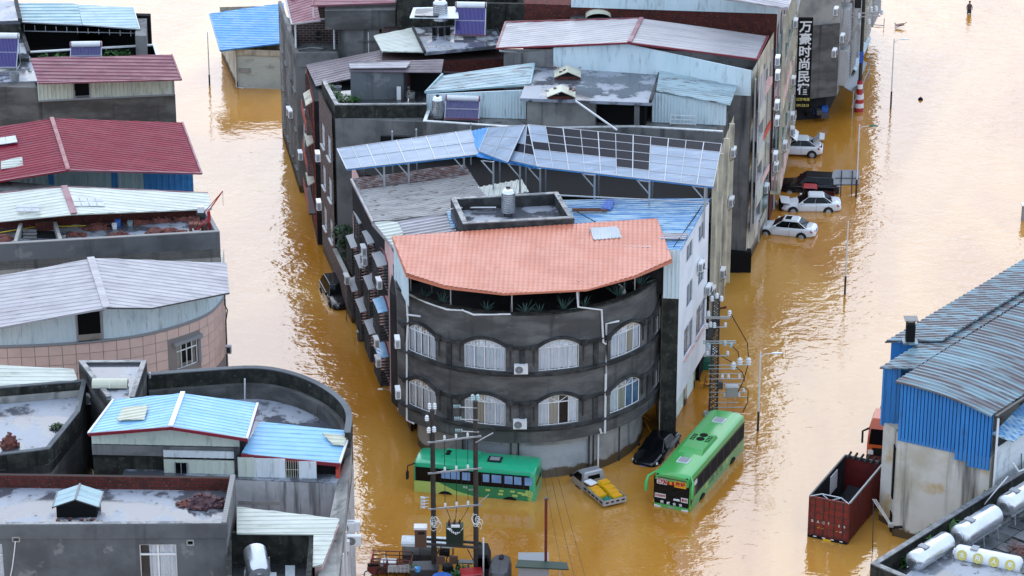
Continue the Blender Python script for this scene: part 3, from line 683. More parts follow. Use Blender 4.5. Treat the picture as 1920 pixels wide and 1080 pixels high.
# ================================================================ pink balcony house on the left-hand street
LU0, LU1 = (-9.2, -15.16), (-19.02, 33.14)
tP = thing('pink_house', 'pink house with dark slatted balconies and a weathered grey sheet roof', 'house', (-8, -16, 0))
pf, pb_ = onw(741, 470, LU0, LU1), onw(660, 337, LU0, LU1)
PA, PB = xy(pb_), (xy(pf)[0]+.02, -24.3)
mP, PL = flat(PA, PB)
lev = [(1.9, 4.6), (5.1, 7.8), (8.3, 11.2)]
hs_ = [(u0, u0+2.1, a+.1, a+2.2) for a, b in lev for u0 in (1.5, 5.2, 9.0, 13.0)]
g = G(); g.wall(mP, PL, 1.5, 12.1, hs_, .22); g.o('wall', 'pink_wall', tP)
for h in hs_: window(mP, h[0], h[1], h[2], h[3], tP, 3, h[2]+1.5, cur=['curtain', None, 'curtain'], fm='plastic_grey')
g = G(); g.wall(lambda u, d, z: mP(u, d+.8, z), PL, -1.2, 1.5, [(a, a+2.6, -1.2, 1.2) for a in (1, 4.6, 8.4, 12.4)], .2); g.poly([mP(0, 0, 1.5), mP(PL, 0, 1.5), mP(PL, .8, 1.5), mP(0, .8, 1.5)]); g.o('ground_floor_wall', 'conc_light', tP)
G().wall(*flat((-1, -17), PA), -1, 12.1).o('rear_wall', 'conc', tP)
nW = 0
for q, (a, b) in enumerate(lev):
    for r_, u0 in enumerate((1.0, 4.7, 8.5, 12.5)):
        if q == 2 and r_ == 0: continue
        u1 = u0+2.4; blue = r_ == 3; dpt = .62
        bt = G(); bt.slab([mP(u0, 0, a+.05), mP(u1, 0, a+.05), mP(u1, -dpt, a+.05), mP(u0, -dpt, a+.05)], .12); bo = bt.o('balcony', 'conc_mould', tP)
        sl = None
        for k in range(8):
            z = a+.22+k*.21; s_ = G().bar(mP(u0, -dpt, z), mP(u1, -dpt, z), .03, .09).bar(mP(u0, 0, z), mP(u0, -dpt, z), .03, .09).bar(mP(u1, 0, z), mP(u1, -dpt, z), .03, .09).o('slat', 'conc_mould', bo)
        g = G()
        for t in range(4): g.bar(mP(u0+.8*t, -dpt, a), mP(u0+.8*t, -dpt, a+1.95), .06, .06)
        g.o('post', 'iron', bo)
        cm = 'blue_sky' if blue and q < 2 else ('blue_faded' if blue else 'gray_roof'); g = G(); pr = None; nseg = 6
        for k in range(nseg+1):
            t = k/nseg; row = (mP(u0+2.4*t, 0, a+2.1+.1*math.sin(math.pi*t)), mP(u0+2.4*t, -dpt-.05, a+1.95+.05*math.sin(math.pi*t)))
            if pr: g.slab([pr[0], row[0], row[1], pr[1]], .05)
            pr = row
        g.o('canopy', 'blue_sky' if blue and q < 2 else 'plastic_grey', bo)
        pr = None; g = G()
        for k in range(9):
            t = k/8; p = mP(u0-.2+2.8*t, -.05, a+2.25+.25*math.sin(math.pi*t))
            if pr is not None: g.bar(pr, p, .1, .1)
            pr = p
        g.o('arch_trim', 'maroon', bo)
gr = [at(660, 337, 12.4), at(871, 309, 13.3), at(909, 366, 13.3), at(898, 395, 13.2), at(700, 416, 12.4)]
grf = G().sheet(gr, (1, .12, .08), .3, .05, .06).o('sheet_roof', 'asbestos', tP)
G().sheet([p+V((0, 0, .06)) for p in (at(662, 337, 12.42), at(870, 310, 13.3), at(884, 328, 13.3), at(676, 357, 12.42))], (1, .12, .08), .3, .05, .03).o('rusty_sheet', 'rust_roof', grf)
gl = [at(700, 417, 12.3), at(898, 396, 13.1), at(862, 436, 12.95), at(744, 470, 12.2)]
lw = G().sheet(gl, (1, .12, .08), .5, .07, .06).o('lower_sheet_roof', 'gray_roof', tP)
G().sheet([p+V((0, 0, .08)) for p in (at(702, 421, 12.3), at(744, 417, 12.5), at(757, 440, 12.4), at(738, 466, 12.2))], (1, .12, .08), .5, .07, .03).o('pale_sheet', 'cream_roof', lw)
G().sheet([p+V((0, 0, .09)) for p in (at(838, 401, 12.9), at(852, 399, 13.0), at(864, 426, 12.95), at(846, 430, 12.9))], (1, .12, .08), .5, .07, .03).o('blue_sheet', 'blue_faded', lw)
G().bar(gr[0]+V((-.05, 0, 0)), gr[4]+V((-.05, 0, -.02)), .12, .18).bar(gl[0]+V((-.05, 0, -.1)), gl[3]+V((-.05, 0, -.02)), .12, .18).o('verge_trim', 'gray_roof', tP)
G().sheet([at(895, 352, 13.3), at(978, 336, 13.6), at(992, 360, 13.4), at(912, 372, 13.2)], (.1, 1, 0), .35, .05, .06).o('cream_sheet_roof', 'cream_roof', tP)
G().prism([xy(gr[0]), xy(gl[3]), (-3.5, -24), (-2, -14)], 10, 12.1).o('attic_wall', 'dark', tP)
for px, py, s_ in ((655, 522, 'beside the drowned dark car'), (687, 468, 'halfway up beside the first balcony'), (716, 530, 'beside the upper blue canopy'), (688, 486, 'just below the highest one'), (711, 640, 'low beside the lower blue canopy'), (714, 676, 'lowest of all near the floating drum')):
    acw(px, py, PA, PB, 'white air conditioner on the pink balcony house, '+s_, .6)

# ================================================================ solar canopy over the roofs behind
tS = thing('solar_canopy', 'wide rooftop canopy of solar panels on thin steel posts', 'solar canopy', (0, -8, 12))
def panels(c4, nx, ny, par, mat='pv_painted_sky'):
    """c4: back-left, back-right, front-right, front-left corners; every panel is one piece in its own frame"""
    a, b, c, d = c4; P_ = lambda s, t: (a*(1-s)+b*s)*(1-t)+(d*(1-s)+c*s)*t
    fr = G()
    for x in range(nx):
        for y in range(ny):
            e = .015; s0, s1, t0, t1 = (x+e)/nx, (x+1-e)/nx, (y+e)/ny, (y+1-e)/ny
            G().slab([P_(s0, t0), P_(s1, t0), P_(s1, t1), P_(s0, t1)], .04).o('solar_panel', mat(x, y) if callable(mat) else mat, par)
    for x in range(nx+1): fr.bar(P_(x/nx, 0)+V((0, 0, .012)), P_(x/nx, 1)+V((0, 0, .012)), .035 if x % 2 else .06, .05)
    for y in range(ny+1): fr.bar(P_(0, y/ny)+V((0, 0, .008)), P_(1, y/ny)+V((0, 0, .008)), .03, .05)
    fr.o('panel_frame', 'alu', par)
    g = G(); D_ = V((0, 0, .08))
    for x in range(nx):
        for y in range(ny): g.slab([P_(x/nx, y/ny)-D_, P_((x+1)/nx, y/ny)-D_, P_((x+1)/nx, (y+1)/ny)-D_, P_(x/nx, (y+1)/ny)-D_], .03)
    g.o('deck_sheet', 'blue_bright', par)
    return P_
P1 = panels([at(632, 279, 14.7), at(882, 244, 16.0), at(900, 289, 15.5), at(650, 317, 14.2)], 9, 2, tS)
P2 = panels([at(990, 234, 17.6), at(1353, 270, 17.0), at(1337, 350, 15.6), at(1007, 312, 16.0)], 11, 5, tS, lambda x, y: 'pv_painted_dark' if (y < 3 and x < 7 and (x > 0 or y > 1)) or (y == 0 and x > 6) or (y == 3 and 4 < x < 7) else 'pv_painted_sky')  # dark panels imitate the mirrored building behind, pale ones the mirrored sky
P3 = panels([at(916, 240, 16.9), at(984, 235, 17.5), at(952, 304, 15.9), at(898, 283, 15.8)], 2, 3, tS)
P4 = panels([at(984, 236, 17.45), at(992, 236, 17.55), at(1007, 311, 15.95), at(955, 300, 15.85)], 2, 4, tS, lambda x, y: 'pv_painted_dark' if y == 2 or x == 1 and y < 3 else 'pv_painted_sky')
G().sheet([at(882, 245, 15.95), at(918, 239, 16.8), at(900, 285, 15.7), at(893, 277, 15.6)], (0, 1, .3), .35, .04, .05).o('blue_sheet', 'blue_bright', tS)
G().sheet([at(898, 284, 15.72), at(1010, 300, 15.9), at(1007, 316, 15.6), at(893, 294, 15.45)], (1, 0, 0), .3, .04, .05).o('eave_sheet', 'blue_bright', tS)
g = G()
for px, py in ((1013, 313), (1115, 325), (1218, 337), (1322, 348), (925, 300), (975, 306), (870, 292), (766, 304), (720, 308)):
    g = G(); p = at(px, py, 15.4 if px > 890 else 14.3); g.bar(p-V((0, 0, .1)), zset(p, 11.8), .12, .12); g.bar(p-V((-.05, 0, .15)), p+V((-.9, .5, -.9)) if False else p+V((-.7, 0, -.75))+V((0, 0, .7)), .06, .06)
    g.bar(zset(p, p.z-1.0), p+V((-.8, .2, -.1)), .06, .06); g.bar(zset(p+V((.4, 4, 0)), 12), zset(p+V((.4, 4, 0)), p.z+.9), .1, .1); g.o('support_post', 'galv', tS)
g = G()
g.bar(at(1045, 366, 14.6), at(1330, 380, 14.5), .07, .07)
g.o('guard_rail', 'galv', tS)
tSh = thing('canopy_house', 'house under the solar canopy, walls blackened as shade, with a pale cream street front', 'house', (2, -8, 0))
# the house that carries the canopy: walls and rear storey black as painted shade, cream strip on the right street
cA, cB = xy(onw(1336, 470, RU0, RU1, .0)), xy(onw(1372, 300, RU0, RU1, .0))
LRx = -10.4
g = G(); g.prism([(LRx+.6, -9.5), (xy(at(1330, 374, 14))[0]-.15, -16.2), (14.4, -6.5), (-10.2, -5.0)], -1, 12.2); g.o('wall', 'black', tSh)
g = G(); g.box((2.0, -6.6, 12.9), (22, .3, 1.6), rz=R(-4)); g.o('rear_storey', 'black', tSh)
mC, CLn = flat((13.15, -14.6), (15.3, -3.6))
ch = [(1.0+3.1*k, 2.9+3.1*k, a, a+1.7) for k in range(3) for a in (3.6, 7.0, 10.3)]
g = G(); g.wall(mC, CLn, 2.6, 14.4, ch, .25); g.o('street_wall', 'cream_facade', tSh)
for h in ch: window(mC, *h, tSh, 2, None, 0, cur=[None, 'curtain'], fm='plastic_grey', deep=.6)
g = G()
for k in range(4): G().bar(mC(.4+3.05*k, -.06, 2.6), mC(.5+3.05*k, -.06, 14.3), .35, .16).o('pilaster', 'cream_facade', tSh)
g = G(); g.wall(lambda u, d, z: mC(u, d+.7, z), CLn, -1.2, 2.6, [(1.2+3.1*k, 3.4+3.1*k, -1.2, 2.2) for k in range(3)], .3); g.poly([mC(0, 0, 2.6), mC(CLn, 0, 2.6), mC(CLn, .7, 2.6), mC(0, .7, 2.6)]); g.o('ground_floor_wall', 'grey_facade', tSh)
for k in range(3): G().poly([mC(1.2+3.1*k, 1.0, -1.2), mC(3.4+3.1*k, 1.0, -1.2), mC(3.4+3.1*k, 1.0, 2.2), mC(1.2+3.1*k, 1.0, 2.2)]).o('shop_opening', 'room_dark', tSh)
for px, py, s_ in ((1370, 284, 'highest, under the grey shed roof'), (1366, 377, 'at mid height against the bare concrete wall'), (1350, 510, 'low, just above the flooded doorway'), (1331, 545, 'lowest, beside the white house')):
    acw(px, py, (13.15, -14.6), (15.3, -3.6), 'white air conditioner on the cream street front, '+s_)
# ================================================================ rear blocks
def pmap(pts):
    p = [V((q[0], q[1])) for q in pts]; L = [0.0]
    for a, b in zip(p, p[1:]): L.append(L[-1]+(b-a).length)
    nn = []
    for k in range(len(p)):
        ds = []
        if k > 0: ds.append((p[k]-p[k-1]).normalized())
        if k < len(p)-1: ds.append((p[k+1]-p[k]).normalized())
        d = sum(ds, V((0, 0))).normalized(); nn.append(V((-d.y, d.x)))
    def mp(u, d, z):
        k = 0
        while k < len(L)-2 and u > L[k+1]: k += 1
        t = (u-L[k])/(L[k+1]-L[k]); a = p[k].lerp(p[k+1], t); n = nn[k].lerp(nn[k+1], t)
        return V((*(a+n*d), z))
    return mp, L[-1]
def cat_rom(pts, m=5):
    """a smooth plan curve through pts"""
    p = [V(q) for q in pts]; out = []
    for k in range(len(p)-1):
        a, b, c, d = p[max(k-1, 0)], p[k], p[k+1], p[min(k+2, len(p)-1)]
        for q in range(m):
            t = q/m; out.append(.5*((2*b)+(c-a)*t+(2*a-5*b+4*c-d)*t*t+(3*b-a-3*c+d)*t**3))
    out.append(p[-1]); return out
def roof(par, pts, rdir, mat, name='sheet_roof', pitch=.5, h=.03, th=.06, trim=None, edges=None, tw=.12):
    """pts: (px, py, z) corners"""
    P_ = [at(*q) for q in pts]; r = G().sheet(P_, rdir, pitch, h, th).o(name, mat, par)
    if trim:
        g = G(); n = len(P_)
        for k in (edges if edges is not None else range(n)): g.bar(P_[k]+V((0, 0, .02)), P_[(k+1) % n]+V((0, 0, .02)), tw, tw)
        g.o('roof_trim', trim, r)
    return r, P_
def heater(p, rz, label, w_=2.3, s=1.0, big=False, tilt=38, mat='tube_violet', red=True, n=22):
    """roof-top solar water heater: tank along local x on top of a rack of tubes sloping down to local -y"""
    t = thing('solar_water_heater', label, 'water heater', p, rz, 'solar water heaters on the roofs')
    L = 1.75*s; c, sn = math.cos(R(tilt)), math.sin(R(tilt)); base = .25; top = V((0, L*c/2, base+L*sn+.12)); low = V((0, -L*c/2, base))
    G().lathe([(.0, -w_/2), (.2, -w_/2), (.24, -w_/2+.04), (.24, w_/2-.04), (.2, w_/2), (0, w_/2)], top+V((0, .05, .12)), 16, dirv=(1, 0, 0)).o('tank', 'white', t, local=True, smooth=50)
    g = G()
    for s_ in (-1, 1): g.lathe([(.245, -.05), (.245, .05)], top+V((s_*(w_/2-.07), .05, .12)), 16, dirv=(1, 0, 0))
    g.o('end_cap', 'maroon' if red else 'plastic_grey', t, local=True)
    g = G()
    for k in range(n):
        x = -w_/2+.12+(w_-.24)*k/(n-1); g.tube([V((x, 0, .0))+low, V((x, 0, 0))+top], .036*s, 6)
    o = g.o('vacuum_tubes', mat, t, local=True); o['kind'] = 'stuff'
    G().slab([V((-w_/2+.06, 0, -.09))+low, V((w_/2-.06, 0, -.09))+low, V((w_/2-.06, 0, -.09))+top, V((-w_/2+.06, 0, -.09))+top], .012).o('reflector', 'plastic_grey', t, local=True)
    for k, q in enumerate((low, (low+top)/2)):
        G().bar(q+V((-w_/2, 0, .0)), q+V((w_/2, 0, .0)), .06, .09).o('cross_rail', 'maroon' if red and not k else 'alu', t, local=True)
    for s_ in (-1, 1):
        x = s_*(w_/2-.05); g = G().bar(V((x, 0, 0))+low, V((x, 0, 0))+top, .05, .06).bar((x, L*c/2, 0), V((x, 0, 0))+top, .04, .04).bar(V((x, -L*c/2, 0)), V((x, 0, 0))+low, .04, .04).bar((x, -L*c/2, .03), (x, L*c/2, .03), .04, .04)
        g.o('side_frame', 'alu', t, local=True)
    return t
def bush(p, r_, label, name='green_plant', n=140, mat='leaf', flat_=.7, group=None, cat='plant', leaf=.12):
    t = thing(name, label, cat, p, 0, group); g = G(); rd = random.Random(int(p[0]*100)+int(p[1]*31))
    for k in range(n):
        while True:
            q = V((rd.uniform(-1, 1), rd.uniform(-1, 1), rd.uniform(0, 1)))
            if q.length < 1 and q.length > .25: break
        c = V((q.x*r_, q.y*r_, q.z*r_*flat_)); a = rd.random()*6.3; e = rd.uniform(-.5, .9); L = leaf*rd.uniform(.6, 1.4)
        d = V((math.cos(a)*math.cos(e), math.sin(a)*math.cos(e), math.sin(e)))*L; s_ = V((-math.sin(a), math.cos(a), rd.uniform(-.3, .3)))*L*.45
        g.poly([c-d, c+s_, c+d, c-s_])
    o = g.o('leaves', mat, t, local=True); o['kind'] = 'stuff'
    g = G()
    for k in range(5): a = k*1.3; g.tube([(0, 0, -.1), (r_*.4*math.cos(a), r_*.4*math.sin(a), r_*.3)], .02, 4)
    g.o('stem', 'leaf_dark', t, local=True); return t

# ---- terrace house (left half of the block)
tT = thing('terrace_house', 'grey house with a roof terrace garden and a brown brick street front', 'house', (-6, 5, 0))
q0 = xy(at(628, 197, 13.3)); q1 = xy(at(603, 150, 13.3)); 
G().prism([q0, (14.0, -1.6), (15.6, 4), q1], -1, 12.3).o('wall', 'conc', tT)
mT, TLn = flat(q1, q0)
th_ = [(u, u+1.3, z, z+1.7) for u in (1.0, 3.6) for z in (2.4, 5.6, 8.8)]
g = G(); g.wall(lambda u, d, z: mT(u, d-.25, z), TLn, -1, 12.6, th_, .3); g.o('brick_front', 'brick_brown', tT)
for h in th_: window(lambda u, d, z: mT(u, d-.25, z), *h, tT, 3, h[2]+1.2, cur=['curtain', None], fm='white', sill='white_coping', bar=.08)
G().strip([q1, q0, xy(at(800, 196, 13.3))], .22, 12.31, 13.25).o('parapet', 'moss', tT)
G().strip([q1, q0, xy(at(800, 196, 13.3))], .3, 13.252, 13.33).o('parapet_coping', 'coping', tT)
G().prism([q0, (-5.9, 2.0), (-5, 9.5), q1], 12.302, 12.34).o('terrace_floor', 'wet_dark', tT)
hut = [xy(at(658, 187, 12.35)), xy(at(757, 185, 12.35)), (-7.6, 8.2), (-11.5, 8.0)]
G().prism(hut, 12.3, 14.5).o('hut_wall', 'conc_gray', tT)
G().prism([(-7.4, 7.6), (-5.0, 7.4), (-5.0, 8.2), (-7.4, 8.2)], 12.3, 14.5).o('rear_wall', 'black', tT)
r_, _ = roof(tT, [(652, 116, 14.75), (832, 112, 14.75), (828, 135, 14.45), (655, 135, 14.45)], (1, 0, 0), 'purple_roof', 'hut_roof', .25)
G().sheet([at(654, 119, 14.83), at(770, 116, 14.83), at(762, 127, 14.7), at(656, 128, 14.7)], (1, 0, 0), .3, .03, .02).o('pale_sheet', 'gray_roof', r_)
for k, (px, py, s_, l_) in enumerate(((620, 168, .5, 'leftmost against the back parapet'), (630, 180, .5, 'middle of the corner bed'), (648, 187, .6, 'at the front of the corner bed'), (664, 188, .45, 'nearest the grey hut'))):
    bush(at(px, py, 12.4), s_, 'leafy green vegetable in the roof terrace corner, '+l_, n=150, group='green plants in the terrace corner')
def bucket(p, r_, h, mat, label, name='bucket', cat='bucket', group=None):
    t = thing(name, label, cat, p, 0, group); G().lathe([(r_*.8, 0), (r_, h), (r_*.92, h), (r_*.75, .04)], n=14).o('body', mat, t, local=True, smooth=40)
    G().tube([(r_*math.cos(a*.449), 0, h+r_*.0+r_*.8*math.sin(a*.449)) for a in range(8)], .012, 4).o('handle', 'iron', t, local=True); return t
bucket(at(634, 172, 12.4), .28, .4, 'plastic_grey', 'grey tub standing among the terrace plants', 'tub', 'tub')
bucket(at(772, 184, 12.35), .25, .4, 'conc_light', 'pale pot beside the dark doorway of the terrace hut', 'pot', 'pot')
g = thing('board', 'white board leaning on the grey terrace hut', 'board', at(748, 187, 12.35)); G().box((0, 0, .5), (.3, .06, 1.0)).o('panel', 'white', g, local=True)
# tank terrace, teal shed, wet slab, grey shed
tkA, tkB, tkC = xy(at(793, 227, 12.8)), xy(at(1000, 241, 12.8)), xy(at(1355, 247, 12.8))
g = G(); g.strip([xy(at(805, 195, 12.8)), tkA, tkB, (8.6, -1.45), tkC], .2, 11.0, 12.75); g.o('tank_parapet', 'conc', tT)
g = G(); g.strip([xy(at(805, 195, 12.8)), tkA, tkB, (8.6, -1.45), tkC], .24, 12.752, 12.82); g.o('white_coping', 'white_coping', tT)
hz = at(867, 224, 12.35); heater(hz, R(-4), 'solar water heater with a red print on its tank beside the teal shed', 2.5, .85)
steel_tank(at(821, 226, 12.3), .95, 'ribbed steel water tank with a blue label beside the teal shed', .25)
shA, shB = at(800, 217, 12.35), at(986, 223, 12.35)
shp = [shA, shB, zset(shB, 14.5), zset(shA, 13.95)]
sh_ = G().sheet(shp, (0, 0, 1), .22, .03, .1).o('shed_wall', 'teal_wall', tT)
r_, _ = roof(tT, [(797, 174, 14.0), (830, 139, 14.7), (1002, 120, 15.0), (994, 158, 14.6)], (1, .2, 0), 'teal_roof', 'shed_roof', .4, trim='teal_pale', edges=(0, 2, 3))
sl = [at(975, 184, 14.6), at(1222, 193, 14.6), at(1246, 121, 14.6), at(1001, 113, 14.6)]
tB = thing('roof_block', 'rooftop block with a wet flat slab roof and stained concrete wall', 'roof structure', (5.5, 2, 12))
g = G(); g.slab(sl, .22); g.o('slab', 'wet_roof', tB)
g = G(); g.strip([xy(sl[1]), xy(sl[2]), xy(sl[3])], .2, 14.605, 14.8); g.o('slab_edge', 'conc_mould', tB)
ins = [xy(sl[0]+V((.5, .7, 0))), xy(sl[0]+V((5.3, .6, 0))), xy(sl[3]+V((5.2, -.6, 0))), xy(sl[3]+V((.4, -.6, 0)))]
G().prism(ins, 11.5, 14.37).o('wall', 'conc_light', tB)
G().prism([xy(sl[0]+V((5.3, 1.5, 0))), xy(sl[1]+V((-.4, 1.5, 0))), xy(sl[2]+V((-.4, -.6, 0))), xy(sl[3]+V((5.3, -.6, 0)))], 11.5, 14.37).o('dark_room', 'black', tB)
G().box(sl[1]+V((-1.0, .5, -1.6)), (.35, .35, 2.8)).o('pier', 'conc', tB)
def skylight(px, py, z, label, w_=1.9, d_=1.5):
    t = thing('roof_skylight', label, 'skylight', at(px, py, z)); h = .22
    G().box((0, 0, h/2), (w_*.86, d_*.8, h)).o('base', 'brick', t, local=True)
    for s_ in (-1, 1):
        G().slab([(0, -d_/2, h+.42), (0, d_/2, h+.42), (s_*w_/2, d_/2, h), (s_*w_/2, -d_/2, h)], .05).o('pane_sheet', 'poly_panel', t, local=True)
    for s_ in (-1, 1): G().poly([(-w_*.43, s_*d_*.4, h), (w_*.43, s_*d_*.4, h), (0, s_*d_*.4, h+.36)]).o('gable', 'black', t, local=True)
    rd = random.Random(px)
    for k in range(7): b = G().box((rd.uniform(-w_/2, w_/2), rd.choice((-1, 1))*rd.uniform(.0, d_*.5), h+.2+rd.uniform(0, .2)), (.22, .12, .1), rz=rd.random()*3).o('brick', 'mortar' if k % 2 else 'rubble', t, local=True)
    return t
skylight(1064, 144, 14.61, 'brick-weighted skylight on the wet slab, the one nearer the back')
skylight(1052, 181, 14.61, 'clean skylight on brick base near the front edge of the wet slab', 2.0, 1.5)
for k, (px, py, s_) in enumerate(((994, 186, (.25, .25, .5)), (1005, 147, (.5, .35, .12)), (1090, 186, (.2, .2, .15)))):
    o = G().box((0, 0, s_[2]/2), s_).o('brick_lump', 'rubble' if k != 1 else 'mortar', loc=at(px, py, 14.61), label=('short red brick stub on the left corner of the wet slab', 'pale stone lying on the wet slab left of the skylights', 'dark lump at the front edge of the wet slab')[k], category='brick')
o = G().bar(at(1079, 189, 14.7), at(1157, 244, 13.2), .1, .1); o.o('pole', 'white', loc=at(1079, 189, 14.6), label='white pole leaning from the wet slab roof down to the solar panels', category='pole')
rs = [at(1237, 131, 14.9), at(1385, 156, 14.2), at(1369, 197, 14.0), at(1230, 170, 14.7)]
G().sheet(rs, (1, 0, -.05), .35, .05, .06).o('right_shed_roof', 'teal_roof', tT)
rw = [at(1222, 229, 12.35), at(1361, 235, 12.35), zset(at(1361, 235, 12.35), 13.9), zset(at(1222, 229, 12.35), 14.6)]
G().sheet(rw, (0, 0, 1), .22, .03, .1).o('right_shed_wall', 'teal_wall', tT)
g = G(); a, b = at(1256, 230, 12.4)+V((0, -.4, 0)), at(1304, 232, 12.4)+V((0, -.4, 0))
for z in (.1, .4, .7): g.bar(a+V((0, 0, z)), b+V((0, 0, z)), .05, .05)
for t in (0, 1): g.bar(a.lerp(b, t), a.lerp(b, t)+V((0, 0, .72)), .05, .05)
tr_ = g.o('clothes_rail', 'white', loc=a, label='low white metal rail in front of the teal shed wall', category='rail')
# ---- lot between pink house and terrace house
t = thing('lot_wall', 'low old brick wall along the water at the green gap', 'wall', (-11.4, -2.5, 0))
G().strip([(-12.9, .9), (-11.2, -6.4)], .25, -1, 2.6).o('wall', 'brick_brown', t); G().strip([(-12.9, .9), (-11.2, -6.4)], .3, 2.601, 2.7).o('coping', 'conc_light', t)
for k, (px, py, z, r_) in enumerate(((645, 440, 4.0, 1.0), (652, 462, 3.0, .9), (660, 485, 2.2, .9))):
    bush(at(px, py, z), r_, 'dark green shrub in the gap behind the low brick wall, '+('highest', 'middle', 'lowest')[k], n=220, mat='leaf_dark', group='shrubs in the gap', leaf=.16)
# ---- house with purple-brown gable and red street front
tR = thing('red_front_house', 'house with a purple-brown sheet gable and red street front', 'house', (-9, 13, 0))
rA, rB = xy(onw(574, 122, LU0, LU1)), xy(onw(592, 160, LU0, LU1))
rB = (rB[0], 8.4)
mR, RL = flat(rA, rB); hr = [(u, u+1.6, z, z+1.7) for u in (1.0, 4.2) for z in (2.3, 5.4, 8.6)]
g = G(); g.wall(mR, RL, -1, 11.4, hr, .3); g.o('street_wall', 'red_wall', tR)
for h in hr: window(mR, *h, tR, 2, None, 0, cur=['curtain', None], fm='white')
for z in (2.0, 5.1, 8.3):
    bo = G().slab([mR(.6, 0, z), mR(6.2, 0, z), mR(6.2, -.5, z), mR(.6, -.5, z)], .15).o('balcony', 'brick_brown', tR)
    for k in range(3): G().bar(mR(.6, -.5, z+.2+k*.3), mR(6.2, -.5, z+.2+k*.3), .03, .07).o('rail', 'red_wall', bo)
    G().slab([mR(3.4, 0, z+2.5), mR(6.2, 0, z+2.5), mR(6.2, -.5, z+2.2), mR(3.4, -.5, z+2.2)], .08).o('awning', 'cream_facade', bo)
G().prism([rA, rB, (-4, 8.6), (-2, 16)], -1, 11.3).o('wall', 'dark', tR)
r1, p1_ = roof(tR, [(574, 122, 11.6), (718, 93, 13.0), (741, 131, 12.95), (592, 161, 11.55)], (1, 0, .2), 'purple_roof', pitch=.48)
r2, p2_ = roof(tR, [(718, 93, 13.0), (946, 103, 12.2), (944, 142, 12.1), (741, 131, 12.95)], (1, 0, -.2), 'purple_roof', pitch=.48)
G().bar(p1_[1]+V((0, 0, .05)), p1_[2]+V((0, 0, .05)), .5, .06).o('ridge_cap', 'gray_roof', tR)
g = thing('concrete_column', 'tall dark concrete column between the grey and red street fronts', 'column', (-15.4, 16.5, 0)); G().box((-15.3, 16.6, 4.9), (.7, 1.0, 12)).o('shaft', 'conc_dark', g)
pipe(g, [onw(571, 205, LU0, LU1, -.5), onw(571, 285, LU0, LU1, -.5)], .06, 'pipe_white', 'drainpipe')
# ---- maroon roofed house, upper left of the block
tM = thing('maroon_house', 'grey concrete house with a maroon sheet roof and open upper room', 'house', (-12, 22, 0))
mA, mB = (-18.9, 33.0), (-16.55, 19.4)
mM, ML = flat(mA, mB); hm = [(u, u+1.5, z, z+1.7) for u in (1.5, 4.8, 8.4, 11.4) for z in (1.6, 4.8, 8.0)]
g = G(); g.wall(mM, ML, -1, 11.0, hm, .25); g.o('street_wall', 'grey_facade', tM)
for h in hm: window(mM, *h, tM, 2, None, 0, cur=['curtain', None], fm='plastic_grey', sill='conc')
fp = xy(at(633, 95, 11.5))
G().prism([mB, (fp[0], 19.9), (fp[0], 24), mA], -1, 10.5).o('wall', 'conc', tM)
G().strip([mA, mB, (fp[0], 19.5)], .25, 10.3, 11.45).o('parapet', 'conc', tM)
G().box((-15, 25, 12.2), (4.5, .3, 4)).o('room_back', 'brick_brown', tM)
for px in (555, 627): pipe(tM, [at(px, 92, 11.3), zset(at(px, 92, 11.3), 13.3)], .07, 'pipe_white', 'white_post')
G().tube([at(560, 93, 11.5), at(583, 89, 11.6), at(605, 91, 11.5)], .05, 5).o('hose', 'conc_light', tM)
g2 = at(630, 105, 11.0); G().prism([(fp[0]+.05, 20.2), xy(at(712, 105, 11.0)), (-9.8, 26), (fp[0]+.05, 26)], -1, 14.1).o('stair_wall', 'conc', tM)
G().prism([(fp[0]-.9, 19.7), (-8.9, 19.9), (-8.9, 26), (fp[0]-.9, 26)], 13.2, 14.7).o('upper_band', 'conc_dark', tM)
G().bar((-11.8, 19.95, 12.2), (-9.9, 19.95, 12.2), .06, .1).o('ledge', 'conc_dark', tM); pipe(tM, [V((-11.0, 20.1, 12.9)), V((-11.0, 20.1, 10.8))], .06)
roof(tM, [(533, -12, 14.0), (590, -14, 14.6), (601, 39, 14.0), (547, 46, 13.4)], (1, 0, .1), 'maroon', trim='gray_roof', edges=(3, 2), pitch=.48)
roof(tM, [(592, -14, 15.4), (745, -16, 15.4), (741, 6, 15.0), (585, 11, 15.0)], (1, 0, 0), 'maroon', trim='maroon', edges=(2, 3), pitch=.48)
pipe(tM, [at(587, 11, 15.0), at(588, 33, 14.0), at(598, 36, 13.9), at(628, 36, 13.6)], .06, 'pipe_white', 'gutter_pipe')
def chair(p, label):
    t = thing('folded_chair', label, 'chair', p); g = G()
    for x in (-.2, .2): g.bar((x, 0, 0), (x, .25, 1.0), .04, .04); g.bar((x, .3, 0), (x, -.1, .5), .04, .04)
    g.o('frame', 'iron', t, local=True); G().slab([(-.2, -.15, .5), (.2, -.15, .5), (.2, .2, .52), (-.2, .2, .52)], .03).o('seat', 'dark', t, local=True); G().slab([(-.2, .2, .7), (.2, .2, .7), (.2, .25, 1), (-.2, .25, 1)], .03).o('backrest', 'dark', t, local=True)
chair(at(597, 84, 10.55), 'dark chair standing in the open upper room under the maroon roof')
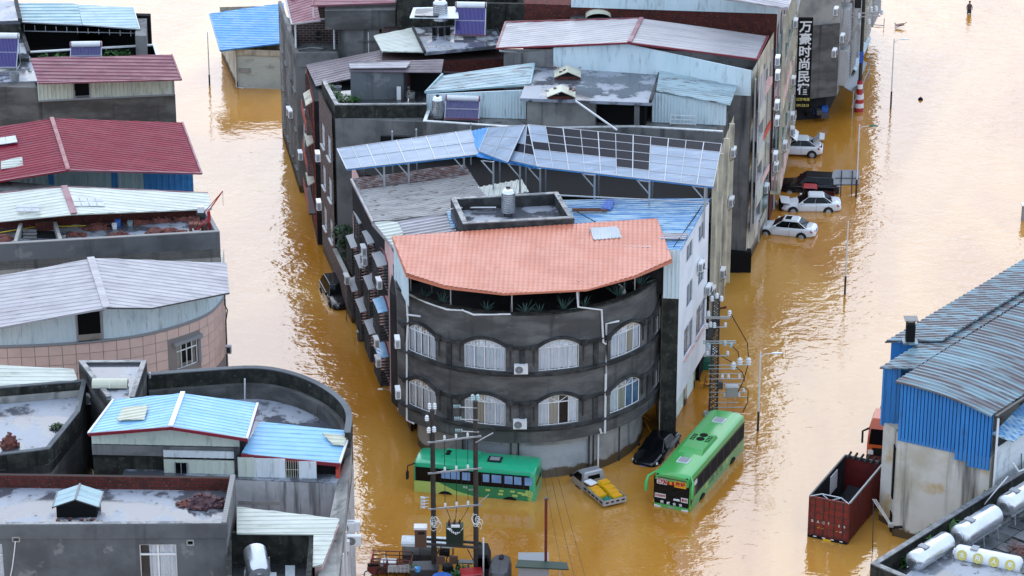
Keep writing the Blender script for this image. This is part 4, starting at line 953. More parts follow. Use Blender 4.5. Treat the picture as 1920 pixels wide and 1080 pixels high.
# ---- house with cream sheet, wet roof, steel tank and water heater
tC = thing('brick_rear_house', 'brick house with a wet flat roof and cream roof sheet', 'house', (-4, 14, 0))
G().prism([(-9.6, 11), (-.6, 12), (-.4, 22), (-9.8, 22)], -1, 13.4).o('wall', 'brick', tC)
cr = [at(700, 66, 13.9), at(773, 53, 14.2), at(796, 97, 14.2), at(716, 97, 13.8)]
G().sheet(cr, (1, 0, 0), .3, .03, .06).o('cream_sheet', 'cream_roof', tC)
wr = [at(774, 52, 14.3), at(926, 44, 14.3), at(945, 84, 14.3), at(797, 98, 14.3)]
G().slab(wr, .25).o('wet_slab', 'wet_roof', tC)
G().bar(wr[0], wr[3], .15, .25).bar(wr[1], wr[2], .15, .25).o('slab_rim', 'conc_mould', tC)
G().box((-6.0, 21, 14.6), (5.5, 4.0, 2.6)).box((-1.2, 23, 14.6), (4.2, 3.5, 2.8)).o('rear_parapet', 'moss', tC)
G().slab([at(768, 33, 15.95), at(860, 34, 15.95), at(858, 12, 15.95), at(775, 14, 15.95)], .06).o('pale_floor', 'white_panel', tC)
G().slab([at(777, 29, 16.1), at(822, 30, 16.1), at(818, 15, 16.1), at(780, 16, 16.1)], .1).o('dark_pool', 'wet_dark', tC)
G().strip([xy(at(868, 8, 16.2)), xy(at(990, 10, 16.2)), (-.2, 30)], .3, 14, 16.3).o('rear_box', 'moss', tC)
steel_tank(at(826, 66, 14.3), 1.25, 'tall ribbed steel tank on legs at the top edge of the photo', 1.2)
heater(at(882, 66, 14.3), R(-3), 'large violet tube water heater on the wet roof beside the tall steel tank', 2.35, 1.25, tilt=48, red=True)
g = thing('tank_feet', 'dark concrete feet under the tall steel tank', 'footing', at(826, 66, 14.3))
for dx, dy in ((-.45, 0), (.05, -.1), (.55, .1)): G().box((dx, dy, .3), (.35, .3, .6)).o('foot', 'black', g, local=True)

# ---- long pale gable house behind the slab
tL = thing('pale_gable_house', 'long concrete house with a pale pink-grey gable roof and teal cladding', 'house', (8, 9, 0))
cF = (17.0, 3.2); cBk = (19.6, 13.6)
G().prism([(-.6, 7.0), cF, cBk, (-.6, 14.0)], -1, 13.5).o('wall', 'conc', tL)
tw = [V((3.0, 6.3, 13.3)), V((17.0, 3.18, 13.5)), V((17.0, 3.18, 15.4)), V((8.3, 5.0, 16.75)), V((3.0, 6.3, 16.1))]
G().sheet(tw, (0, 0, 1), .24, .03, .08).o('cladding', 'teal_wall', tL)
G().poly([V((-.6, 6.98, 13.5)), V((3, 6.3, 13.5)), V((3, 6.3, 16)), V((-.6, 6.98, 15.3))]).o('left_gable', 'conc', tL)
pipe(tL, [at(936, 95, 15.3), at(1040, 104, 15.0)], .08, 'white', 'white_rail')
r1, a1 = roof(tL, [(948, 42, 15.7), (1203, 35, 17.0), (1180, 81, 17.0), (931, 91, 15.7)], (1, 0, .1), 'pale_roof', trim='red_trim', edges=(2, 3, 0), pitch=.52)
r2, a2 = roof(tL, [(1203, 35, 17.0), (1440, 68, 15.7), (1419, 112, 15.7), (1180, 81, 17.0)], (1, 0, -.15), 'pale_roof', trim='red_trim', edges=(1, 2), pitch=.52)
G().bar(a2[0]+V((0, 0, .08)), a2[3]+V((0, 0, .08)), .3, .1).o('ridge_cap', 'maroon', tL)
mLr, Lr = flat(cF, cBk)
hl = [(u, u+1.7, z, z+1.9) for u in (.6, 3.4, 5.8, 8.2) for z in (2.6, 5.7, 8.8, 11.4)]
g = G(); g.wall(lambda u, d, z: mLr(u, d-.02, z), Lr, 1.0, 15.3, hl, .3); g.o('street_wall', 'cream_facade', tL)
for h in hl: window(lambda u, d, z: mLr(u, d-.02, z), *h, tL, 2, None, 0, cur=['curtain', None], fm='plastic_grey' if h[0] < 3 else 'galv', deep=.5)
g = G(); g.wall(lambda u, d, z: mLr(u, d-.55, z), 3.2, 3.2, 14.8, [(.4, 2.6, z, z+1.9) for z in (3.6, 6.8, 9.9)], .4); g.bar(mLr(0, -.3, 3.2), mLr(0, -.3, 14.8), .1, .5).o('bay_front', 'grey_facade', tL)
for z in (5.4, 8.6, 11.7): G().box(mLr(1.6, -.58, z), (.12, 2.6, 1.0), rz=math.atan2(cBk[1]-cF[1], cBk[0]-cF[0])-math.pi/2).o('cream_spandrel', 'cream_roof', tL)
for k, z in enumerate((4.2, 7.6, 11.0)):
    for u in (3.6, 5.4): G().box(mLr(u, -.35, z), (.3, 1.6, 2.7), rz=math.atan2(cBk[1]-cF[1], cBk[0]-cF[0])-math.pi/2).o('green_bay', 'green_glass', tL)
    G().box(mLr(4.6, -.4, z+1.7), (.3, 3.4, .5), rz=math.atan2(cBk[1]-cF[1], cBk[0]-cF[0])-math.pi/2).o('red_spandrel', 'pink_wall' if k != 1 else 'red_wall', tL)
g = G()
for u in (3.0, 6.4, 9.9): g.bar(mLr(u, -.45, 1.2), mLr(u, -.45, 15), .12, .12)
g.o('facade_pipe', 'galv', tL)
G().box((16.6, 3.3, .4), (1.6, .8, 2.4)).o('base_opening', 'black', tL)
# ---- brick-walled house at the top, and its street front with the hotel sign
tBk = thing('brick_gable_house', 'tall house with a dark red brick end wall at the top edge', 'house', (10, 20, 0))
bF = (19.5, 12.6); bB = (22.35, 30.5)
G().prism([(.9, 14.9), bF, bB, (.9, 32)], -1, 16.75).o('wall', 'brick', tBk)
G().sheet([V((4.4, 14.2, 16.7)), V((19.6, 12.5, 16.7)), V((19.6, 12.5, 18.2)), V((12, 13.3, 19.5)), V((4.4, 14.2, 17.6))], (0, 0, 1), .24, .03, .06).o('cladding', 'teal_wall', tBk)
roof(tBk, [(1350, -22, 18.9), (1490, -20, 18.0), (1476, 18, 17.9), (1330, -8, 19.3)], (1, 0, -.1), 'gray_roof', trim='gray_roof', edges=(1, 2), pitch=.52)
G().prism([xy(at(1067, 40, 16)), xy(at(1180, 38, 16)), xy(at(1180, 16, 16)), xy(at(1075, 18, 16))], 14, 16.0).o('side_roof', 'wet_dark', tBk)
t = thing('roof_skylight', 'small arched skylight in front of the dark red brick wall', 'skylight', at(1122, 34, 16.01))
pr = None; g = G()
for k in range(9):
    a = math.pi*k/8; row = (V((-.95*math.cos(a), -.5, .1+.42*math.sin(a))), V((-.95*math.cos(a), .7, .1+.42*math.sin(a))))
    if pr: g.slab([pr[0], row[0], row[1], pr[1]], .03)
    pr = row
g.o('arched_sheet', 'poly_panel', t, local=True); G().box((0, .1, .05), (1.9, 1.2, .12)).o('kerb', 'conc_mould', t, local=True)
mBk, Bk = flat(bF, bB)
hb = [(u, u+2.0, z, z+2.0) for u in (.8, 4.2, 7.6, 11, 14.2) for z in (3.4, 6.8, 10.2, 13.4)]
g = G(); g.wall(lambda u, d, z: mBk(u, d-.05, z), Bk, 2.6, 16.8, hb, .4); g.o('street_wall', 'grey_facade', tBk)
for h in hb: window(lambda u, d, z: mBk(u, d-.05, z), *h, tBk, 3, h[2]+1.4, 0, cur=['curtain', None, None], fm='galv' if h[0] < 8 else 'white', deep=.6)
for k, z in enumerate((2.7, 6.0, 9.4, 12.7)):
    G().slab([mBk(0, 0, z), mBk(Bk, 0, z), mBk(Bk, -.75, z), mBk(0, -.75, z)], .25).o('floor_band', 'grey_facade' if k % 2 else 'cream_facade', tBk)
    G().slab([mBk(.4, -.05, z+.75), mBk(9, -.05, z+.75), mBk(9, -.72, z+.75), mBk(.4, -.72, z+.75)], .7).o('balcony_wall', 'pink_wall' if k % 2 == 0 else 'green_glass', tBk)
g = G()
for u in (0, 3.3, 6.7, 10.1, 13.5, Bk): g.bar(mBk(u, -.62, 2.6), mBk(u, -.62, 16.6), .22, .3)
g.o('facade_column', 'cream_facade', tBk)
g = G(); g.wall(lambda u, d, z: mBk(u, d+.8, z), Bk, -1.2, 2.6, [(u, u+2.6, -1.2, 2.2) for u in (.5, 3.8, 7.1, 10.4, 13.7)], .3); g.poly([mBk(0, 0, 2.55), mBk(Bk, 0, 2.55), mBk(Bk, .8, 2.55), mBk(0, .8, 2.55)]); g.o('ground_floor_wall', 'conc', tBk)
for u in (.5, 3.8, 7.1, 10.4, 13.7): G().poly([mBk(u, 1.1, -1.2), mBk(u+2.6, 1.1, -1.2), mBk(u+2.6, 1.1, 2.2), mBk(u, 1.1, 2.2)]).o('shop_opening', 'room_dark', tBk)
for u in (12.2,): G().slab([mBk(u, -.7, 2.9), mBk(u+2.2, -.7, 2.9), mBk(u+2.2, -1.2, 2.5), mBk(u, -1.2, 2.5)], .05).o('awning', 'metal_dark' if u < 6 else 'white', tBk)
for px, py, s_ in ((1453, 112, 'top pair left of the sign, upper one'), (1453, 140, 'top pair left of the sign, lower one'), (1452, 196, 'second pair left of the sign, upper one'), (1452, 226, 'second pair left of the sign, lower one'), (1449, 292, 'above the drowned cars, upper unit'), (1450, 312, 'above the drowned cars, lower unit'), (1467, 272, 'between the sign and the white hatchback'), (1483, 150, 'directly left of the sign middle'), (1481, 218, 'just below left of the sign'), (1487, 42, 'at the top left corner of the sign'), (1481, 245, 'near the white banner')):
    acw(px, py, bF, bB, 'white air conditioner on the tall front, '+s_, .75)
acw(1432, 352, cF, cBk, 'white air conditioner low on the street front beside the green glass bays', .4)
# hotel sign
sg = thing('hotel_sign', 'tall black hotel sign with white vertical characters', 'sign', at(1496, 205, 3.8))
sp = [at(1491, 207, 4.0), at(1518, 207, 4.0)]; top = [zset(sp[0], 11.7), zset(sp[1], 11.7)]
hgt = 11.7-4.0; cx = (sp[0]+sp[1])/2; dx = (sp[1]-sp[0]); dx.z = 0; wd = dx.length
G().box(cx+V((0, .15, hgt/2)), (wd, .26, hgt), rz=math.atan2(dx.y, dx.x)).o('board', 'signal_black', sg)
for k, c in enumerate('万豪时尚民宿'):
    text(c, 1.02, frame4(cx+V((.0, -.02, hgt-.75-k*1.04)), dx, (0, 0, 1)), 'char_white', 'character', sg, .02, bold=.022)
text('订房电话', .27, frame4(cx+V((0, -.02, .92)), dx, (0, 0, 1)), 'char_yellow', 'character', sg, .015, bold=.006)
text('5913213', .29, frame4(cx+V((0, -.02, .42)), dx, (0, 0, 1)), 'char_yellow', 'character', sg, .015, bold=.006)
g = G()
for z in (1.2, 3.2, 5.2, 7.0): g.bar(sp[0]+V((0, .15, z)), sp[0]+V((-.9, .3, z)), .07, .07)
g.o('bracket', 'iron', sg)
# ---- next house up the right-hand street
tN = thing('far_street_house', 'stained concrete house with grey shuttered bays behind the hotel sign', 'house', (24, 38, 0))
nF, nB = (27.0, 36.5), (33.5, 62)
G().prism([(18, 34.5), nF, nB, (18, 62)], 2.2, 18).o('wall', 'conc_light', tN)
G().prism([(18, 35.2), (26.2, 37.2), (32.7, 62), (18, 62)], -1, 2.21).o('ground_floor_wall', 'dark', tN)
G().strip([(22, 34.6), (27.0, 36.45)], .1, 2.21, 8.5).o('stained_render', 'conc_dark', tN)
mN, NL = flat(nF, nB)
for k, (u0, u1, m_) in enumerate(((.3, 2.2, 'grey_facade'), (3.0, 6.2, 'conc_light'), (8.0, 11, 'grey_facade'), (12.5, 15.5, 'cream_facade'), (17, 22, 'grey_facade'))):
    for z in (3.0, 6.6, 10.2):
        b = G().box(mN((u0+u1)/2, -.3, z+1.5), (.7, u1-u0, 3.0), rz=math.atan2(nB[1]-nF[1], nB[0]-nF[0])-math.pi/2).o('bay', m_, tN)
        g = G()
        for q in range(9): g.bar(mN(u0, -.68, z+.3+q*.3), mN(u1, -.68, z+.3+q*.3), .03, .08)
        g.o('louvre', 'plastic_grey', b)
G().slab([mN(1, 0, 2.9), mN(9, 0, 3.0), mN(9, -1.3, 2.3), mN(1, -1.3, 2.2)], .05).o('awning', 'metal_dark', tN)
G().slab([mN(5, 0, 3.4), mN(14, 0, 3.5), mN(14, -.9, 2.9), mN(5, -.9, 2.8)], .05).o('green_awning', 'teal_roof', tN)
g = G()
for u in (1, 4, 7.5, 11): g.bar(mN(u, -1.25, -1), mN(u, -1.25, 2.3), .08, .08)
g.bar(mN(.2, -1.28, 1.2), mN(11, -1.28, 1.2), .06, .06).o('awning_frame', 'galv', tN)
G().bar((21.5, 33.9, 14.8), (23.6, 33.2, 14.8), .05, .05).bar((23.6, 33.2, 11.5), (23.6, 33.2, 14.8), .05, .05).bar((21.5, 33.9, 13.2), (23.6, 33.2, 13.2), .05, .05).o('window_cage', 'galv', tN)
for k, (px, py) in enumerate(((1563, 20), (1560, 98), (1575, 70))): acw(px, py, nF, nB, 'white air conditioner on the stained house behind the sign, '+('at the top edge', 'lowest, over the blue awning', 'middle')[k], .8)
t = thing('roadside_pile', 'dark heap of wet goods under the awning behind the sign', 'goods', (25.2, 36.8, 0)); rd = random.Random(3)
for k in range(9): G().box((rd.uniform(-.9, .9), rd.uniform(-.6, .6), .2+rd.random()*.9), (.7, .5, .4), rz=rd.random()*3).o('bag', rd.choice(['dark', 'blue_tarp', 'metal_dark', 'cloth_grey']), t, local=True)
# ---- left-hand AC units of the red front and grey fronts
for px, py, A_, B_, s_ in ((546, 208, mA, mB, 'grey street front, high'), (549, 92+120, mA, mB, 'grey street front, just below the high one'), (568, 290, mA, mB, 'grey street front, low above the water'), (601, 292, rA, rB, 'red street front, middle'), (603, 383, rA, rB, 'red street front, lowest beside the water')):
    acw(px, py, A_, B_, 'white air conditioner on the '+s_, .75)
# ---- shuttered shed with bright blue roof
tK = thing('blue_roof_shed', 'cream shuttered garage with a bright blue roof standing in water', 'shed', at(490, 165, 0))
k0, k1 = at(443, 165, 0), at(537, 168, 0); kb0 = k0+V((-2.1, 9, 0)); kb1 = k1+V((-1.5, 9, 0))
mk, kl = flat(k0, k1); g = G(); g.wall(mk, kl, -1, 3.5, [(.15, kl-.35, -1, 3.0)], .15); g.prism([xy(k0), xy(k1), xy(kb1), xy(kb0)], -1, [3.5, 3.7, 4.75, 4.5], top=False); g.f.pop(-4); g.o('wall', 'cream_facade', tK)
sh2 = G()
for q in range(24):
    z = -.6+q*.15; sh2.poly([mk(.15, .1, z), mk(kl-.35, .1, z), mk(kl-.35, .13, z+.13), mk(.15, .13, z+.13)]); sh2.poly([mk(.15, .13, z+.13), mk(kl-.35, .13, z+.13), mk(kl-.35, .1, z+.15), mk(.15, .1, z+.15)])
shx = sh2.o('roller_shutter', 'cream_roof', tK); G().bar(mk(.3, .06, 1.6), mk(1.3, .06, 1.6), .04, .35).o('hatch', 'conc_light', shx)
roof(tK, [(393, 27, 4.6), (532, 4, 4.9), (541, 80, 3.7), (413, 95, 3.7)], (1, 0, 0), 'blue_bright', pitch=.5, trim='blue_bright', edges=(2, 3))
pipe(tK, [k0+V((.02, -.05, 3.4)), k0+V((.02, -.05, .1)), k0+V((.6, -.1, .02))], .05)
o = G().lathe([(.5, 0), (.5, .25), (.1, .4)], n=16).o('roof_vent', 'white', loc=at(525, 16, 4.8), label='white round vent on the bright blue shed roof', category='vent')
# ================================================================ left-hand row, back to front
def plain(par, pts, z0, z1, mat, name='wall'): return G().prism(pts, z0, z1).o(name, mat, par)
# L0: open shed with a teal roof at the top
t0 = thing('teal_shed_house', 'house with an open dark attic under a pale teal sheet roof', 'house', (-34, 28, 0))
plain(t0, [(-42, 24.6), (-28.6, 23.6), (-30.2, 33), (-42, 34)], -1, 8.2, 'dark')
roof(t0, [(28, 6, 11.3), (146, 8, 11.3), (154, 47, 11.0), (40, 42, 11.0)], (1, 0, 0), 'teal_pale', pitch=.75, h=.06, trim='galv', edges=(2,), tw=.08)
roof(t0, [(146, 9, 11.3), (250, 14, 11.3), (262, 55, 11.0), (155, 47, 11.0)], (1, 0, 0), 'blue_faded' if False else 'teal_pale', pitch=.6, trim='galv', edges=(1, 2), tw=.08)
plain(t0, [(-41.5, 31.4), (-29, 30.4), (-29, 31), (-41.5, 32)], 8, 11.0, 'black', 'back_wall')
g = G()
for k in range(11): p = at(45+k*20, 46+k*1.2, 10.75); g.bar(p, p-V((0, 0, .45)), .05, .05); 
g.bar(at(45, 58, 10.3), at(250, 62, 10.3), .06, .06); g.o('eave_truss', 'galv', t0)
G().slab([at(141, 60, 10.5)+V((0, 2, 0)), at(184, 60, 10.5)+V((0, 2, 0)), at(184, 60, 10.5)+V((0, 2, -2)), at(141, 60, 10.5)+V((0, 2, -2))], .03).o('purple_curtain', 'tube_violet', t0)
pipe(t0, [at(258, 57, 10.9), at(251, 63, 10.4)], .04, 'galv', 'bracket')
plain(t0, [(-29.6, 25.5), (-28.7, 25.4), (-29.2, 30), (-30, 30)], 8.2, 10.9, 'conc', 'end_wall')
# neighbour on the far left with a wet roof
t1 = thing('wet_roof_house', 'concrete house with small wet flat roofs at the top left corner', 'house', (-40, 22, 0))
w1 = [at(-80, -8, 11.5), at(30, 2, 11.5), at(38, 38, 11.5), at(-70, 42, 11.5)]
G().slab(w1, .3).o('upper_slab', 'wet_roof', t1); G().strip([xy(w1[3]), xy(w1[2])], .3, 8, 11.2).o('wall', 'moss', t1); G().bar(w1[1], w1[2], .3, .3).o('slab_rim', 'conc_mould', t1)
w2 = [at(-80, 60, 10), at(40, 57, 10), at(54, 100, 10), at(-70, 104, 10)]
G().slab(w2, .4).o('middle_slab', 'wet_roof', t1); G().bar(w2[1]+V((0, 0, .08)), w2[2]+V((0, 0, .08)), .25, .25).o('slab_rim', 'conc_mould', t1)
w3 = [at(-80, 105, 9.3), at(56, 104, 9.3), at(72, 152, 9.3), at(-70, 156, 9.3)]
G().slab(w3, .3).o('lower_slab', 'wet_roof', t1)
plain(t1, [xy(w2[3]), xy(w2[2]), xy(w1[2]), xy(w1[3])], -1, 9.6, 'moss'); plain(t1, [xy(w3[3]), xy(w3[2]), xy(w3[1]), xy(w3[0])], -1, 8.98, 'conc_dark')
heater(at(0, 126, 9.32), R(-2), 'large solar water heater cut by the left edge of the photo', 3.0, 1.35, tilt=50, red=False, n=26)
bucket(at(28, 150, 9.32), .4, .6, 'plastic_grey', 'grey plastic tub in front of the water heater at the left edge', 'tub', 'tub')
# L1: terrace with heater and greens
t2 = thing('roof_garden_house', 'house with a white-edged roof garden between the teal and pink roofs', 'house', (-33, 24, 0))
c4 = [at(50, 97, 9.5), at(292, 83, 9.5), at(300, 108, 9.5), at(58, 122, 9.5)]
plain(t2, [xy(p) for p in c4][::-1], -1, 8.55, 'dark'); G().strip([xy(c4[2]), xy(c4[1]), xy(c4[0])], .2, 8.0, 9.45).o('parapet', 'black', t2)
G().strip([xy(c4[2]), xy(c4[1]), xy(c4[0])], .26, 9.452, 9.55).o('white_coping', 'white', t2)
for k, (px, py, r_) in enumerate(((83, 118, .8), (112, 116, .8), (207, 110, .9), (222, 106, .9), (235, 108, .7))):
    bush(at(px, py, 8.6), r_, 'green vegetable patch on the white-edged roof garden, '+('far left', 'just left of the water heater', 'just right of the water heater', 'second right of the water heater', 'rightmost')[k], n=200, group='green patches on the roof garden', flat_=1.0, leaf=.16)
heater(at(162, 124, 8.6), R(3), 'solar water heater with a red print on the white-edged roof garden', 2.5, 1.0)
for k, px in enumerate((245, 268, 281)):
    b = G().box((0, 0, .15), (.8 if k == 0 else .45, .5, .3)); b.o('planter', 'conc_light', loc=at(px, 103, 8.6), label=('pale planter box right of the greens on the roof garden', 'small pale box near the roof garden corner, left one', 'small pale box near the roof garden corner, right one')[k], category='planter')
# L2: pink narrow roof
t3 = thing('pink_roof_house', 'dark-walled house with a faded pink sheet roof and cream cladding', 'house', (-30, 16, 0))
r_, a = roof(t3, [(57, 109, 10.9), (322, 103, 10.9), (340, 150, 10.1), (72, 157, 10.1)], (1, 0, 0), 'maroon', trim='maroon', edges=(1, 2), pitch=.5, h=.06)
z_ = 8.25; b0, b1 = at(72, 188, z_), at(326, 176, z_)
for k, (x0, x1) in enumerate(((72, 139), (169, 326))):
    p, q = b0.lerp(b1, (x0-72)/254), b0.lerp(b1, (x1-72)/254)
    G().sheet([p, q, zset(q, 9.95), zset(p, 9.95)], (0, 0, 1), .3, .03, .06).o('cladding', 'cream_wall', t3)
p, q = b0.lerp(b1, 67/254), b0.lerp(b1, 97/254); G().poly([p+V((0, .6, 0)), q+V((0, .6, 0)), zset(q, 9.9)+V((0, .6, 0)), zset(p, 9.9)+V((0, .6, 0))]).o('dark_opening', 'black', t3)
g = G(); g.bar(p, zset(p, 9.9), .1, .1).bar(q, zset(q, 9.9), .1, .1).bar(p, q, .12, .1); g.o('opening_frame', 'plastic_grey', t3)
g = G(); g.bar(b0-V((0, .05, .05)), b1-V((0, .05, .05)), .1, .1).bar(b1, zset(b1, 9.95), .14, .14); g.o('base_trim', 'plastic_grey', t3)
plain(t3, [xy(b0+V((0, .02, 0)))]+[xy(b1+V((.1, .02, 0))), xy(a[1]+V((-.8, 0, 0))), xy(a[0])], -1, 8.2, 'conc_dark')
plain(t3, [(b0.x-4, b0.y+.3), xy(b0+V((-.02, .03, 0))), xy(a[0]), (b0.x-4, a[0].y)], -1, 9.25, 'conc_dark', 'left_wall')
# L3: red gable
t4 = thing('red_gable_house', 'house with a deep red sheet gable roof and blue-green cladding', 'house', (-29, -5, 0))
r1, a1 = roof(t4, [(-60, 247, 12.0), (97, 222, 13.2), (128, 320, 12.8), (-40, 347, 11.7)], (1, 0, .1), 'red_roof', trim='red_trim', edges=(2,), pitch=.42)
r2, a2 = roof(t4, [(97, 222, 13.2), (342, 230, 12.0), (378, 326, 11.6), (128, 320, 12.8)], (1, 0, -.12), 'red_roof', trim='maroon', edges=(1, 2), pitch=.42)
G().bar(a2[0]+V((0, 0, .07)), a2[3]+V((0, 0, .07)), .28, .08).o('ridge_cap', 'red_trim', t4)
q = [at(2, 304, 11.97+.25), at(42, 298, 12.35), at(44, 314, 12.25), at(2, 320, 12.05)]
G().sheet([p+V((0, 0, .1)) for p in q], (1, 0, .1), .4, .04, .02).o('pale_sheet', 'cream_roof', r1)
for s_ in range(2):
    q = [at(-10+s_*20, 263-s_*3, 12.35+s_*.15), at(9+s_*20, 260-s_*3, 12.5+s_*.15), at(13+s_*20, 272-s_*3, 12.45+s_*.15), at(-7+s_*20, 275-s_*3, 12.3+s_*.15)]
    G().slab([p+V((0, 0, .13)) for p in q], .04).o('solar_panel', 'sky_panel', r1)
wv = [at(-40, 366, 9.2), at(363, 357, 9.2)]; wv = [zset(p, 9.2) for p in wv]
for k, (x0, x1, m_) in enumerate(((-40, 92, 'teal_mid'), (92, 103, 'blue_bright'), (103, 210, 'teal_mid'), (210, 222, 'blue_bright'), (222, 270, 'teal_mid'), (270, 363, 'blue_bright'))):
    p, q = wv[0].lerp(wv[1], (x0+40)/403), wv[0].lerp(wv[1], (x1+40)/403); ztop = lambda x: 12.55-abs(x-128)/250*1.0
    G().sheet([v_+V((0, -.12, 0)) for v_ in (zset(p, 8.2), zset(q, 8.2), zset(q, ztop(x1)-.15), zset(p, ztop(x0)-.15))], (0, 0, 1), .42, .04, .05).o('cladding', m_, t4)
plain(t4, [xy(wv[0]), xy(wv[1]), xy(a2[1]+V((-.6, -.4, 0))), xy(a1[0])], -1, 11.4, 'conc')
# L4a: cream gable
t5 = thing('cream_gable_house', 'house with a pale cream sheet gable roof, pink ridge and two solar panels', 'house', (-28, -13, 0))
r1, a1 = roof(t5, [(-60, 368, 11.8), (120, 350, 12.8), (139, 402, 12.6), (-50, 420, 11.6)], (1, 0, .1), 'cream_roof', trim='maroon', edges=(0,), tw=.06)
r2, a2 = roof(t5, [(120, 350, 12.8), (390, 362, 11.8), (398, 392, 11.7), (139, 402, 12.6)], (1, 0, -.1), 'cream_roof', trim='maroon', edges=(0,), tw=.06)
G().bar(a2[0]+V((0, 0, .07)), a2[3]+V((0, 0, .07)), .42, .06).o('ridge_cap', 'maroon', t5)
def rpan(par, x0, x1, y0, y1, z0, z1, n, sk=3):
    for k in range(n):
        xa, xb = x0+(x1-x0)*k/n, x0+(x1-x0)*(k+1)/n-1.2; za, zb = z0+(z1-z0)*k/n, z0+(z1-z0)*(k+1)/n
        for j in range(2):
            ya, yb = y0+(y1-y0)*j/2, y0+(y1-y0)*(j+1)/2-1
            G().slab([at(xa+sk*j, ya, za+.16), at(xb+sk*j, ya, zb+.16), at(xb+sk*(j+1), yb, zb+.1), at(xa+sk*(j+1), yb, za+.1)], .04).o('solar_panel', 'sky_panel', par)
rpan(r2, 133, 192, 369, 387, 12.62, 12.4, 4); rpan(r1, 30, 73, 383, 397, 12.2, 12.45, 3, 1)
plain(t5, [(-38, -16), xy(a2[2]+V((-.6, .2, 0))), xy(a2[1]+V((-.6, 0, 0))), (-38, -8)], -1, 11.5, 'conc')
# L4b: terrace under construction
t6 = thing('brick_terrace_house', 'concrete house with a brick-walled roof terrace full of rubble', 'house', (-27, -17, 0))
f0, f1, b1, b0 = at(-60, 461, 11.7), at(412, 434, 11.7), at(386, 387, 11.7), at(-60, 410, 11.7)
plain(t6, [xy(f0), xy(f1), xy(b1), xy(b0)], -1, 10.5, 'conc_light')
G().strip([xy(f0), xy(f1)], .22, 9.9, 11.65).o('front_parapet', 'conc_gray', t6); G().strip([xy(f1), xy(b1)], .22, 9.9, 11.65).o('side_parapet', 'conc_gray', t6)
G().strip([xy(b1), xy(b0)], .24, 10.4, 11.66).o('brick_wall', 'brick', t6)
g = G(); g.strip([xy(f0-V((0, .02, 0))), xy(f1+V((0, -.02, 0))), xy(b1), xy(b0)], .26, 11.662, 11.72); g.o('coping', 'rubble' if False else 'mortar', t6)
ff = [xy(f0+V((0, .25, 0))), xy(f1+V((-.25, .25, 0))), xy(b1+V((-.25, -.25, 0))), xy(b0+V((0, -.25, 0)))]
G().prism(ff, 10.5, 11.01).o('terrace_floor', 'wet_roof', t6)
g = G().strip([xy(f0-V((0, .03, 0))), xy(f1+V((.03, -.03, 0)))], .1, 5.5, 9.9).o('stained_band', 'conc_light', t6)
for px in (45, 360): G().box(zset(at(px, 470, 9.6), 7.6)+V((0, -.12, 0)), (.9, .12, 4.4)).o('pilaster', 'conc', t6)
def brickpile(p, rx, ry, n, label, mat='rubble', hh=.35, name='rubble_heap'):
    t = thing(name, label, 'rubble', p, 0, 'heaps of broken brick on the flat roofs'); rd = random.Random(int(p[0]*77)); me = None
    for k in range(n):
        a, q = rd.random()*6.283, rd.random()**.5; z = (1-q)*hh+.05
        if me is None: me = G().box((0, 0, 0), (.24, .12, .08)).o('brick', mat, t, local=True); b = me
        else: b = me.copy(); COL.objects.link(b); b.parent = t
        b.location = (rx*q*math.cos(a), ry*q*math.sin(a), z*rd.uniform(.4, 1.0)); b.rotation_euler = (rd.uniform(-.6, .6), rd.uniform(-.6, .6), rd.random()*6.3); b.scale = [rd.uniform(.8, 1.7)]*3
    m = G(); m.lathe([(1, 0), (.75, hh*.35), (.35, hh*.7), (0.02, hh*.8)], n=12)
    o = m.o('fill', mat, t, local=True); o.scale = (rx*.85, ry*.85, 1)
    return t
for k, (px, py, rx, ry, n, l_) in enumerate(((183, 428, .9, .5, 26, 'against the brick wall left of the blue drum'), (258, 419, .8, .3, 22, 'along the brick wall right of the teal bucket'), (300, 416, .9, .3, 22, 'along the brick wall, middle of the row'), (345, 413, .7, .3, 14, 'thin right end of the row by the wall'), (310, 436, 1.3, .45, 40, 'long and low beside the front parapet'), (228, 443, .9, .2, 14, 'thin, lying along the front parapet'), (362, 414, .5, .4, 14, 'beside the small red hoist'), (143, 442, .6, .3, 16, 'right of the stair hole'), (10, 450, .6, .5, 12, 'at the left edge of the photo'))):
    brickpile(at(px, py, 11.02), rx, ry, n, 'red brick heap on the brick terrace, '+l_)
sh = [at(32, 452, 11.6), at(42, 418, 11.6), at(100, 416, 11.6), at(110, 448, 11.6)]
G().strip([xy(sh[0]), xy(sh[1])], .22, 10.9, 11.6).o('stair_wall', 'conc_light', t6); G().strip([xy(sh[2])+() , xy(sh[3])], .22, 10.9, 11.6).o('stair_wall', 'conc_light', t6)
G().strip([xy(at(66, 418, 11.6)), xy(sh[2])], .22, 10.5, 11.62).o('stair_wall', 'brick', t6)
G().box(at(74, 440, 11.03), (2.2, 1.2, .03)).o('stair_hole', 'black', t6)
for k in range(3): G().box(at(56, 446-k*7, 11.05+k*.1), (.9, .35, .08)).o('stair_step', 'conc', t6)
def drum(p, r_, h, mat, label, name='plastic_drum', cat='drum'):
    t = thing(name, label, cat, p); G().lathe([(r_*.95, 0), (r_, .04), (r_, h*.33), (r_*1.04, h*.36), (r_, h*.4), (r_, h*.64), (r_*1.04, h*.67), (r_, h*.7), (r_, h)], n=16).o('body', mat, t, local=True, smooth=35); G().lathe([(r_*1.05, h), (r_*1.05, h+.05), (r_*.4, h+.08)], n=16).o('lid', mat, t, local=True, smooth=35)
drum(at(221, 424, 11.02), .2, .42, 'blue_tarp', 'blue plastic drum among the bricks on the brick terrace'); bucket(at(215, 429, 11.02), .19, .36, 'white', 'white bucket beside the blue drum on the brick terrace')
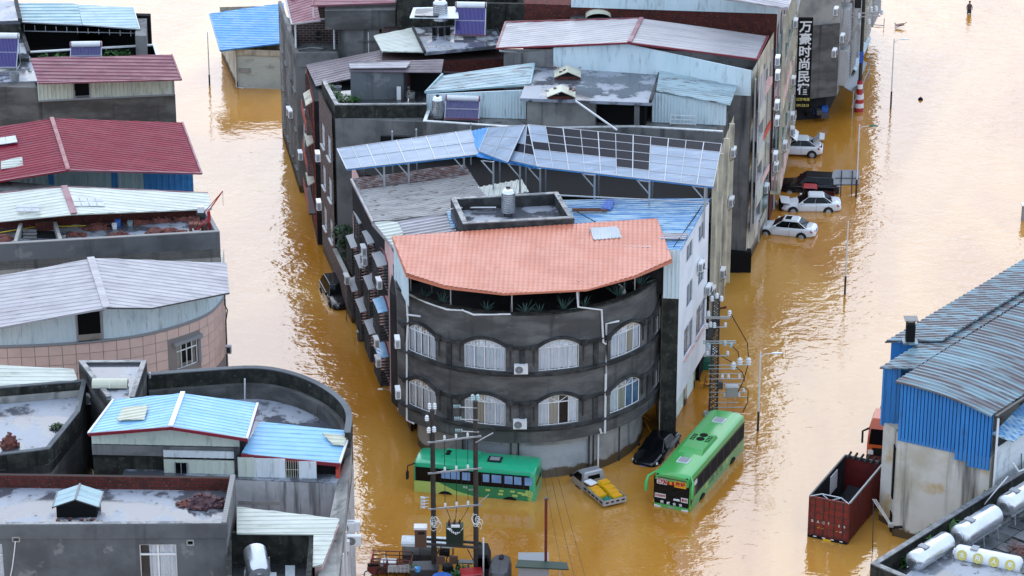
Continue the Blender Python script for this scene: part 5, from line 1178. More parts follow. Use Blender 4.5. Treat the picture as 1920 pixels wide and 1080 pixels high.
bucket(at(244, 423, 11.02), .2, .3, 'teal_roof', 'teal bucket right of the blue drum on the brick terrace'); bucket(at(369, 436, 11.02), .3, .25, 'white', 'white bucket at the front right corner of the brick terrace')
o = G()
for k in range(3): o.tube([(.42*math.cos(a*.3+k), .3*math.sin(a*.3+k)+.02*k, .05+.05*k) for a in range(22)], .035, 5)
o.o('hose', 'conc_light', loc=at(198, 428, 11.02), label='coiled pale hose beside the brick heap on the terrace', category='hose')
o = G().tube([at(0, 436, 11.1), at(60, 426, 11.1), at(130, 424, 11.1), at(165, 423, 11.1)], .04, 5); o.o('pipe', 'yellow', loc=at(0, 436, 11.1), label='thin yellow pipe lying along the brick wall of the terrace', category='pipe')
hp = at(394, 432, 11.02); t = thing('hoist', 'small red hoist with a slanted jib on the terrace corner', 'hoist', hp)
j0 = at(391, 396, 12.4); j1 = j0+V((1.0, -.3, 1.5))
G().bar(hp, j0, .16, .16).o('mast', 'red_paint', t); G().bar(j0, j1, .07, .07).bar(j0+V((-.3, .0, -.1)), j1, .05, .05).o('jib', 'red_paint', t); G().box(j0+V((-.5, 0, .15)), (.4, .35, .4)).o('motor_cover', 'white', t)
G().bar(hp+V((0, 0, .9)), hp+V((-1.3, .2, .1)), .06, .06).bar(hp+V((0, 0, .9)), hp+V((-.9, -.4, .1)), .06, .06).o('brace', 'red_paint', t); G().tube([j1, j1-V((0, 0, 1.0))], .012, 4).o('rope', 'iron', t)
t = thing('brick_stack', 'stack of bricks and wood beside the red hoist', 'bricks', at(372, 432, 11.02)); rd = random.Random(2)
for a in range(4):
    for b in range(2):
        for c in range(4): G().box((-.45+a*.3, -.12+b*.26, .07+c*.13), (.26, .24, .11), rz=rd.uniform(-.1, .1)).o('brick', 'rubble', t, local=True)
# L5: grey gable with a curved tiled front
t7 = thing('curved_tile_house', 'house with a grey sheet gable roof over a curved pink tiled front', 'house', (-25, -30, 0))
cp = cat_rom([xy(at(*q, 9.8)) for q in ((-90, 652), (0, 650), (80, 647), (150, 642), (250, 631), (330, 612), (390, 588), (418, 558))], 6)
cp += [V(cp[-1])+V((-.15, 3.0)), ]
mp7, L7 = pmap(cp)
def u7(px, py, z):
    p = at(px, py, z); best = min(range(400), key=lambda k: (V(mp7(L7*k/400, 0, 0)).xy-V((p.x, p.y))).length); return L7*best/400
uw0, uw1 = u7(336, 668, 7.9), u7(381, 655, 7.9); uo0, uo1 = u7(146, 640, 9.85), u7(194, 640, 9.85)
g = G(); g.wall(mp7, L7, -1, 9.75, [(uw0, uw1, 6.9, 8.55)], .25, .5); g.o('wall', 'grout', t7)
def eave(u):
    x = mp7(u, 0, 0).x; t = [(-33, 11.95), (-24.1, 12.75), (-21.5, 12.35), (-17.0, 11.85)]
    for (a, za), (b, zb) in zip(t, t[1:]):
        if x <= b: return za+(zb-za)*max(0, min(1, (x-a)/(b-a)))
    return 11.85
g = G(); n = int(L7/.3)
for k in range(n):
    ua, ub_ = L7*k/n, L7*(k+1)/n
    if uo0 < (ua+ub_)/2 < uo1: continue
    zt = min(eave(ua), eave(ub_))-.1; m_ = ua+(ub_-ua)*.7
    g.poly([mp7(ua, 0, 9.9), mp7(m_, 0, 9.9), mp7(m_, 0, zt), mp7(ua, 0, zt)]); g.poly([mp7(m_, 0, 9.9), mp7(ua+(ub_-ua)*.85, -.03, 9.9), mp7(ua+(ub_-ua)*.85, -.03, zt), mp7(m_, 0, zt)]); g.poly([mp7(ua+(ub_-ua)*.85, -.03, 9.9), mp7(ub_, 0, 9.9), mp7(ub_, 0, zt), mp7(ua+(ub_-ua)*.85, -.03, zt)])
g.poly([mp7(uo0, 0, 11.75), mp7(uo1, 0, 11.75), mp7(uo1, 0, 12.4), mp7(uo0, 0, 12.4)])
g.o('cladding', 'teal_wall', t7)
g = G()
for k in range(n): g.bar(mp7(L7*k/n, -.04, 9.82), mp7(L7*(k+1)/n, -.04, 9.82), .14, .14)
g.o('base_trim', 'plastic_grey', t7)
G().poly([mp7(uo0, .9, 9.9), mp7(uo1, .9, 9.9), mp7(uo1, .9, 11.8), mp7(uo0, .9, 11.8)]).o('dark_opening', 'black', t7)
g = G(); g.bar(mp7(uo0, -.05, 9.9), mp7(uo0, -.05, 11.8), .1, .1).bar(mp7(uo1, -.05, 9.9), mp7(uo1, -.05, 11.8), .1, .1).bar(mp7(uo0-.25, -.05, 11.8), mp7(uo1+.2, -.05, 11.8), .1, .1).bar(mp7(uo0-.1, -.1, 9.85), mp7(uo1+.3, -.1, 9.85), .25, .08); g.o('opening_frame', 'plastic_grey', t7)
window(mp7, uw0, uw1, 6.9, 8.55, t7, 4, 8.05, cur=['curtain_cream', None, None, None], fm='white', deep=.6)
g = G(); g.bar(mp7(uw0-.25, -.12, 8.7), mp7(uw1+.25, -.12, 8.7), .3, .22).bar(mp7(uw1+.12, -.06, 6.9), mp7(uw1+.12, -.06, 8.6), .16, .16); g.o('window_surround', 'plastic_grey', t7)
tile = None; tw_, thh = .82, .64
ncol = int(L7/tw_)
for r_ in range(6):
    z1_ = 9.68-r_*thh; z0_ = z1_-thh+.035
    for k in range(ncol):
        ua, ub_ = k*tw_+.02, (k+1)*tw_-.015
        if mp7(ua, 0, 0).x < -31.5 or ub_ > L7-1: continue
        if ub_ > uw0-.02 and ua < uw1+.02 and z1_ > 6.85 and z0_ < 8.75: continue
        a_, b_, c_, d_ = mp7(ua, -.03, z0_), mp7(ub_, -.03, z0_), mp7(ub_, -.03, z1_), mp7(ua, -.03, z1_)
        e_, f_, h_, i_ = mp7(ua, 0, z0_), mp7(ub_, 0, z0_), mp7(ub_, 0, z1_), mp7(ua, 0, z1_)
        g = G(); g.poly([a_, b_, c_, d_]).poly([a_, d_, i_, e_]).poly([b_, c_, h_, f_]).poly([c_, d_, i_, h_]).poly([a_, b_, f_, e_]); g.o('tile', 'pink_tile', t7)
r1, a1 = roof(t7, [(-80, 533, 11.9), (170, 484, 13.3), (200, 578, 12.9), (-60, 626, 11.7)], (1, 0, .12), 'gray_roof', trim='gray_roof', edges=(2,))
rp = [(170, 484, 13.3), (425, 493, 12.2), (430, 550, 12.0), (285, 579, 12.5), (200, 578, 12.9)]
r2, a2 = roof(t7, rp, (1, 0, -.1), 'gray_roof', trim='iron', edges=(2, 3), tw=.07)
G().bar(a2[0]+V((0, 0, .06)), a2[4]+V((0, 0, .06)), .45, .07).o('ridge_cap', 'gray_roof', t7)
acw(425, 655, xy(cp[-1]), xy(cp[-3]), 'small dark-fronted unit on the right edge of the pink tiled house', .1) if False else None
t = thing('meter_box', 'small dark box on the street edge of the pink tiled house', 'box', at(424, 655, 6.9)); G().box((.15, 0, 0), (.35, .3, .5)).o('case', 'plastic_grey', t, local=True); G().box((.15, -.16, 0), (.2, .02, .36)).o('cover', 'dark', t, local=True)
pipe(t7, [mp7(L7-3.0, -.1, 11.8), mp7(L7-3.0, -.1, 9.3), mp7(L7-2.9, -.25, 8.9), mp7(L7-3.0, -.12, 8.2), mp7(L7-3.1, -.1, 4)], .04, 'dark', 'cable')
# L6: big corner roof with the curved parapet
t8 = thing('curved_parapet_house', 'concrete house with a dark curved parapet round a wet roof', 'house', (-17, -47, 0))
pc = cat_rom([xy(at(*q, 11.4)) for q in ((276, 700), (380, 692), (480, 687), (545, 697), (600, 718), (640, 745), (660, 775), (657, 812))], 5)
pc = pc[::-1]                                          # from the street corner round to the back: inside on the left
G().strip(pc, .32, 10.5, 11.4).o('parapet', 'moss', t8, smooth=30); G().strip(pc, .62, 9.0, 10.5).o('parapet_ledge', 'conc_dark', t8, smooth=30); G().strip(pc, .36, 11.401, 11.46).o('coping', 'conc_gray', t8, smooth=30)
fp_ = [tuple(p) for p in pc]+[(-21.4, -50), (-9.6, -51)]
G().prism(fp_, -1, 9.55).o('wall', 'grey_facade', t8)
G().prism(fp_, 9.551, 9.6).o('wet_floor', 'wet_roof', t8)
g = G()
for px, py in ((563, 748), (568, 757), (572, 746), (596, 786), (601, 782)): p = at(px, py, 9.6); g.bar(p, p+V((0, 0, .8)), .03, .03)
g.o('starter_bars', 'rust', t8)
pipe(t8, [at(459, 748, 9.6), at(459, 710, 10.9)], .05, 'pipe_white', 'vent_pipe'); pipe(t8, [at(281, 742, 9.9), at(281, 699, 11.6)], .05, 'pipe_white', 'vent_pipe')
bx2 = [at(147, 677, 12.2), at(275, 676, 12.2), at(252, 745, 12.2), at(200, 745, 12.2)]
t9 = thing('stair_tower', 'concrete stair tower with a wet roof and cream skylight beside the curved parapet', 'roof structure', (-23, -42, 9))
pl_ = [xy(bx2[3]), xy(bx2[2]), xy(bx2[1]), xy(bx2[0])]
G().prism(pl_, 6, 12.05).o('wall', 'conc_dark', t9); G().prism(pl_, 12.051, 12.09).o('wet_floor', 'wet_roof', t9)
G().strip([pl_[1], pl_[2], pl_[3], pl_[0]], .25, 11.5, 12.2).o('parapet', 'conc_dark', t9); G().strip([pl_[1], pl_[2], pl_[3], pl_[0]], .29, 12.201, 12.25).o('coping', 'coping', t9)
t = thing('roof_skylight', 'low arched cream skylight on the wet stair tower roof', 'skylight', at(207, 726, 12.1)); pr = None; g = G()
for k in range(9):
    a = math.pi*k/8; row = (V((-1.0, -.35*math.cos(a), .12+.4*math.sin(a))), V((1.0, -.35*math.cos(a), .12+.4*math.sin(a))))
    if pr: g.slab([pr[0], row[0], row[1], pr[1]], .03)
    pr = row
g.o('arched_sheet', 'poly_panel', t, local=True); G().box((0, 0, .06), (1.9, .66, .12)).o('kerb', 'conc_mould', t, local=True); G().bar((0, -.36, .1), (0, -.3, .4), .05, .05).o('rib', 'white', t, local=True)
# blue gable and lower blue roof
t10 = thing('blue_gable_house', 'rooftop house with a sky blue sheet gable and cream cladding', 'house', (-19, -50, 0))
r1, a1 = roof(t10, [(213, 750, 12.05), (343, 737, 12.85), (320, 801, 12.75), (166, 813, 11.9)], (1, 0, .15), 'blue_sky', trim='white', edges=(3,), pitch=.36)
r2, a2 = roof(t10, [(343, 737, 12.85), (483, 757, 12.05), (463, 823, 11.95), (320, 801, 12.75)], (1, 0, -.15), 'blue_sky', trim='white', edges=(1,), pitch=.36)
g = G(); g.bar(a1[3]-V((0, 0, .06)), a1[2]-V((0, 0, .06)), .08, .18).bar(a2[3]-V((0, 0, .06)), a2[2]-V((0, 0, .06)), .08, .18); g.o('front_trim', 'red_trim', t10)
G().bar(a2[2]-V((0, 0, .15)), a2[1]-V((0, 0, .15)), .08, .3).o('side_trim', 'red_trim', t10); G().bar(a2[0]+V((0, 0, .07)), a2[3]+V((0, 0, .07)), .26, .09).o('ridge_cap', 'white', t10)
q = [at(230, 768, 12.3), at(278, 763, 12.56), at(271, 789, 12.5), at(219, 792, 12.2)]
G().sheet([p+V((0, 0, .1)) for p in q], (1, 0, .15), .36, .045, .02).o('pale_sheet', 'poly_panel', r1)
yf = a1[3].y+.25
wl_ = [V((a1[3].x+.1, yf+.05, 11.15)), V((a2[2].x-.5, yf-.35, 11.15))]
cl = [wl_[0], wl_[1], zset(wl_[1], 11.8), V((a1[2].x, (wl_[0].y+wl_[1].y)/2, 12.55)), zset(wl_[0], 11.75)]
G().sheet(cl, (0, 0, 1), .5, .02, .08).o('cladding', 'cream_wall', t10)
G().prism([(wl_[0].x+.05, yf+.2), (wl_[1].x, yf-.2), (a2[1].x-.5, a2[1].y-.3), (a1[0].x+.3, a1[0].y-.3)], 5, 11.5).o('inner_wall', 'dark', t10)
G().bar(wl_[0]-V((0, -.1, .35)), wl_[1]-V((0, -.1, .35)), .3, .6).o('beam', 'conc', t10)
G().strip([(wl_[0].x, yf+.1), (wl_[0].x+5.2, yf-.1)], .2, 6, 10.8).o('stained_wall', 'moss', t10)
pn = [at(308, 886, 9.6), at(440, 889, 9.6)]; pn = [zset(p, 9.4) for p in pn]
for z0_, z1_, m_ in ((10.55, 10.95, 'white_panel'), (9.2, 10.4, 'cream_wall')): G().sheet([zset(pn[0], z0_), zset(pn[1], z0_), zset(pn[1], z1_), zset(pn[0], z1_)], (0, 0, 1), .45, .02, .08).o('panel_wall', m_, t10)
p_ = pn[0].lerp(pn[1], .16); q_ = pn[0].lerp(pn[1], .33); wf = G().bar(zset(p_, 9.3)-V((0, .05, 0)), zset(p_, 10.25)-V((0, .05, 0)), .06, .06).bar(zset(q_, 9.3)-V((0, .05, 0)), zset(q_, 10.25)-V((0, .05, 0)), .06, .06).bar(zset((p_+q_)/2, 9.3)-V((0, .05, 0)), zset((p_+q_)/2, 10.25)-V((0, .05, 0)), .04, .05).o('window', 'plastic_grey', t10)
G().poly([zset(p_, 9.3)-V((0, .06, 0)), zset(q_, 9.3)-V((0, .06, 0)), zset(q_, 10.25)-V((0, .06, 0)), zset(p_, 10.25)-V((0, .06, 0))]).o('pane', 'carglass', wf)
G().bar(zset(pn[1], 6)+V((.12, 0, 0)), zset(pn[1], 11.2)+V((.12, 0, 0)), .2, .2).o('corner_post', 'conc_mould', t10)
lr, al = roof(t10, [(487, 791, 11.5), (657, 808, 11.1), (637, 869, 10.5), (452, 851, 10.9)], (1, 0, -.03), 'blue_sky', 'lower_sheet_roof', trim='white', edges=(1,), pitch=.36)
G().bar(al[3]-V((0, .02, .08)), al[2]-V((0, .02, .08)), .08, .2).o('front_trim', 'red_trim', lr)
G().sheet([p+V((0, 0, .08)) for p in (at(604, 815, 11.15), at(651, 820, 11.05), at(645, 838, 10.85), at(624, 836, 10.9))], (1, 0, -.03), .36, .045, .02).o('pale_sheet', 'poly_panel', lr)
b0, b1 = at(447, 901, 9.35), at(632, 906, 9.35)
def seg(x0, x1, z0_, z1_, m_, nm, d=0.0):
    p, q = b0.lerp(b1, (x0-447)/185), b0.lerp(b1, (x1-447)/185); o_ = V((0, d, 0)); return G().sheet([zset(p, z0_)+o_, zset(q, z0_)+o_, zset(q, z1_)+o_, zset(p, z1_)+o_], (0, 0, 1), .4, .02, .06).o(nm, m_, t10)
seg(447, 478, 9.35, 10.75, 'cream_wall', 'panel_wall'); seg(478, 536, 9.35, 10.72, 'white_panel', 'panel_wall'); seg(561, 594, 9.35, 10.6, 'white_panel', 'panel_wall')
p, q = b0.lerp(b1, (536-447)/185), b0.lerp(b1, (561-447)/185); G().poly([zset(p, 9.35)+V((0, .3, 0)), zset(q, 9.35)+V((0, .3, 0)), zset(q, 10.65)+V((0, .3, 0)), zset(p, 10.65)+V((0, .3, 0))]).o('barred_window', 'room_dark', t10)
g = G()
for k in range(6): a = p.lerp(q, (k+.5)/6); g.bar(zset(a, 9.35), zset(a, 10.65), .025, .025)
g.bar(zset(p, 10.1), zset(q, 10.1), .025, .025); g.o('window_bars', 'poly_panel', t10)
G().prism([xy(b0+V((0, .5, 0))), xy(b1+V((0, .6, 0))), xy(al[1]+V((-.4, -.3, 0))), xy(al[0])], -1, 10.35).o('inner_wall', 'black', t10)
G().strip([xy(b0+V((-.3, -.06, 0))), xy(b1+V((.1, -.06, 0)))], .3, 8.25, 9.33).o('parapet', 'moss', t10); G().bar(b0+V((0, -.2, -1.15)), b1+V((0, -.2, -1.15)), .4, .2).o('parapet_foot', 'conc_light', t10)
G().strip([xy(b0+V((-.3, .35, 0))), xy(b1+V((-.4, .35, 0)))], .3, -1, 8.2).o('rear_wall', 'moss', t10)
fA, fB = xy(at(660, 812, 10.4)), xy(at(604, 1062, 9.9))
# street front seen edge-on at the right of these houses
t11 = thing('street_front_house', 'narrow grey and pink street front with air conditioners beside the bright water', 'house', (-9.5, -54, 0))
fC = (-8.95, -62.5); fD = (-8.9, -46.5)
mF, FL = flat(fC, fD); hf = [(u, u+1.4, z, z+1.6) for u in (1.5, 4.5, 8, 11, 13.6) for z in (3.0, 6.2)]
g = G(); g.wall(mF, FL, -1, 8.9, hf, .25); g.wall(*flat((-12, -62.5), fC), -1, 8.9); g.o('wall', 'grey_facade', t11)
for h in hf: window(mF, *h, t11, 2, None, 0, cur=['curtain'], fm='white')
g = G().prism([fC, fD, (-9.6, -50.9), (-10.1, -62.4)], 8.4, [8.9, 10.3, 9.4, 8.9]); g.o('upper_wall', 'conc_light', t11)
g = G()
for px in (622, 638): pass
for a in (4.0, 6.5): g.bar(mF(a, -.12, 2), mF(a, -.12, 9.2), .06, .06)
g.bar(mF(3.4, -.14, 6.0), mF(7.2, -.14, 6.0), .06, .06); g.o('pipe', 'pipe_white', t11)
G().box((-9.55, -49.2, 9.5), (.2, 2.5, 1.2)).o('red_board', 'red_wall', t11)
for k, (px, py) in enumerate(((650, 985), (661, 983), (663, 1000), (641, 1010))): acu(zset(at(px, py, 8.0), 8.0-(k > 1)*.3), R(0 if k in (0, 3) else 0), 'white air conditioner on the narrow grey front, '+('left of the upper pair', 'upper of the pair over the water', 'lower of the pair over the water', 'below the cream roof edge')[k])
# L8: cream roof round a dark pit with the tank
t12 = thing('cream_roof_house', 'house with a cream sheet roof wrapped round a dark terrace pit', 'house', (-12.5, -58, 0))
roof(t12, [(444, 951, 9.9), (637, 972, 9.9), (626, 1003, 9.7), (444, 1000, 9.7)], (1, 0, 0), 'cream_roof', pitch=.42, edges=None)
roof(t12, [(588, 1003, 9.72), (627, 1003, 9.72), (604, 1060, 9.4), (586, 1062, 9.4)], (1, 0, 0), 'cream_roof', pitch=.42)
pitp = [at(425, 1112, 9.6), at(425, 996, 9.6), at(572, 996, 9.6), at(589, 1006, 9.6), at(580, 1112, 9.6)]
G().strip([xy(p) for p in pitp[::-1]][::1], .25, 7.5, 9.62).o('pit_wall', 'moss', t12)
G().prism([xy(p) for p in pitp], -1, 7.8).o('pit_floor', 'wet_dark', t12)
G().prism([xy(at(445, 952, 9.6)), xy(at(445, 1000, 9.6)), xy(at(590, 1000, 9.6)), xy(at(590, 1060, 9.3)), xy(at(604, 1060, 9.3)), xy(at(636, 974, 9.6))], -1, 9.3).o('wall', 'pink_wall', t12)
tk = thing('water_tank', 'large bare steel water tank lying in the dark terrace pit', 'water tank', at(482, 1066, 8.6))
G().lathe([(.05, -.95), (.5, -.9), (.62, -.8), (.63, .75), (.55, .9), (.05, 1.0)], (0, 0, .35), 22, dirv=(.2, -.9, -.35)).o('tank', 'stainless', tk, local=True, smooth=40); G().lathe([(.22, .98), (.22, 1.03)], (0, 0, .35), 16, dirv=(.2, -.9, -.35)).o('hatch', 'steel', tk, local=True)
g = G()
for s_ in (-1, 1): g.bar((s_*.6, -.7, -.9), (s_*.6, -.6, .2), .05, .05).bar((s_*.6, .6, -.9), (s_*.6, .5, .4), .05, .05).bar((s_*.6, -.7, -.1), (s_*.6, .6, .1), .05, .05)
g.o('stand', 'galv', tk, local=True)
G().slab([at(498, 1073, 7.9), at(518, 1073, 7.9), at(520, 1090, 7.9), at(498, 1090, 7.9)], .05).o('pale_slab', 'white_panel', t12); G().slab([at(535, 1060, 7.85), at(553, 1060, 7.85), at(553, 1090, 7.85), at(535, 1090, 7.85)], .04).o('pale_slab', 'white_panel', t12)
# L6 left: wet terrace with L-shaped parapet and white sheet roof
t13 = thing('wet_terrace_house', 'concrete house with a wet terrace behind dark mossy parapets at the left edge', 'house', (-27, -46, 0))
pp = [at(93, 843, 11.4), at(150, 772, 11.4), at(163, 712, 11.4), at(-60, 730, 11.4), at(-60, 862, 11.4)]
G().prism([xy(pp[4]), xy(pp[0]), xy(pp[1]), xy(pp[2]), xy(pp[3])], -1, 10.5).o('wall', 'conc_dark', t13); G().prism([xy(pp[4]), xy(pp[0]), xy(pp[1]), xy(pp[2]), xy(pp[3])], 10.501, 10.54).o('wet_floor', 'wet_roof', t13)
G().strip([xy(p) for p in (pp[4], pp[0], pp[1], pp[2], pp[3])], .25, 10.0, 11.4).o('parapet', 'moss', t13); G().strip([xy(p) for p in (pp[4], pp[0], pp[1], pp[2], pp[3])], .28, 11.401, 11.46).o('coping', 'conc_gray', t13)
G().strip([xy(pp[2]+V((-.3, -.3, 0))), xy(pp[3]+V((0, -.3, 0)))], .2, 10.55, 10.9).o('ledge', 'conc_light', t13)
brickpile(at(18, 838, 10.55), .5, .4, 40, 'tall heap of red bricks on the wet terrace at the left edge', hh=1.0)
bush(at(107, 802, 10.55), .45, 'small dark green moss clump on the wet left terrace', 'moss_clump', 120, 'leaf_dark', .5)
G().slab([(-.25, -.15, .3), (.25, -.05, .12), (.25, .15, .12), (-.25, .1, .3)], .1).o('white_block', 'white', loc=at(82, 832, 10.6), label='white block leaning on the inner parapet of the wet left terrace', category='block')
roof(t13, [(-60, 683, 11.7), (138, 690, 11.7), (146, 715, 11.4), (-60, 730, 11.4)], (1, 0, 0), 'cream_roof', 'white_sheet_roof', pitch=.42)
for k, (px, py, r_, h_) in enumerate(((174, 765, .16, 1.4), (180, 790, .22, 1.5), (190, 785, .2, 1.5))):
    G().lathe([(r_, 0), (r_, h_)], n=14).o('steel_flue', 'galv', loc=at(px, py, 9.6), label='grey metal flue pipe between the two dark parapets, '+('the thinnest', 'the front one', 'the right one')[k], category='flue', group='grey flues between the parapets')
acu(at(170, 745, 10.6), R(-10), 'white air conditioner squeezed between the wet terrace and the flues')
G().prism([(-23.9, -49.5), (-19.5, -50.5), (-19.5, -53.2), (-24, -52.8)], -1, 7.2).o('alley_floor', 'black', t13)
bush((-20.9, -51.7, 7.3), .75, 'dark green shrub in the shaded gap behind the brick parapet', 'shrub', 200, 'leaf')
# L7: front-left dark house
t14 = thing('front_grey_house', 'dark grey house with a wet rubble-strewn roof and brick rear parapet', 'house', (-21, -57, 0))
b0, b1, c1, c0 = at(-60, 886, 11.4), at(441, 893, 11.4), at(424, 982, 11.4), at(-60, 985, 11.4)
mG, GL = flat(xy(c0), xy(c1)); off_ = V(xy(c0)); 
def ug(px): p = onw(px, 1040, xy(c0), xy(c1)); return (V((p.x, p.y))-off_).length
zg = lambda py, px=300: onw(px, py, xy(c0), xy(c1)).z
hg = [(ug(262), ug(331), zg(1090), zg(1021)), (ug(-30), ug(5), zg(1090), zg(1018)), (ug(26), ug(39), zg(1013), zg(1005)), (ug(352), ug(364), zg(1022), zg(1013))]
g = G(); g.wall(mG, GL, -1, 10.8, hg, .3); g.o('front_wall', 'conc_gray', t14)
G().prism([xy(c0+V((0, .3, 0))), xy(c1+V((-.02, .3, 0))), xy(b1), xy(b0)], -1, 10.6).o('wall', 'conc_dark', t14); G().prism([xy(c0+V((0, .3, 0))), xy(c1+V((-.02, .3, 0))), xy(b1), xy(b0)], 10.601, 10.65).o('wet_floor', 'wet_roof', t14)
G().strip([xy(c0+V((0, -.06, 0))), xy(c1+V((.05, -.06, 0)))], .25, 10.6, 11.4).o('front_parapet', 'conc_gray', t14); G().strip([xy(c1), xy(b1)], .24, 10.0, 11.4).o('side_parapet', 'conc', t14)
G().strip([xy(b1), xy(b0)], .25, 10.6, 11.38).o('brick_parapet', 'brick', t14)
G().strip([xy(c0), xy(c1+V((0, 0, 0)))], .27, 11.402, 11.44).o('coping', 'coping', t14); 
me = None
for k in range(22):
    p = c1.lerp(b1, (k+.5)/22); b = G().box(p+V((-.12, 0, .06)), (.26, .22, .09)).o('brick', 'mortar', t14)
window(mG, *hg[0], t14, 2, hg[0][2]+(hg[0][3]-hg[0][2])*.72, cur=[None, 'curtain', 'curtain', 'curtain'], fm='white', deep=.5, bar=.09); window(mG, *hg[1], t14, 1, hg[1][2]+(hg[1][3]-hg[1][2])*.7, cur=['curtain'], fm='white')
for h in hg[2:]: 
    g = G(); B_ = lambda a, b, c, d: g.bar(mG(a, -.03, b), mG(c, -.03, d), .07, .07); B_(h[0], h[2], h[1], h[2]); B_(h[0], h[3], h[1], h[3]); B_(h[0], h[2], h[0], h[3]); B_(h[1], h[2], h[1], h[3]); v_ = g.o('vent_frame', 'conc_light', t14)
    G().poly([mG(h[0], .2, h[2]), mG(h[1], .2, h[2]), mG(h[1], .2, h[3]), mG(h[0], .2, h[3])]).o('vent_hole', 'black', v_)
pipe(t14, [mG(ug(31), -.05, zg(1012)), mG(ug(28), -.08, zg(1030)), mG(ug(22), -.08, zg(1060)), mG(ug(15), -.08, zg(1085))], .03, 'pipe_white', 'drain_hose')
t = thing('roof_skylight', 'gabled sheet skylight on the wet roof of the front grey house', 'skylight', at(146, 964, 10.66))
for s_ in (-1, 1):
    for j in range(3):
        y0_, y1_ = -.55+j*.62, .05+j*.62; G().slab([(0, y0_, 1.12), (0, y1_, 1.12), (s_*1.22, y1_, .68), (s_*1.22, y0_, .68)], .04).o('pane_sheet', 'teal_pale', t, local=True)
g = G().bar((0, -.6, 1.15), (0, 1.3, 1.15), .1, .06)
for s_ in (-1, 1): g.bar((s_*1.22, -.57, .66), (s_*1.22, 1.3, .66), .06, .1).bar((s_*1.2, -.57, .68), (0, -.57, 1.12), .05, .06)
g.o('skylight_frame', 'metal_dark', t, local=True)
G().box((0, .4, .33), (2.1, 1.6, .62)).o('base', 'black', t, local=True); G().poly([(-1.15, -.5, .68), (1.15, -.5, .68), (0, -.5, 1.08)]).o('gable', 'black', t, local=True)
rd = random.Random(5)
for k in range(12): G().box((-.9+k*.2, -.75-rd.random()*.3, .08), (.25, .14, .12), rz=rd.random()*3).o('brick', 'mortar' if k % 3 else 'rubble', t, local=True)
brickpile(at(384, 946, 10.66), 1.15, .75, 110, 'round heap of purple-grey rubble on the wet front roof', 'rubble_purple', .75); brickpile(at(352, 946, 10.66), .5, .4, 22, 'scatter of red bricks left of the round purple heap', 'rubble', .15)
for k, (px, py) in enumerate(((38, 957), (92, 934), (194, 953), (239, 945), (321, 946), (330, 918), (354, 917), (66, 946), (238, 914), (188, 965), (300, 921))):
    G().box((0, 0, .07), (.24, .16, .14), rz=k).o('loose_brick', 'dark' if k % 3 else 'mortar', loc=at(px, py, 10.66), label='loose brick on the wet front roof, '+('far left, beside the dark stain', 'left of the gabled skylight', 'just right of the gabled skylight', 'right of the skylight, on its own', 'midway, left of the red scatter', 'left one by the brick parapet', 'right one by the brick parapet', 'between the far left one and the skylight', 'in the back row behind the skylight', 'at the skylight front corner', 'midway near the back row')[k], category='brick', group='loose bricks on the wet front roof')
# ================================================================ right-hand side: blue warehouse
tWh = thing('blue_warehouse', 'blue-clad warehouse with a streaked teal barrel roof above a pale stained wall', 'warehouse', (26, -38, 0))
wA, wB = xy(at(1674, 1005, 0)), xy(at(1857, 866, 6.25)); wC = xy(at(1647, 975, 0)); wD = xy(at(1920, 640, 6))
dB = V((wB[0]-wA[0], wB[1]-wA[1])).normalized(); ax = V((.62, .785)).normalized()
farA = V(wC)+ax*34; farB = V(wB)+ax*30
G().prism([wA, wB, tuple(farB), tuple(farA), wC, (wA[0]-.05, wA[1]+1.2)], -1, 6.5).o('plaster_wall', 'patina', tWh)
g = G(); g.strip([(wA[0]-.02, wA[1]+1.15), (wA[0]-.02, wA[1]-.02)], .12, -1, 6.3); g.o('corner_pier', 'patina', tWh)
for z0_, z1_ in ((2.2, 5.6), (-.5, 1.2)): G().box((wA[0]-.06, wA[1]+.75, (z0_+z1_)/2), (.1, .5, z1_-z0_)).o('side_window', 'black', tWh)
def arch_z(s): return 10.25*(1-s)+9.35*s+.24*math.sin(math.pi*max(0, min(1, s)))
NS = 40; rows_ = []
fr = [V((*(V(wA)+(V(wB)-V(wA))*(k/NS)), 0)) for k in range(NS+1)]
# cladding above the plaster, stepped lower edge
for (s0, s1, zb_) in ((0, .62, 6.35), (.62, .76, 5.95), (.76, 1.0, 5.7)):
    g = G(); n = int((s1-s0)*26)
    for k in range(n):
        a, b = s0+(s1-s0)*k/n, s0+(s1-s0)*(k+1)/n; pa_, pb_ = V(wA).lerp(V(wB), a), V(wA).lerp(V(wB), b); nrm = V((dB.y, -dB.x))*.09
        pm, pn_ = pa_.lerp(pb_, .72), pa_.lerp(pb_, .86)
        for (p, q, o1, o2, sa, sb_) in ((pa_, pm, 1, 1, a, a+(b-a)*.72), (pm, pn_, 1, -1.2, a+(b-a)*.72, a+(b-a)*.86), (pn_, pb_, -1.2, 1, a+(b-a)*.86, b)):
            g.poly([V((*(p+nrm*o1), zb_)), V((*(q+nrm*o2), zb_)), V((*(q+nrm*o2), arch_z(sb_)-.12)), V((*(p+nrm*o1), arch_z(sa)-.12))])
    g.o('cladding', 'blue_wall', tWh)
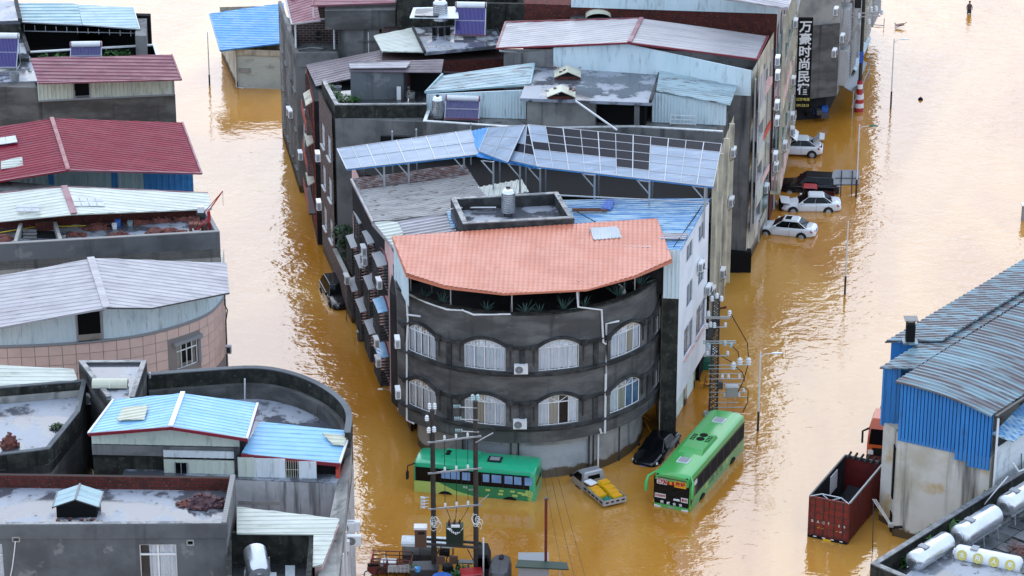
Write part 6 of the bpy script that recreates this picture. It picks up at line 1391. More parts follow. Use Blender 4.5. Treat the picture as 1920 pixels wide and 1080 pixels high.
# the set-back left bay
l0, l1 = at(1647, 780, 6.6), at(1676, 780, 6.6); l0 = V((wC[0]-.1, wC[1], 0)); l1 = V((wA[0]+.2, wA[1]+1.9, 0))
G().sheet([zset(l0, 6.3), zset(l1, 6.3), zset(l1, 10.2), zset(l0, 10.2)], (0, 0, 1), .28, .04, .06).o('side_cladding', 'blue_wall', tWh)
G().strip([tuple(V(wC)+ax*33), (l0.x, l0.y)], .1, 6.3, 10.2).o('side_cladding', 'blue_wall', tWh)
G().bar(zset(l0, 6.4)-V((.06, .06, 0)), zset(l0, 10.2)-V((.06, .06, 0)), .1, .1).o('corner_trim', 'blue_bright', tWh)
def barrel(p0, p1, depth, nm, over=.35):
    """ribbed barrel sheet: front edge p0->p1 (plan), running back along ax"""
    g = G(); nr = int(depth/.42); prev = None; d01 = V(p1)-V(p0)
    for k in range(nr):
        for f, h in ((0, 0), (.55, 0), (.68, .06), (.88, .06)):
            t = (k+f)/nr*depth-over; row = []
            for q in range(15):
                s = q/14; pl = V(p0)+d01*(s*1.04-.03)+ax*t; row.append(g.pt((pl.x, pl.y, arch_z(s)+h)))
            if prev:
                for q in range(14): g.f.append([prev[q], prev[q+1], row[q+1], row[q]])
            prev = row
    for t in (-over, ):
        pr = None
        for q in range(15):
            s = q/14; pl = V(p0)+d01*(s*1.04-.03)+ax*t; p = V((pl.x, pl.y, arch_z(s)-.05))
            if pr is not None: g.bar(pr, p, .05, .12)
            pr = p
    return g.o(nm, 'warehouse_roof', tWh)
barrel(wA, wB, 30, 'barrel_roof')
rl = [at(1643, 676, 10.3), at(1700, 676, 10.42), zset(V((wA[0]+1.2, wA[1]+1.6, 0)), 10.35)]
G().sheet([V((wC[0]-.45, wC[1]-.3, 10.2)), V((wA[0]+1.0, wC[1]-.5, 10.27)), V((*(V((wA[0]+1.0, wC[1]))+ax*29), 10.27)), V((*(V((wC[0]-.45, wC[1]))+ax*30), 10.2))], (1, 0, 0), .42, .05, .08).o('side_roof', 'warehouse_roof', tWh)
n0_ = at(1659, 641, 10.2); n1_ = V((*ax, 0)); G().sheet([n0_, n0_+V((3.4, -.4, .3)), n0_+V((3.4, -.4, .3))+n1_*28, n0_+n1_*28], (1, -.1, .08), .42, .05, .08).o('rear_side_roof', 'warehouse_roof', tWh)
G().strip([xy(n0_+V((.45, .4, 0))+n1_*26), xy(n0_+V((.45, .4, 0))), xy(n0_+V((2.6, .1, 0)))], .1, 6.3, 10.15).o('rear_cladding', 'blue_wall', tWh); G().strip([xy(n0_+V((.47, .42, 0))+n1_*26), xy(n0_+V((.47, .42, 0))), xy(n0_+V((2.6, .12, 0)))], .1, -1, 6.3).o('rear_wall', 'patina', tWh)
ch = thing('chimney', 'square black chimney with a small cap on the teal warehouse roof', 'chimney', at(1706, 640, 10.5))
G().box((0, 0, .55), (.52, .52, 1.2)).o('flue', 'black', ch, local=True); G().slab([(-.4, -.4, 1.5), (.4, -.4, 1.5), (.4, .4, 1.5), (-.4, .4, 1.5)], .05).o('cap', 'metal_dark', ch, local=True)
g = G()
for a in (-1, 1):
    for b in (-1, 1): g.bar((a*.22, b*.22, 1.1), (a*.22, b*.22, 1.5), .04, .04)
g.o('cap_leg', 'iron', ch, local=True); G().box((0, 0, 0), (.9, .9, .1)).o('flashing', 'warehouse_roof', ch, local=True)
# right side: gutter, grey siding wall, lean-to
e0 = V((*(V(wB)+dB*.35), 9.35)); e1 = e0+V((*ax, 0))*14
G().bar(e0-V((*(ax*.4), 0)), e1, .16, .14).o('gutter', 'iron', tWh)
sw0, sw1 = V(wB)+dB*.25, V(wB)+dB*.25+ax*14
for k in range(14):
    z = -.5+k*.55; G().slab([V((*sw0, z+.5)), V((*sw1, z+.5)), V((*(sw1+dB*.06), z)), V((*(sw0+dB*.06), z))], .03).o('siding_board', 'white_panel', tWh)
pipe(tWh, [V((*(V(wB)+dB*.4-ax*.2), 9.2)), V((*(V(wB)+dB*.4-ax*.2), 2))], .07)
G().sheet([at(1862, 812, 8.0), at(1900, 830, 7.4), at(1990, 755, 7.4), at(1940, 735, 8.0)], (-.6, .75, 0), .4, .05, .06).o('lean_to_roof', 'blue_faded', tWh)
G().bar(at(1862, 812, 7.9), at(1862, 812, 6.9), .08, .08).o('lean_to_post', 'white', tWh)
# ================================================================ bottom-right roof with the steel tanks
tRf = thing('tank_roof_house', 'low house with steel water tanks on a paved roof behind a dark parapet', 'house', (26, -52, 0))
ra, rb = at(1632, 1058, 5.2), at(1990, 834, 5.2); rc = at(1750, 1112, 5.2); rdd = V((rb.x-ra.x, rb.y-ra.y, 0)).normalized(); rn = V((rdd.y, -rdd.x, 0))
RP = lambda u, v_, z: ra+rdd*u+rn*v_+V((0, 0, z-ra.z))
Lr_ = (rb-ra).length
G().prism([xy(ra), xy(RP(-1.0, 12, 0)), xy(RP(Lr_, 14, 0)), xy(rb)], -1, 4.0).o('wall', 'conc_light', tRf)
G().prism([xy(RP(0, .25, 0)), xy(RP(-.9, 12, 0)), xy(RP(Lr_, 14, 0)), xy(RP(Lr_, .25, 0))], 4.001, 4.05).o('roof_floor', 'wet_dark', tRf)
G().strip([xy(rb), xy(ra), xy(RP(-1.0, 12, 0))], .28, 3.8, 5.2).o('parapet', 'moss', tRf); G().strip([xy(rb), xy(ra), xy(RP(-1.0, 12, 0))], .34, 5.201, 5.27).o('coping', 'coping', tRf)
pv = None
for a in range(11):
    for b in range(6):
        if (a, b) in ((3, 1), (2, 3), (6, 0)): continue
        p = RP(6.4+a*.95, 2.6+b*.95, 4.09+.015*((a*3+b*5) % 4))
        if pv is None: pv = G().box((0, 0, 0), (.9, .9, .06)).o('paving_slab', 'paver', tRf, local=True); c = pv
        else: c = pv.copy(); COL.objects.link(c); c.parent = tRf
        c.location = p-LOC[tRf.name]; c.rotation_euler = (random.uniform(-.01, .01), random.uniform(-.01, .01), math.atan2(rdd.y, rdd.x))
def lying_tank(p, dirv, L, r_, label, plates=1, circles=None):
    t = thing('water_tank', label, 'water tank', p, 0, 'steel water tanks lying on the low roof'); d = V(dirv).normalized()
    g = G().lathe([(.18, -L/2-.12), (r_*.8, -L/2-.05), (r_*.97, -L/2+.06), (r_, -L/2+.16)]+[(r_*(1.0 if k % 2 else .992), -L/2+.16+(L-.32)*k/8) for k in range(1, 8)]+[(r_, L/2-.16), (r_*.97, L/2-.06), (r_*.8, L/2+.05), (.18, L/2+.12)], (0, 0, 0), 28, dirv=d); g.o('tank', 'stainless' if not circles else 'white', t, local=True, smooth=40)
    for s_ in (-1, 1): G().lathe([(.26, 0), (.28, .1), (.16, .12)], d*(s_*(L/2+.06)), 18, dirv=d*s_).o('end_flange', 'steel', t, local=True, smooth=40)
    x = d.cross(V((0, 0, 1))).normalized(); g = G()
    for s_ in (-1, 1):
        g.bar(d*(-L/2)+x*(s_*r_*.7)-V((0, 0, r_*.8)), d*(L/2)+x*(s_*r_*.7)-V((0, 0, r_*.8)), .06, .06)
        for q in (-.4, 0, .4): g.bar(d*(L*q)+x*(s_*r_*.7)-V((0, 0, r_*.8)), d*(L*q)+x*(s_*r_*.9)-V((0, 0, r_*.8+1.0)), .05, .05)
    g.o('stand', 'galv', t, local=True)
    for k in range(plates): G().box(d*(-L*.22+.0)+V((0, 0, r_+.02)), (.4, .55, .06), rz=math.atan2(d.y, d.x)).o('hatch_plate', 'plastic_grey', t, local=True)
    if circles:
        side = x if x.y < 0 else -x; dd_ = d if d.x > 0 else -d
        for k, c in enumerate(circles):
            o_ = dd_*(-L*.38+L*.76*k/(len(circles)-1)); n_ = (side*.93+V((0, 0, .36))).normalized(); ctr = o_+n_*(r_+.012); up_ = n_.cross(dd_); up_ = up_ if up_.z > 0 else -up_
            G().lathe([(.29, 0), (.29, .012)], ctr, 24, dirv=n_).o('badge', 'char_yellow', t, local=True)
            text(c, .3, frame4(ctr+n_*.02, dd_, up_), 'char_white', 'character', t, .004, local=True, bold=.006)
    return t
tz = 5.35
lying_tank(at(1745, 1034, tz), rdd, 3.3, .6, 'steel water tank lying behind the dark parapet, nearest of the row of three'); lying_tank(at(1832, 985, tz), rdd, 3.6, .66, 'steel water tank lying behind the dark parapet, middle of the row of three'); lying_tank(at(1915, 930, tz), rdd, 3.4, .64, 'steel water tank lying behind the dark parapet, cut by the right edge of the photo')
lying_tank(at(1853, 1049, 5.0), (.9, -.42, 0), 3.6, .52, 'white banded tank with four yellow round badges on the low roof', 1, '太阳人家')
fs = [at(1742, 1040, 4.9), at(1812, 1035, 4.9), at(1990, 1085, 4.9), at(1990, 1180, 4.9), at(1650, 1112, 4.9)]
G().slab([at(1742, 1040, 4.9), at(1800, 1044, 4.9), at(1990, 1098, 4.9), at(1960, 1200, 4.9), at(1640, 1130, 4.9)], .25).o('flat_slab', 'wet_roof', tRf)
for k, (px, py, a) in enumerate(((1733, 1052, .3), (1752, 1062, 1.2), (1742, 1046, 2.2))): G().slab([V((-.5, -.15, .2)), V((.45, -.3, .05)), V((.5, .1, .18)), V((-.3, .25, .06))], .03).o('torn_sheet', 'metal_dark', loc=at(px, py, 4.95), label='dark torn sheet lying on the flat slab below the tanks, '+('left piece', 'nearest piece', 'back piece')[k], category='sheet')
for k, (px, py, r_) in enumerate(((1733, 1021, .75), (1752, 1008, .6), (1786, 998, .7), (1690, 1052, .55), (1858, 940, .5))): bush(at(px, py, 4.2), r_, 'broad-leaved green plant along the dark parapet, '+('largest in front of the nearest tank', 'behind the nearest tank', 'between the two front tanks', 'in the parapet corner', 'beside the slanted white pole')[k], n=70, leaf=.3, flat_=1.3, group='plants along the dark parapet')
G().bar(at(1840, 952, 4.5), at(1890, 893, 6.3), .05, .05).o('slanted_pole', 'pipe_white', loc=at(1840, 952, 4.5), label='thin white pole leaning across the parapet by the tanks', category='pole')
pipe(tRf, [at(1899, 868, 6.2), at(1910, 884, 5.6), at(1925, 878, 5.8)], .06, 'pipe_white', 'vent_pipe'); G().bar(at(1915, 884, 5.2), at(1915, 850, 6.2), .06, .06).o('stub_post', 'iron', tRf)
rd = random.Random(8); g = G()
for k in range(90):
    p = at(1895+rd.random()*40, 1022+rd.random()*22, 4.25); a = rd.random()*6.3; g.tube([p, p+V((math.cos(a)*.5, math.sin(a)*.5, .15))], .015, 3)
g.o('dry_twigs', 'rubble', kind='stuff', label='heap of dry brown twigs on the paved roof', category='twigs', loc=at(1910, 1035, 4.2))
t = thing('wire_bracket', 'pale lattice bracket hanging from the stained warehouse wall', 'bracket', at(1640, 938, 3.0)); 
for k in range(3): g = G().bar(at(1636+k*3, 936, 3.6), at(1668+k*2, 984, 2.0), .03, .03); g.o('rod', 'pipe_white', t)
G().box(at(1670, 984, 2.0), (.3, .3, .2)).o('anchor', 'conc_light', t); G().bar(at(1672, 989, 1.8), at(1692, 988, 1.8), .15, .12).o('stub', 'dark', t)
G().tube([at(1636, 1035, 0), at(1638, 935, 3.2)], .03, 5).o('thin_post', 'iron', loc=at(1636, 1035, 0), label='thin dark post in the water at the foot of the stained wall', category='post')

# ================================================================ vehicles
def ring(x, hw, zb, zt, cr=.03):
    return [V((x, -hw*.9, zb)), V((x, -hw, zb+.16)), V((x, -hw*1.0, zt-.2)), V((x, -hw*.95, zt-.05)), V((x, -hw*.7, zt+cr*.5)), V((x, 0, zt+cr)), V((x, hw*.7, zt+cr*.5)), V((x, hw*.95, zt-.05)), V((x, hw*1.0, zt-.2)), V((x, hw, zb+.16)), V((x, hw*.9, zb))]
CARS = {'sedan': dict(st=[(2.32, .6, .38, .58), (2.22, .76, .3, .68), (1.95, .85, .22, .77), (1.5, .89, .2, .85), (.95, .9, .2, .93), (0, .9, .2, .95), (-1.1, .9, .2, .98), (-1.7, .89, .22, 1.02), (-2.1, .85, .28, 1.02), (-2.27, .78, .36, .92), (-2.32, .66, .42, .8)], base=(1.0, -1.78, .95, .8), top=(.18, -1.0, 1.45, .6), wb=(1.38, -1.32), r=.33, b=(-.25, -.2)),
        'suv': dict(st=[(2.4, .66, .45, .72), (2.3, .84, .36, .95), (1.95, .93, .28, 1.03), (1.4, .95, .25, 1.08), (.9, .96, .25, 1.12), (0, .96, .25, 1.13), (-1.2, .96, .25, 1.15), (-2.0, .94, .28, 1.16), (-2.3, .9, .36, 1.12), (-2.4, .8, .45, 1.0)], base=(1.0, -2.25, 1.12, .88), top=(.3, -1.85, 1.72, .68), wb=(1.45, -1.4), r=.38, b=(-.25, -.2)),
        'hatch': dict(st=[(2.2, .6, .38, .6), (2.1, .76, .3, .72), (1.8, .86, .22, .82), (1.3, .89, .2, .92), (.8, .9, .2, .98), (0, .9, .2, 1.0), (-1.2, .9, .2, 1.04), (-1.7, .88, .25, 1.05), (-2.05, .83, .32, .98), (-2.15, .7, .4, .85)], base=(.9, -1.75, 1.0, .8), top=(.15, -.95, 1.5, .62), wb=(1.32, -1.3), r=.33, b=(-.25, -.2))}
def car(name, label, cat, loc, rz, kind, paint, group=None, damaged=False, plate='plate_blue', sunroof=False, tail_open=False):
    k = CARS[kind]; t = thing(name, label, cat, loc, rz, group)
    rs_ = [ring(*s) for s in k['st']]
    ob = G().loft(rs_, True, True).o('body', paint, t, local=True, smooth=50); ob.modifiers.new('round', 'SUBSURF').levels = 1; ob.modifiers['round'].render_levels = 2
    xf, xr, zb, hb = k['base']; tf, tr_, zt, ht = k['top']
    lo = [V((xf, -hb, zb-.06)), V((xr, -hb*.95, zb-.04)), V((xr, hb*.95, zb-.04)), V((xf, hb, zb-.06))]; hi = [V((tf, -ht, zt-.03)), V((tr_, -ht, zt-.03)), V((tr_, ht, zt-.03)), V((tf, ht, zt-.03))]
    cr_ = [V((tf-.12, -ht*.8, zt+.03)), V((tr_+.12, -ht*.8, zt+.02)), V((tr_+.12, ht*.8, zt+.02)), V((tf-.12, ht*.8, zt+.03))]
    rf = G().loft([lo, hi, cr_], True, True).o('roof', paint, t, local=True, smooth=60); bv = rf.modifiers.new('round', 'BEVEL'); bv.width = .09; bv.segments = 3; bv.limit_method = 'ANGLE'; bv.angle_limit = R(12)
    def gq(a, b, c, d, ins, name_, push):
        ctr = (a+b+c+d)/4; n = (b-a).cross(d-a).normalized(); n = n if n.dot(ctr-V((0, 0, .9))) > 0 else -n
        P4 = [p.lerp(ctr, ins)+n*push for p in (a, b, c, d)]; G().poly(P4).o(name_, 'carglass', t, local=True)
    gq(lo[0], lo[3], hi[3], hi[0], .07, 'windshield', .012); gq(lo[1], lo[2], hi[2], hi[1], .1, 'rear_window', .012)
    for s_, (a, b, c, d) in ((-1, (lo[0], lo[1], hi[1], hi[0])), (1, (lo[3], lo[2], hi[2], hi[3]))):
        f = lambda u, v_: (a*(1-u)+b*u)*(1-v_)+(d*(1-u)+c*u)*v_
        for u0, u1, ut0, ut1 in ((.04, .455, .03, .47), (.465, .86, .48, .9), (.87, .97, .91, .98)): 
            P4 = [f(u0, .1), f(u1, .1), f(ut1, .95), f(ut0, .95)]; G().poly([p+V((0, s_*.014, .008)) for p in P4]).o('side_window', 'carglass', t, local=True)
    W_ = k['st'][4][1]
    for x in k['wb']:
        for s_ in (-1, 1):
            G().lathe([(k['r']+.07, 0), (k['r']+.05, .02)], (x, s_*(W_+.0), k['r']), 20, dirv=(0, s_, 0)).o('wheel_arch', 'black', t, local=True)
            wv_ = G().lathe([(k['r']-.05, -.1), (k['r'], -.07), (k['r'], .05), (k['r']-.04, .07), (k['r']*.62, .07)], (x, s_*(W_-.03), k['r']), 20, dirv=(0, s_, 0)).o('wheel', 'tyre', t, local=True, smooth=40)
            g = G().lathe([(k['r']*.6, 0), (k['r']*.2, .02)], (x, s_*(W_+.05), k['r']), 16, dirv=(0, s_, 0)); g.o('rim', 'galv', wv_, local=True)
    f0_ = k['st'][1]; r0 = k['st'][-2]
    for s_ in (-1, 1):
        G().slab([(f0_[0]-.28, s_*.84, f0_[3]+.03), (f0_[0]+.05, s_*.5, f0_[3]-.02), (f0_[0]+.07, s_*.48, f0_[3]-.14), (f0_[0]-.2, s_*.88, f0_[3]-.1)], .02).o('headlight', 'lamp_clear', t, local=True)
        G().slab([(r0[0]+.32, s_*.9, r0[3]-.02), (r0[0]-.05, s_*.62, r0[3]-.02), (r0[0]-.06, s_*.62, r0[3]-.18), (r0[0]+.2, s_*.92, r0[3]-.16)], .03).o('tail_light', 'lamp_red', t, local=True)
        G().box((xf-.3, s_*(hb+.16), zb+.1), (.16, .2, .13)).o('mirror', paint, t, local=True)
        g = G()
        for x in (xf-.05, (xf+xr)/2, xr+.45): g.bar((x, s_*(W_+.006), .35), (x, s_*(W_+.006), zb-.12), .012, .012)
        g.o('door_seam', 'dark', t, local=True)
        for x in ((xf+xr)/2+.25, xr+.75): G().box((x, s_*(W_+.012), zb-.22), (.2, .03, .03)).o('door_handle', paint, t, local=True)
    g = G().box((k['st'][0][0]+.005, 0, .52), (.05, 1.0, .12)); g.o('grille', 'black', t, local=True)
    G().box((k['st'][0][0]+.03, 0, .42), (.03, .44, .14)).o('number_plate', plate, t, local=True); G().box((k['st'][-1][0]-.02, 0, .72), (.03, .44, .14)).o('number_plate', plate, t, local=True)
    if sunroof: G().slab([(tf-.15, -.35, zt+.045), (tf-.6, -.35, zt+.045), (tf-.6, .35, zt+.045), (tf-.15, .35, zt+.045)], .02).o('sunroof', 'carglass', t, local=True)
    if tail_open:
        G().loft([[V((xr+.5, -.75, 1.12)), V((xr+.5, .75, 1.12)), V((xr+.45, .75, 1.18)), V((xr+.45, -.75, 1.18))], [V((xr-.05, -.78, 1.62)), V((xr-.05, .78, 1.62)), V((xr-.1, .78, 1.72)), V((xr-.1, -.78, 1.72))], [V((xr-.5, -.7, 1.6)), V((xr-.5, .7, 1.6)), V((xr-.5, .7, 1.68)), V((xr-.5, -.7, 1.68))]]).o('open_boot_lid', paint, t, local=True, smooth=40)
        G().slab([(xr+.45, -.7, 1.04), (xr-.35, -.7, .98), (xr-.35, .7, .98), (xr+.45, .7, 1.04)], .02).o('boot_opening', 'black', t, local=True)
    if damaged:
        G().slab([(1.6, -.8, .92), (2.35, -.86, .98), (2.3, .78, 1.02), (1.6, .8, .92)], .04).o('lifted_bonnet', paint, t, local=True); G().box((2.25, 0, .55), (.3, 1.4, .5)).o('bared_front', 'black', t, local=True)
        G().lathe([(.2, 0), (.26, .1), (.15, .2)], (2.55, -.3, .5), 12, dirv=(1, 0, 0)).o('loose_panel', 'galv', t, local=True)
    return t
def place(px, py, rz, kind, side):
    """centre of a car whose rear wheel on the given side shows at px, py on the water"""
    k = CARS[kind]; p = at(px, py, 0); c, s = math.cos(R(rz)), math.sin(R(rz)); lx, ly = k['wb'][1], side*k['st'][4][1]
    return p-V((lx*c-ly*s, lx*s+ly*c, 0))
p = place(1502, 446, 165, 'sedan', 1); car('parked_car', 'white sedan with a black sunroof, nearest of the drowned cars by the street front', 'car', zset(p, -.3), R(165), 'sedan', 'car_white', 'cars drowned along the right-hand street front', sunroof=True)
p = place(1553, 398, 178, 'sedan', 1); car('parked_car', 'white sedan with a torn-open front, second of the drowned cars', 'car', zset(p, -.3), R(178), 'sedan', 'car_white', 'cars drowned along the right-hand street front', damaged=True)
p = place(1522, 296, 173, 'hatch', 1); car('parked_car', 'white car with its boot lid open, farthest of the drowned cars', 'car', zset(p, -.1), R(173), 'hatch', 'car_white', 'cars drowned along the right-hand street front', tail_open=True)
p = place(1549, 364, 172, 'suv', 1); car('parked_car', 'black car with a chrome window line, behind the red tricycle roof', 'car', zset(p, -.45), R(172), 'suv', 'car_black', 'cars drowned along the right-hand street front')
p = at(1231, 846, 0); car('parked_car', 'dark blue-black sedan squeezed between the corner house and the green coach', 'car', zset(p, -.45), R(246), 'sedan', 'car_black')
p = at(634, 557, 0); car('parked_car', 'black car with a blue plate drowned against the pink balcony house', 'car', zset(p, -.55), R(286), 'suv', 'car_black')
# small cargo tricycle with a red roof beside the black car
t = thing('red_roof_tricycle', 'cargo tricycle with a small red roof standing before the black car', 'tricycle', zset(at(1530, 371, 0), -.25), R(175)); t.scale = (.72, .72, .8)
G().loft([[V((-.1, -.65, 1.45)), V((1.5, -.65, 1.5)), V((1.5, .65, 1.5)), V((-.1, .65, 1.45))], [V((0, -.55, 1.58)), V((1.35, -.55, 1.62)), V((1.35, .55, 1.62)), V((0, .55, 1.58))]]).o('roof', 'red_paint', t, local=True, smooth=30)
for x in (0, 1.35):
    for y in (-.55, .55): G().bar((x, y, .2), (x, y, 1.46), .05, .05).o('roof_post', 'iron', t, local=True)
G().box((-1.0, 0, .45), (1.9, 1.15, .06)).o('cargo_floor', 'rust', t, local=True)
for y in (-.57, .57): G().box((-1.0, y, .62), (1.9, .04, .4)).o('cargo_side', 'box_red', t, local=True)
G().box((-1.95, 0, .62), (.04, 1.15, .4)).o('tailgate', 'box_red', t, local=True); G().box((.6, 0, .55), (.8, .9, .4)).o('seat', 'dark', t, local=True)
g = G().tube([(1.3, -.4, 1.0), (1.4, 0, .9), (1.3, .4, 1.0)], .03, 6).bar((1.4, 0, .9), (1.7, 0, .1), .06, .06).o('handlebar', 'iron', t, local=True)
for x, y in ((-1.2, -.62), (-1.2, .62), (1.7, 0)): G().lathe([(.22, -.06), (.28, -.04), (.28, .04), (.22, .06)], (x, y, .15), 16, dirv=(0, 1, 0)).o('wheel', 'tyre', t, local=True)
# ---- city bus (side on) and coach (front on)
def bus_body(t, L, W, H, paint, low=None, n=8):
    def rr(x, sc=1.0, dz=0.0):
        w_ = W/2*sc; h = H+dz; return [V((x, -w_, .35)), V((x, -w_, H*.55)), V((x, -w_*.985, h-.42)), V((x, -w_*.93, h-.16)), V((x, -w_*.72, h-.04)), V((x, 0, h)), V((x, w_*.72, h-.04)), V((x, w_*.93, h-.16)), V((x, w_*.985, h-.42)), V((x, w_, H*.55)), V((x, w_, .35))]
    G().loft([rr(-L/2, .93, -.1), rr(-L/2+.08, .98, -.02), rr(-L/2+.3), rr(L/2-.4), rr(L/2-.15, .985, -.04), rr(L/2, .93, -.16)], True, True).o('body', paint, t, local=True, smooth=40)
def bus_wheel(t, x, W, r_=.46):
    for s_ in (-1, 1):
        G().lathe([(r_+.14, 0), (r_+.12, .02)], (x, s_*W/2, r_), 24, dirv=(0, s_, 0)).o('wheel_arch', 'black', t, local=True)
        w_ = G().lathe([(r_-.06, -.12), (r_, -.08), (r_, .03), (r_-.05, .05), (r_*.6, .05)], (x, s_*(W/2-.0), r_), 22, dirv=(0, s_, 0)).o('wheel', 'tyre', t, local=True, smooth=40); G().lathe([(r_*.58, 0), (r_*.25, .03)], (x, s_*(W/2+.04), r_), 16, dirv=(0, s_, 0)).o('rim', 'dark', w_, local=True)
bA, bB = at(776, 921, 0), at(1003, 941, 0); hd = math.atan2(bA.y-bB.y, bA.x-bB.x); LbA = (bA-bB).length; WA, HA = 2.35, 2.95
n_ = V((math.sin(hd), -math.cos(hd), 0)); n_ = n_ if n_.y > 0 else -n_
cA = (bA+bB)/2+n_*(WA/2); tb = thing('city_bus', 'green city bus with leaf patterns standing side-on behind the twin poles', 'bus', zset(cA, -.85), hd)
sd_ = 1 if (Matrix.Rotation(hd, 3, 'Z') @ V((0, 1, 0))).y < 0 else -1       # side turned to the viewer
bus_body(tb, LbA, WA, HA, 'bus_green'); X0, X1 = -LbA/2, LbA/2; ys = sd_*(WA/2+.012)
q_ = lambda x0, x1, z0, z1, m_, nm, off=0.0, par=tb: G().slab([(x0, ys+sd_*off, z0), (x1, ys+sd_*off, z0), (x1, ys+sd_*off, z1), (x0, ys+sd_*off, z1)], .001).o(nm, m_, par, local=True)
def plate_(par, pts, m_, nm, y, th=.012):
    g = G(); i0 = len(g.v); n = len(pts)
    for x, z in pts: g.v.append(V((x, y, z)))
    for x, z in pts: g.v.append(V((x, y+(-th if y > 0 else th), z)))
    g.f.append(list(range(n))); g.f.append([n+k for k in range(n)][::-1])
    for k in range(n): g.f.append([k, (k+1) % n, n+(k+1) % n, n+k])
    return g.o(nm, m_, par, local=True)
plate_(tb, [(X0+.35, 1.62), (X1-.12, 1.62), (X1-.12, 2.55), (X0+.35, 2.55)], 'carglass', 'window_band', ys)
xw = [X1-1.45, X1-1.95, X1-2.9, X1-3.55, X1-4.1, X1-4.75, X1-5.4, X1-6.2, X1-6.9]
for k, (a, b) in enumerate(((1.75, 2.3), (2.35, 2.9), (3.05, 3.55), (4.35, 4.75), (4.9, 5.5), (5.7, 6.2), (6.3, 6.75), (6.95, 7.25), (7.4, 7.85))):
    if X1-b < X0+.4: b = X1-X0-.45
    plate_(tb, [(X1-b, 1.92), (X1-a, 1.92), (X1-a, 2.45), (X1-b, 2.45)], 'curtain_blue', 'blue_curtain', ys+sd_*.008); 
for a in (1.7, 3.0, 4.25, 5.6, 6.85): plate_(tb, [(X1-a-.05, 1.64), (X1-a+.01, 1.64), (X1-a+.01, 2.53), (X1-a-.05, 2.53)], 'dark', 'window_post', ys+sd_*.014)
plate_(tb, [(X1-1.5, 1.66), (X1-.3, 1.66), (X1-.3, 2.5), (X1-1.5, 2.5)], 'carglass', 'driver_window', ys+sd_*.012)
plate_(tb, [(X1-.03, .36), (X1-.03, 1.6), (X1-1.6, 1.6), (X1-2.6, 1.15), (X1-4.3, .75), (X1-5.0, .55), (X1-5.0, .36)], 'bus_lime', 'lime_panel', ys+sd_*.004)
plate_(tb, [(X1-1.6, 1.6), (X1-2.6, 1.15), (X1-4.3, .75), (X1-5.0, .55), (X0+.2, .55), (X0+.2, 1.6)], 'bus_dark', 'dark_green_panel', ys+sd_*.003)
rd = random.Random(4)
for k, (a, z) in enumerate(((4.65, 1.38), (5.5, 1.4), (5.45, 1.18), (6.2, 1.42), (6.65, 1.36), (6.35, 1.15), (6.95, 1.3), (7.2, 1.48), (7.3, 1.2), (7.55, 1.05), (7.7, 1.4), (7.85, .95))):
    x = min(X1-.3, max(X0+.3, X1-a)); r_ = rd.uniform(.14, .22); pts = []; np_ = 5 if k in (8, 11, 9) else 2
    for q in range(20): th = q*.314; rr_ = r_*(.35+.65*abs(math.cos(np_*th/2))); pts.append((x+rr_*math.cos(th), z+rr_*.8*math.sin(th)))
    plate_(tb, pts, 'bus_lime', 'leaf_mark', ys+sd_*.01)
text('桂运', .16, frame4(V((X1-3.25, ys+sd_*.02, 1.44)), V((-sd_*-1 if False else (1 if sd_ < 0 else -1), 0, 0)), (0, 0, 1)), 'char_white', 'lettering', tb, .003, local=True)
text('公共汽车', .13, frame4(V((X1-3.65, ys+sd_*.02, 1.3)), V(((1 if sd_ < 0 else -1), 0, 0)), (0, 0, 1)), 'char_white', 'lettering', tb, .003, local=True)
G().loft([[V((X1-3.9, -.75, HA-.05)), V((X1-1.5, -.75, HA-.05)), V((X1-1.5, .75, HA-.05)), V((X1-3.9, .75, HA-.05))], [V((X1-3.85, -.65, HA+.14)), V((X1-1.75, -.65, HA+.14)), V((X1-1.75, .65, HA+.14)), V((X1-3.85, .65, HA+.14))]]).o('roof_cooler', 'bus_green', tb, local=True, smooth=30)
for k in range(2): G().lathe([(.17, 0), (.17, .02)], (X1-1.95, -.2*sd_+sd_*.35*k, HA+.145), 18).o('cooler_fan', 'black', tb, local=True)
G().box((X0+2.7, sd_*.1, HA+.03), (.85, .7, .08)).o('roof_hatch', 'dark', tb, local=True); G().box((X0+2.7, sd_*.1, HA+.075), (.6, .45, .03)).o('hatch_lid', 'plastic_grey', tb, local=True)
for x in (X1-2.0, X0+1.55): bus_wheel(tb, x, WA+.04)
G().slab([(X0-.012, -.9, 1.7), (X0-.012, .9, 1.7), (X0+.03, .85, 2.7), (X0+.03, -.85, 2.7)], .01).o('rear_window', 'carglass', tb, local=True)
G().slab([(X1+.012, -1.0, 1.3), (X1+.012, 1.0, 1.3), (X1-.0, .95, 2.7), (X1-.0, -.95, 2.7)], .01).o('windshield', 'carglass', tb, local=True)
g = G().tube([(X1-.1, sd_*1.1, 2.75), (X1+.35, sd_*1.25, 2.6), (X1+.38, sd_*1.25, 2.2)], .04, 6).box((X1+.38, sd_*1.25, 1.95), (.14, .22, .5)); g.o('mirror', 'dark', tb, local=True)
# coach
LC, WC_, HC = 9.9, 2.42, 3.15; hc = R(246.3); fm_ = at(1259, 953, 0); dc = V((math.cos(hc), math.sin(hc), 0))
tcx = thing('coach', 'bright green coach facing the camera with route signs in its windshield', 'bus', zset(fm_-dc*(LC/2), -.8), hc)
bus_body(tcx, LC, WC_, HC, 'bus_mid'); X0, X1 = -LC/2, LC/2
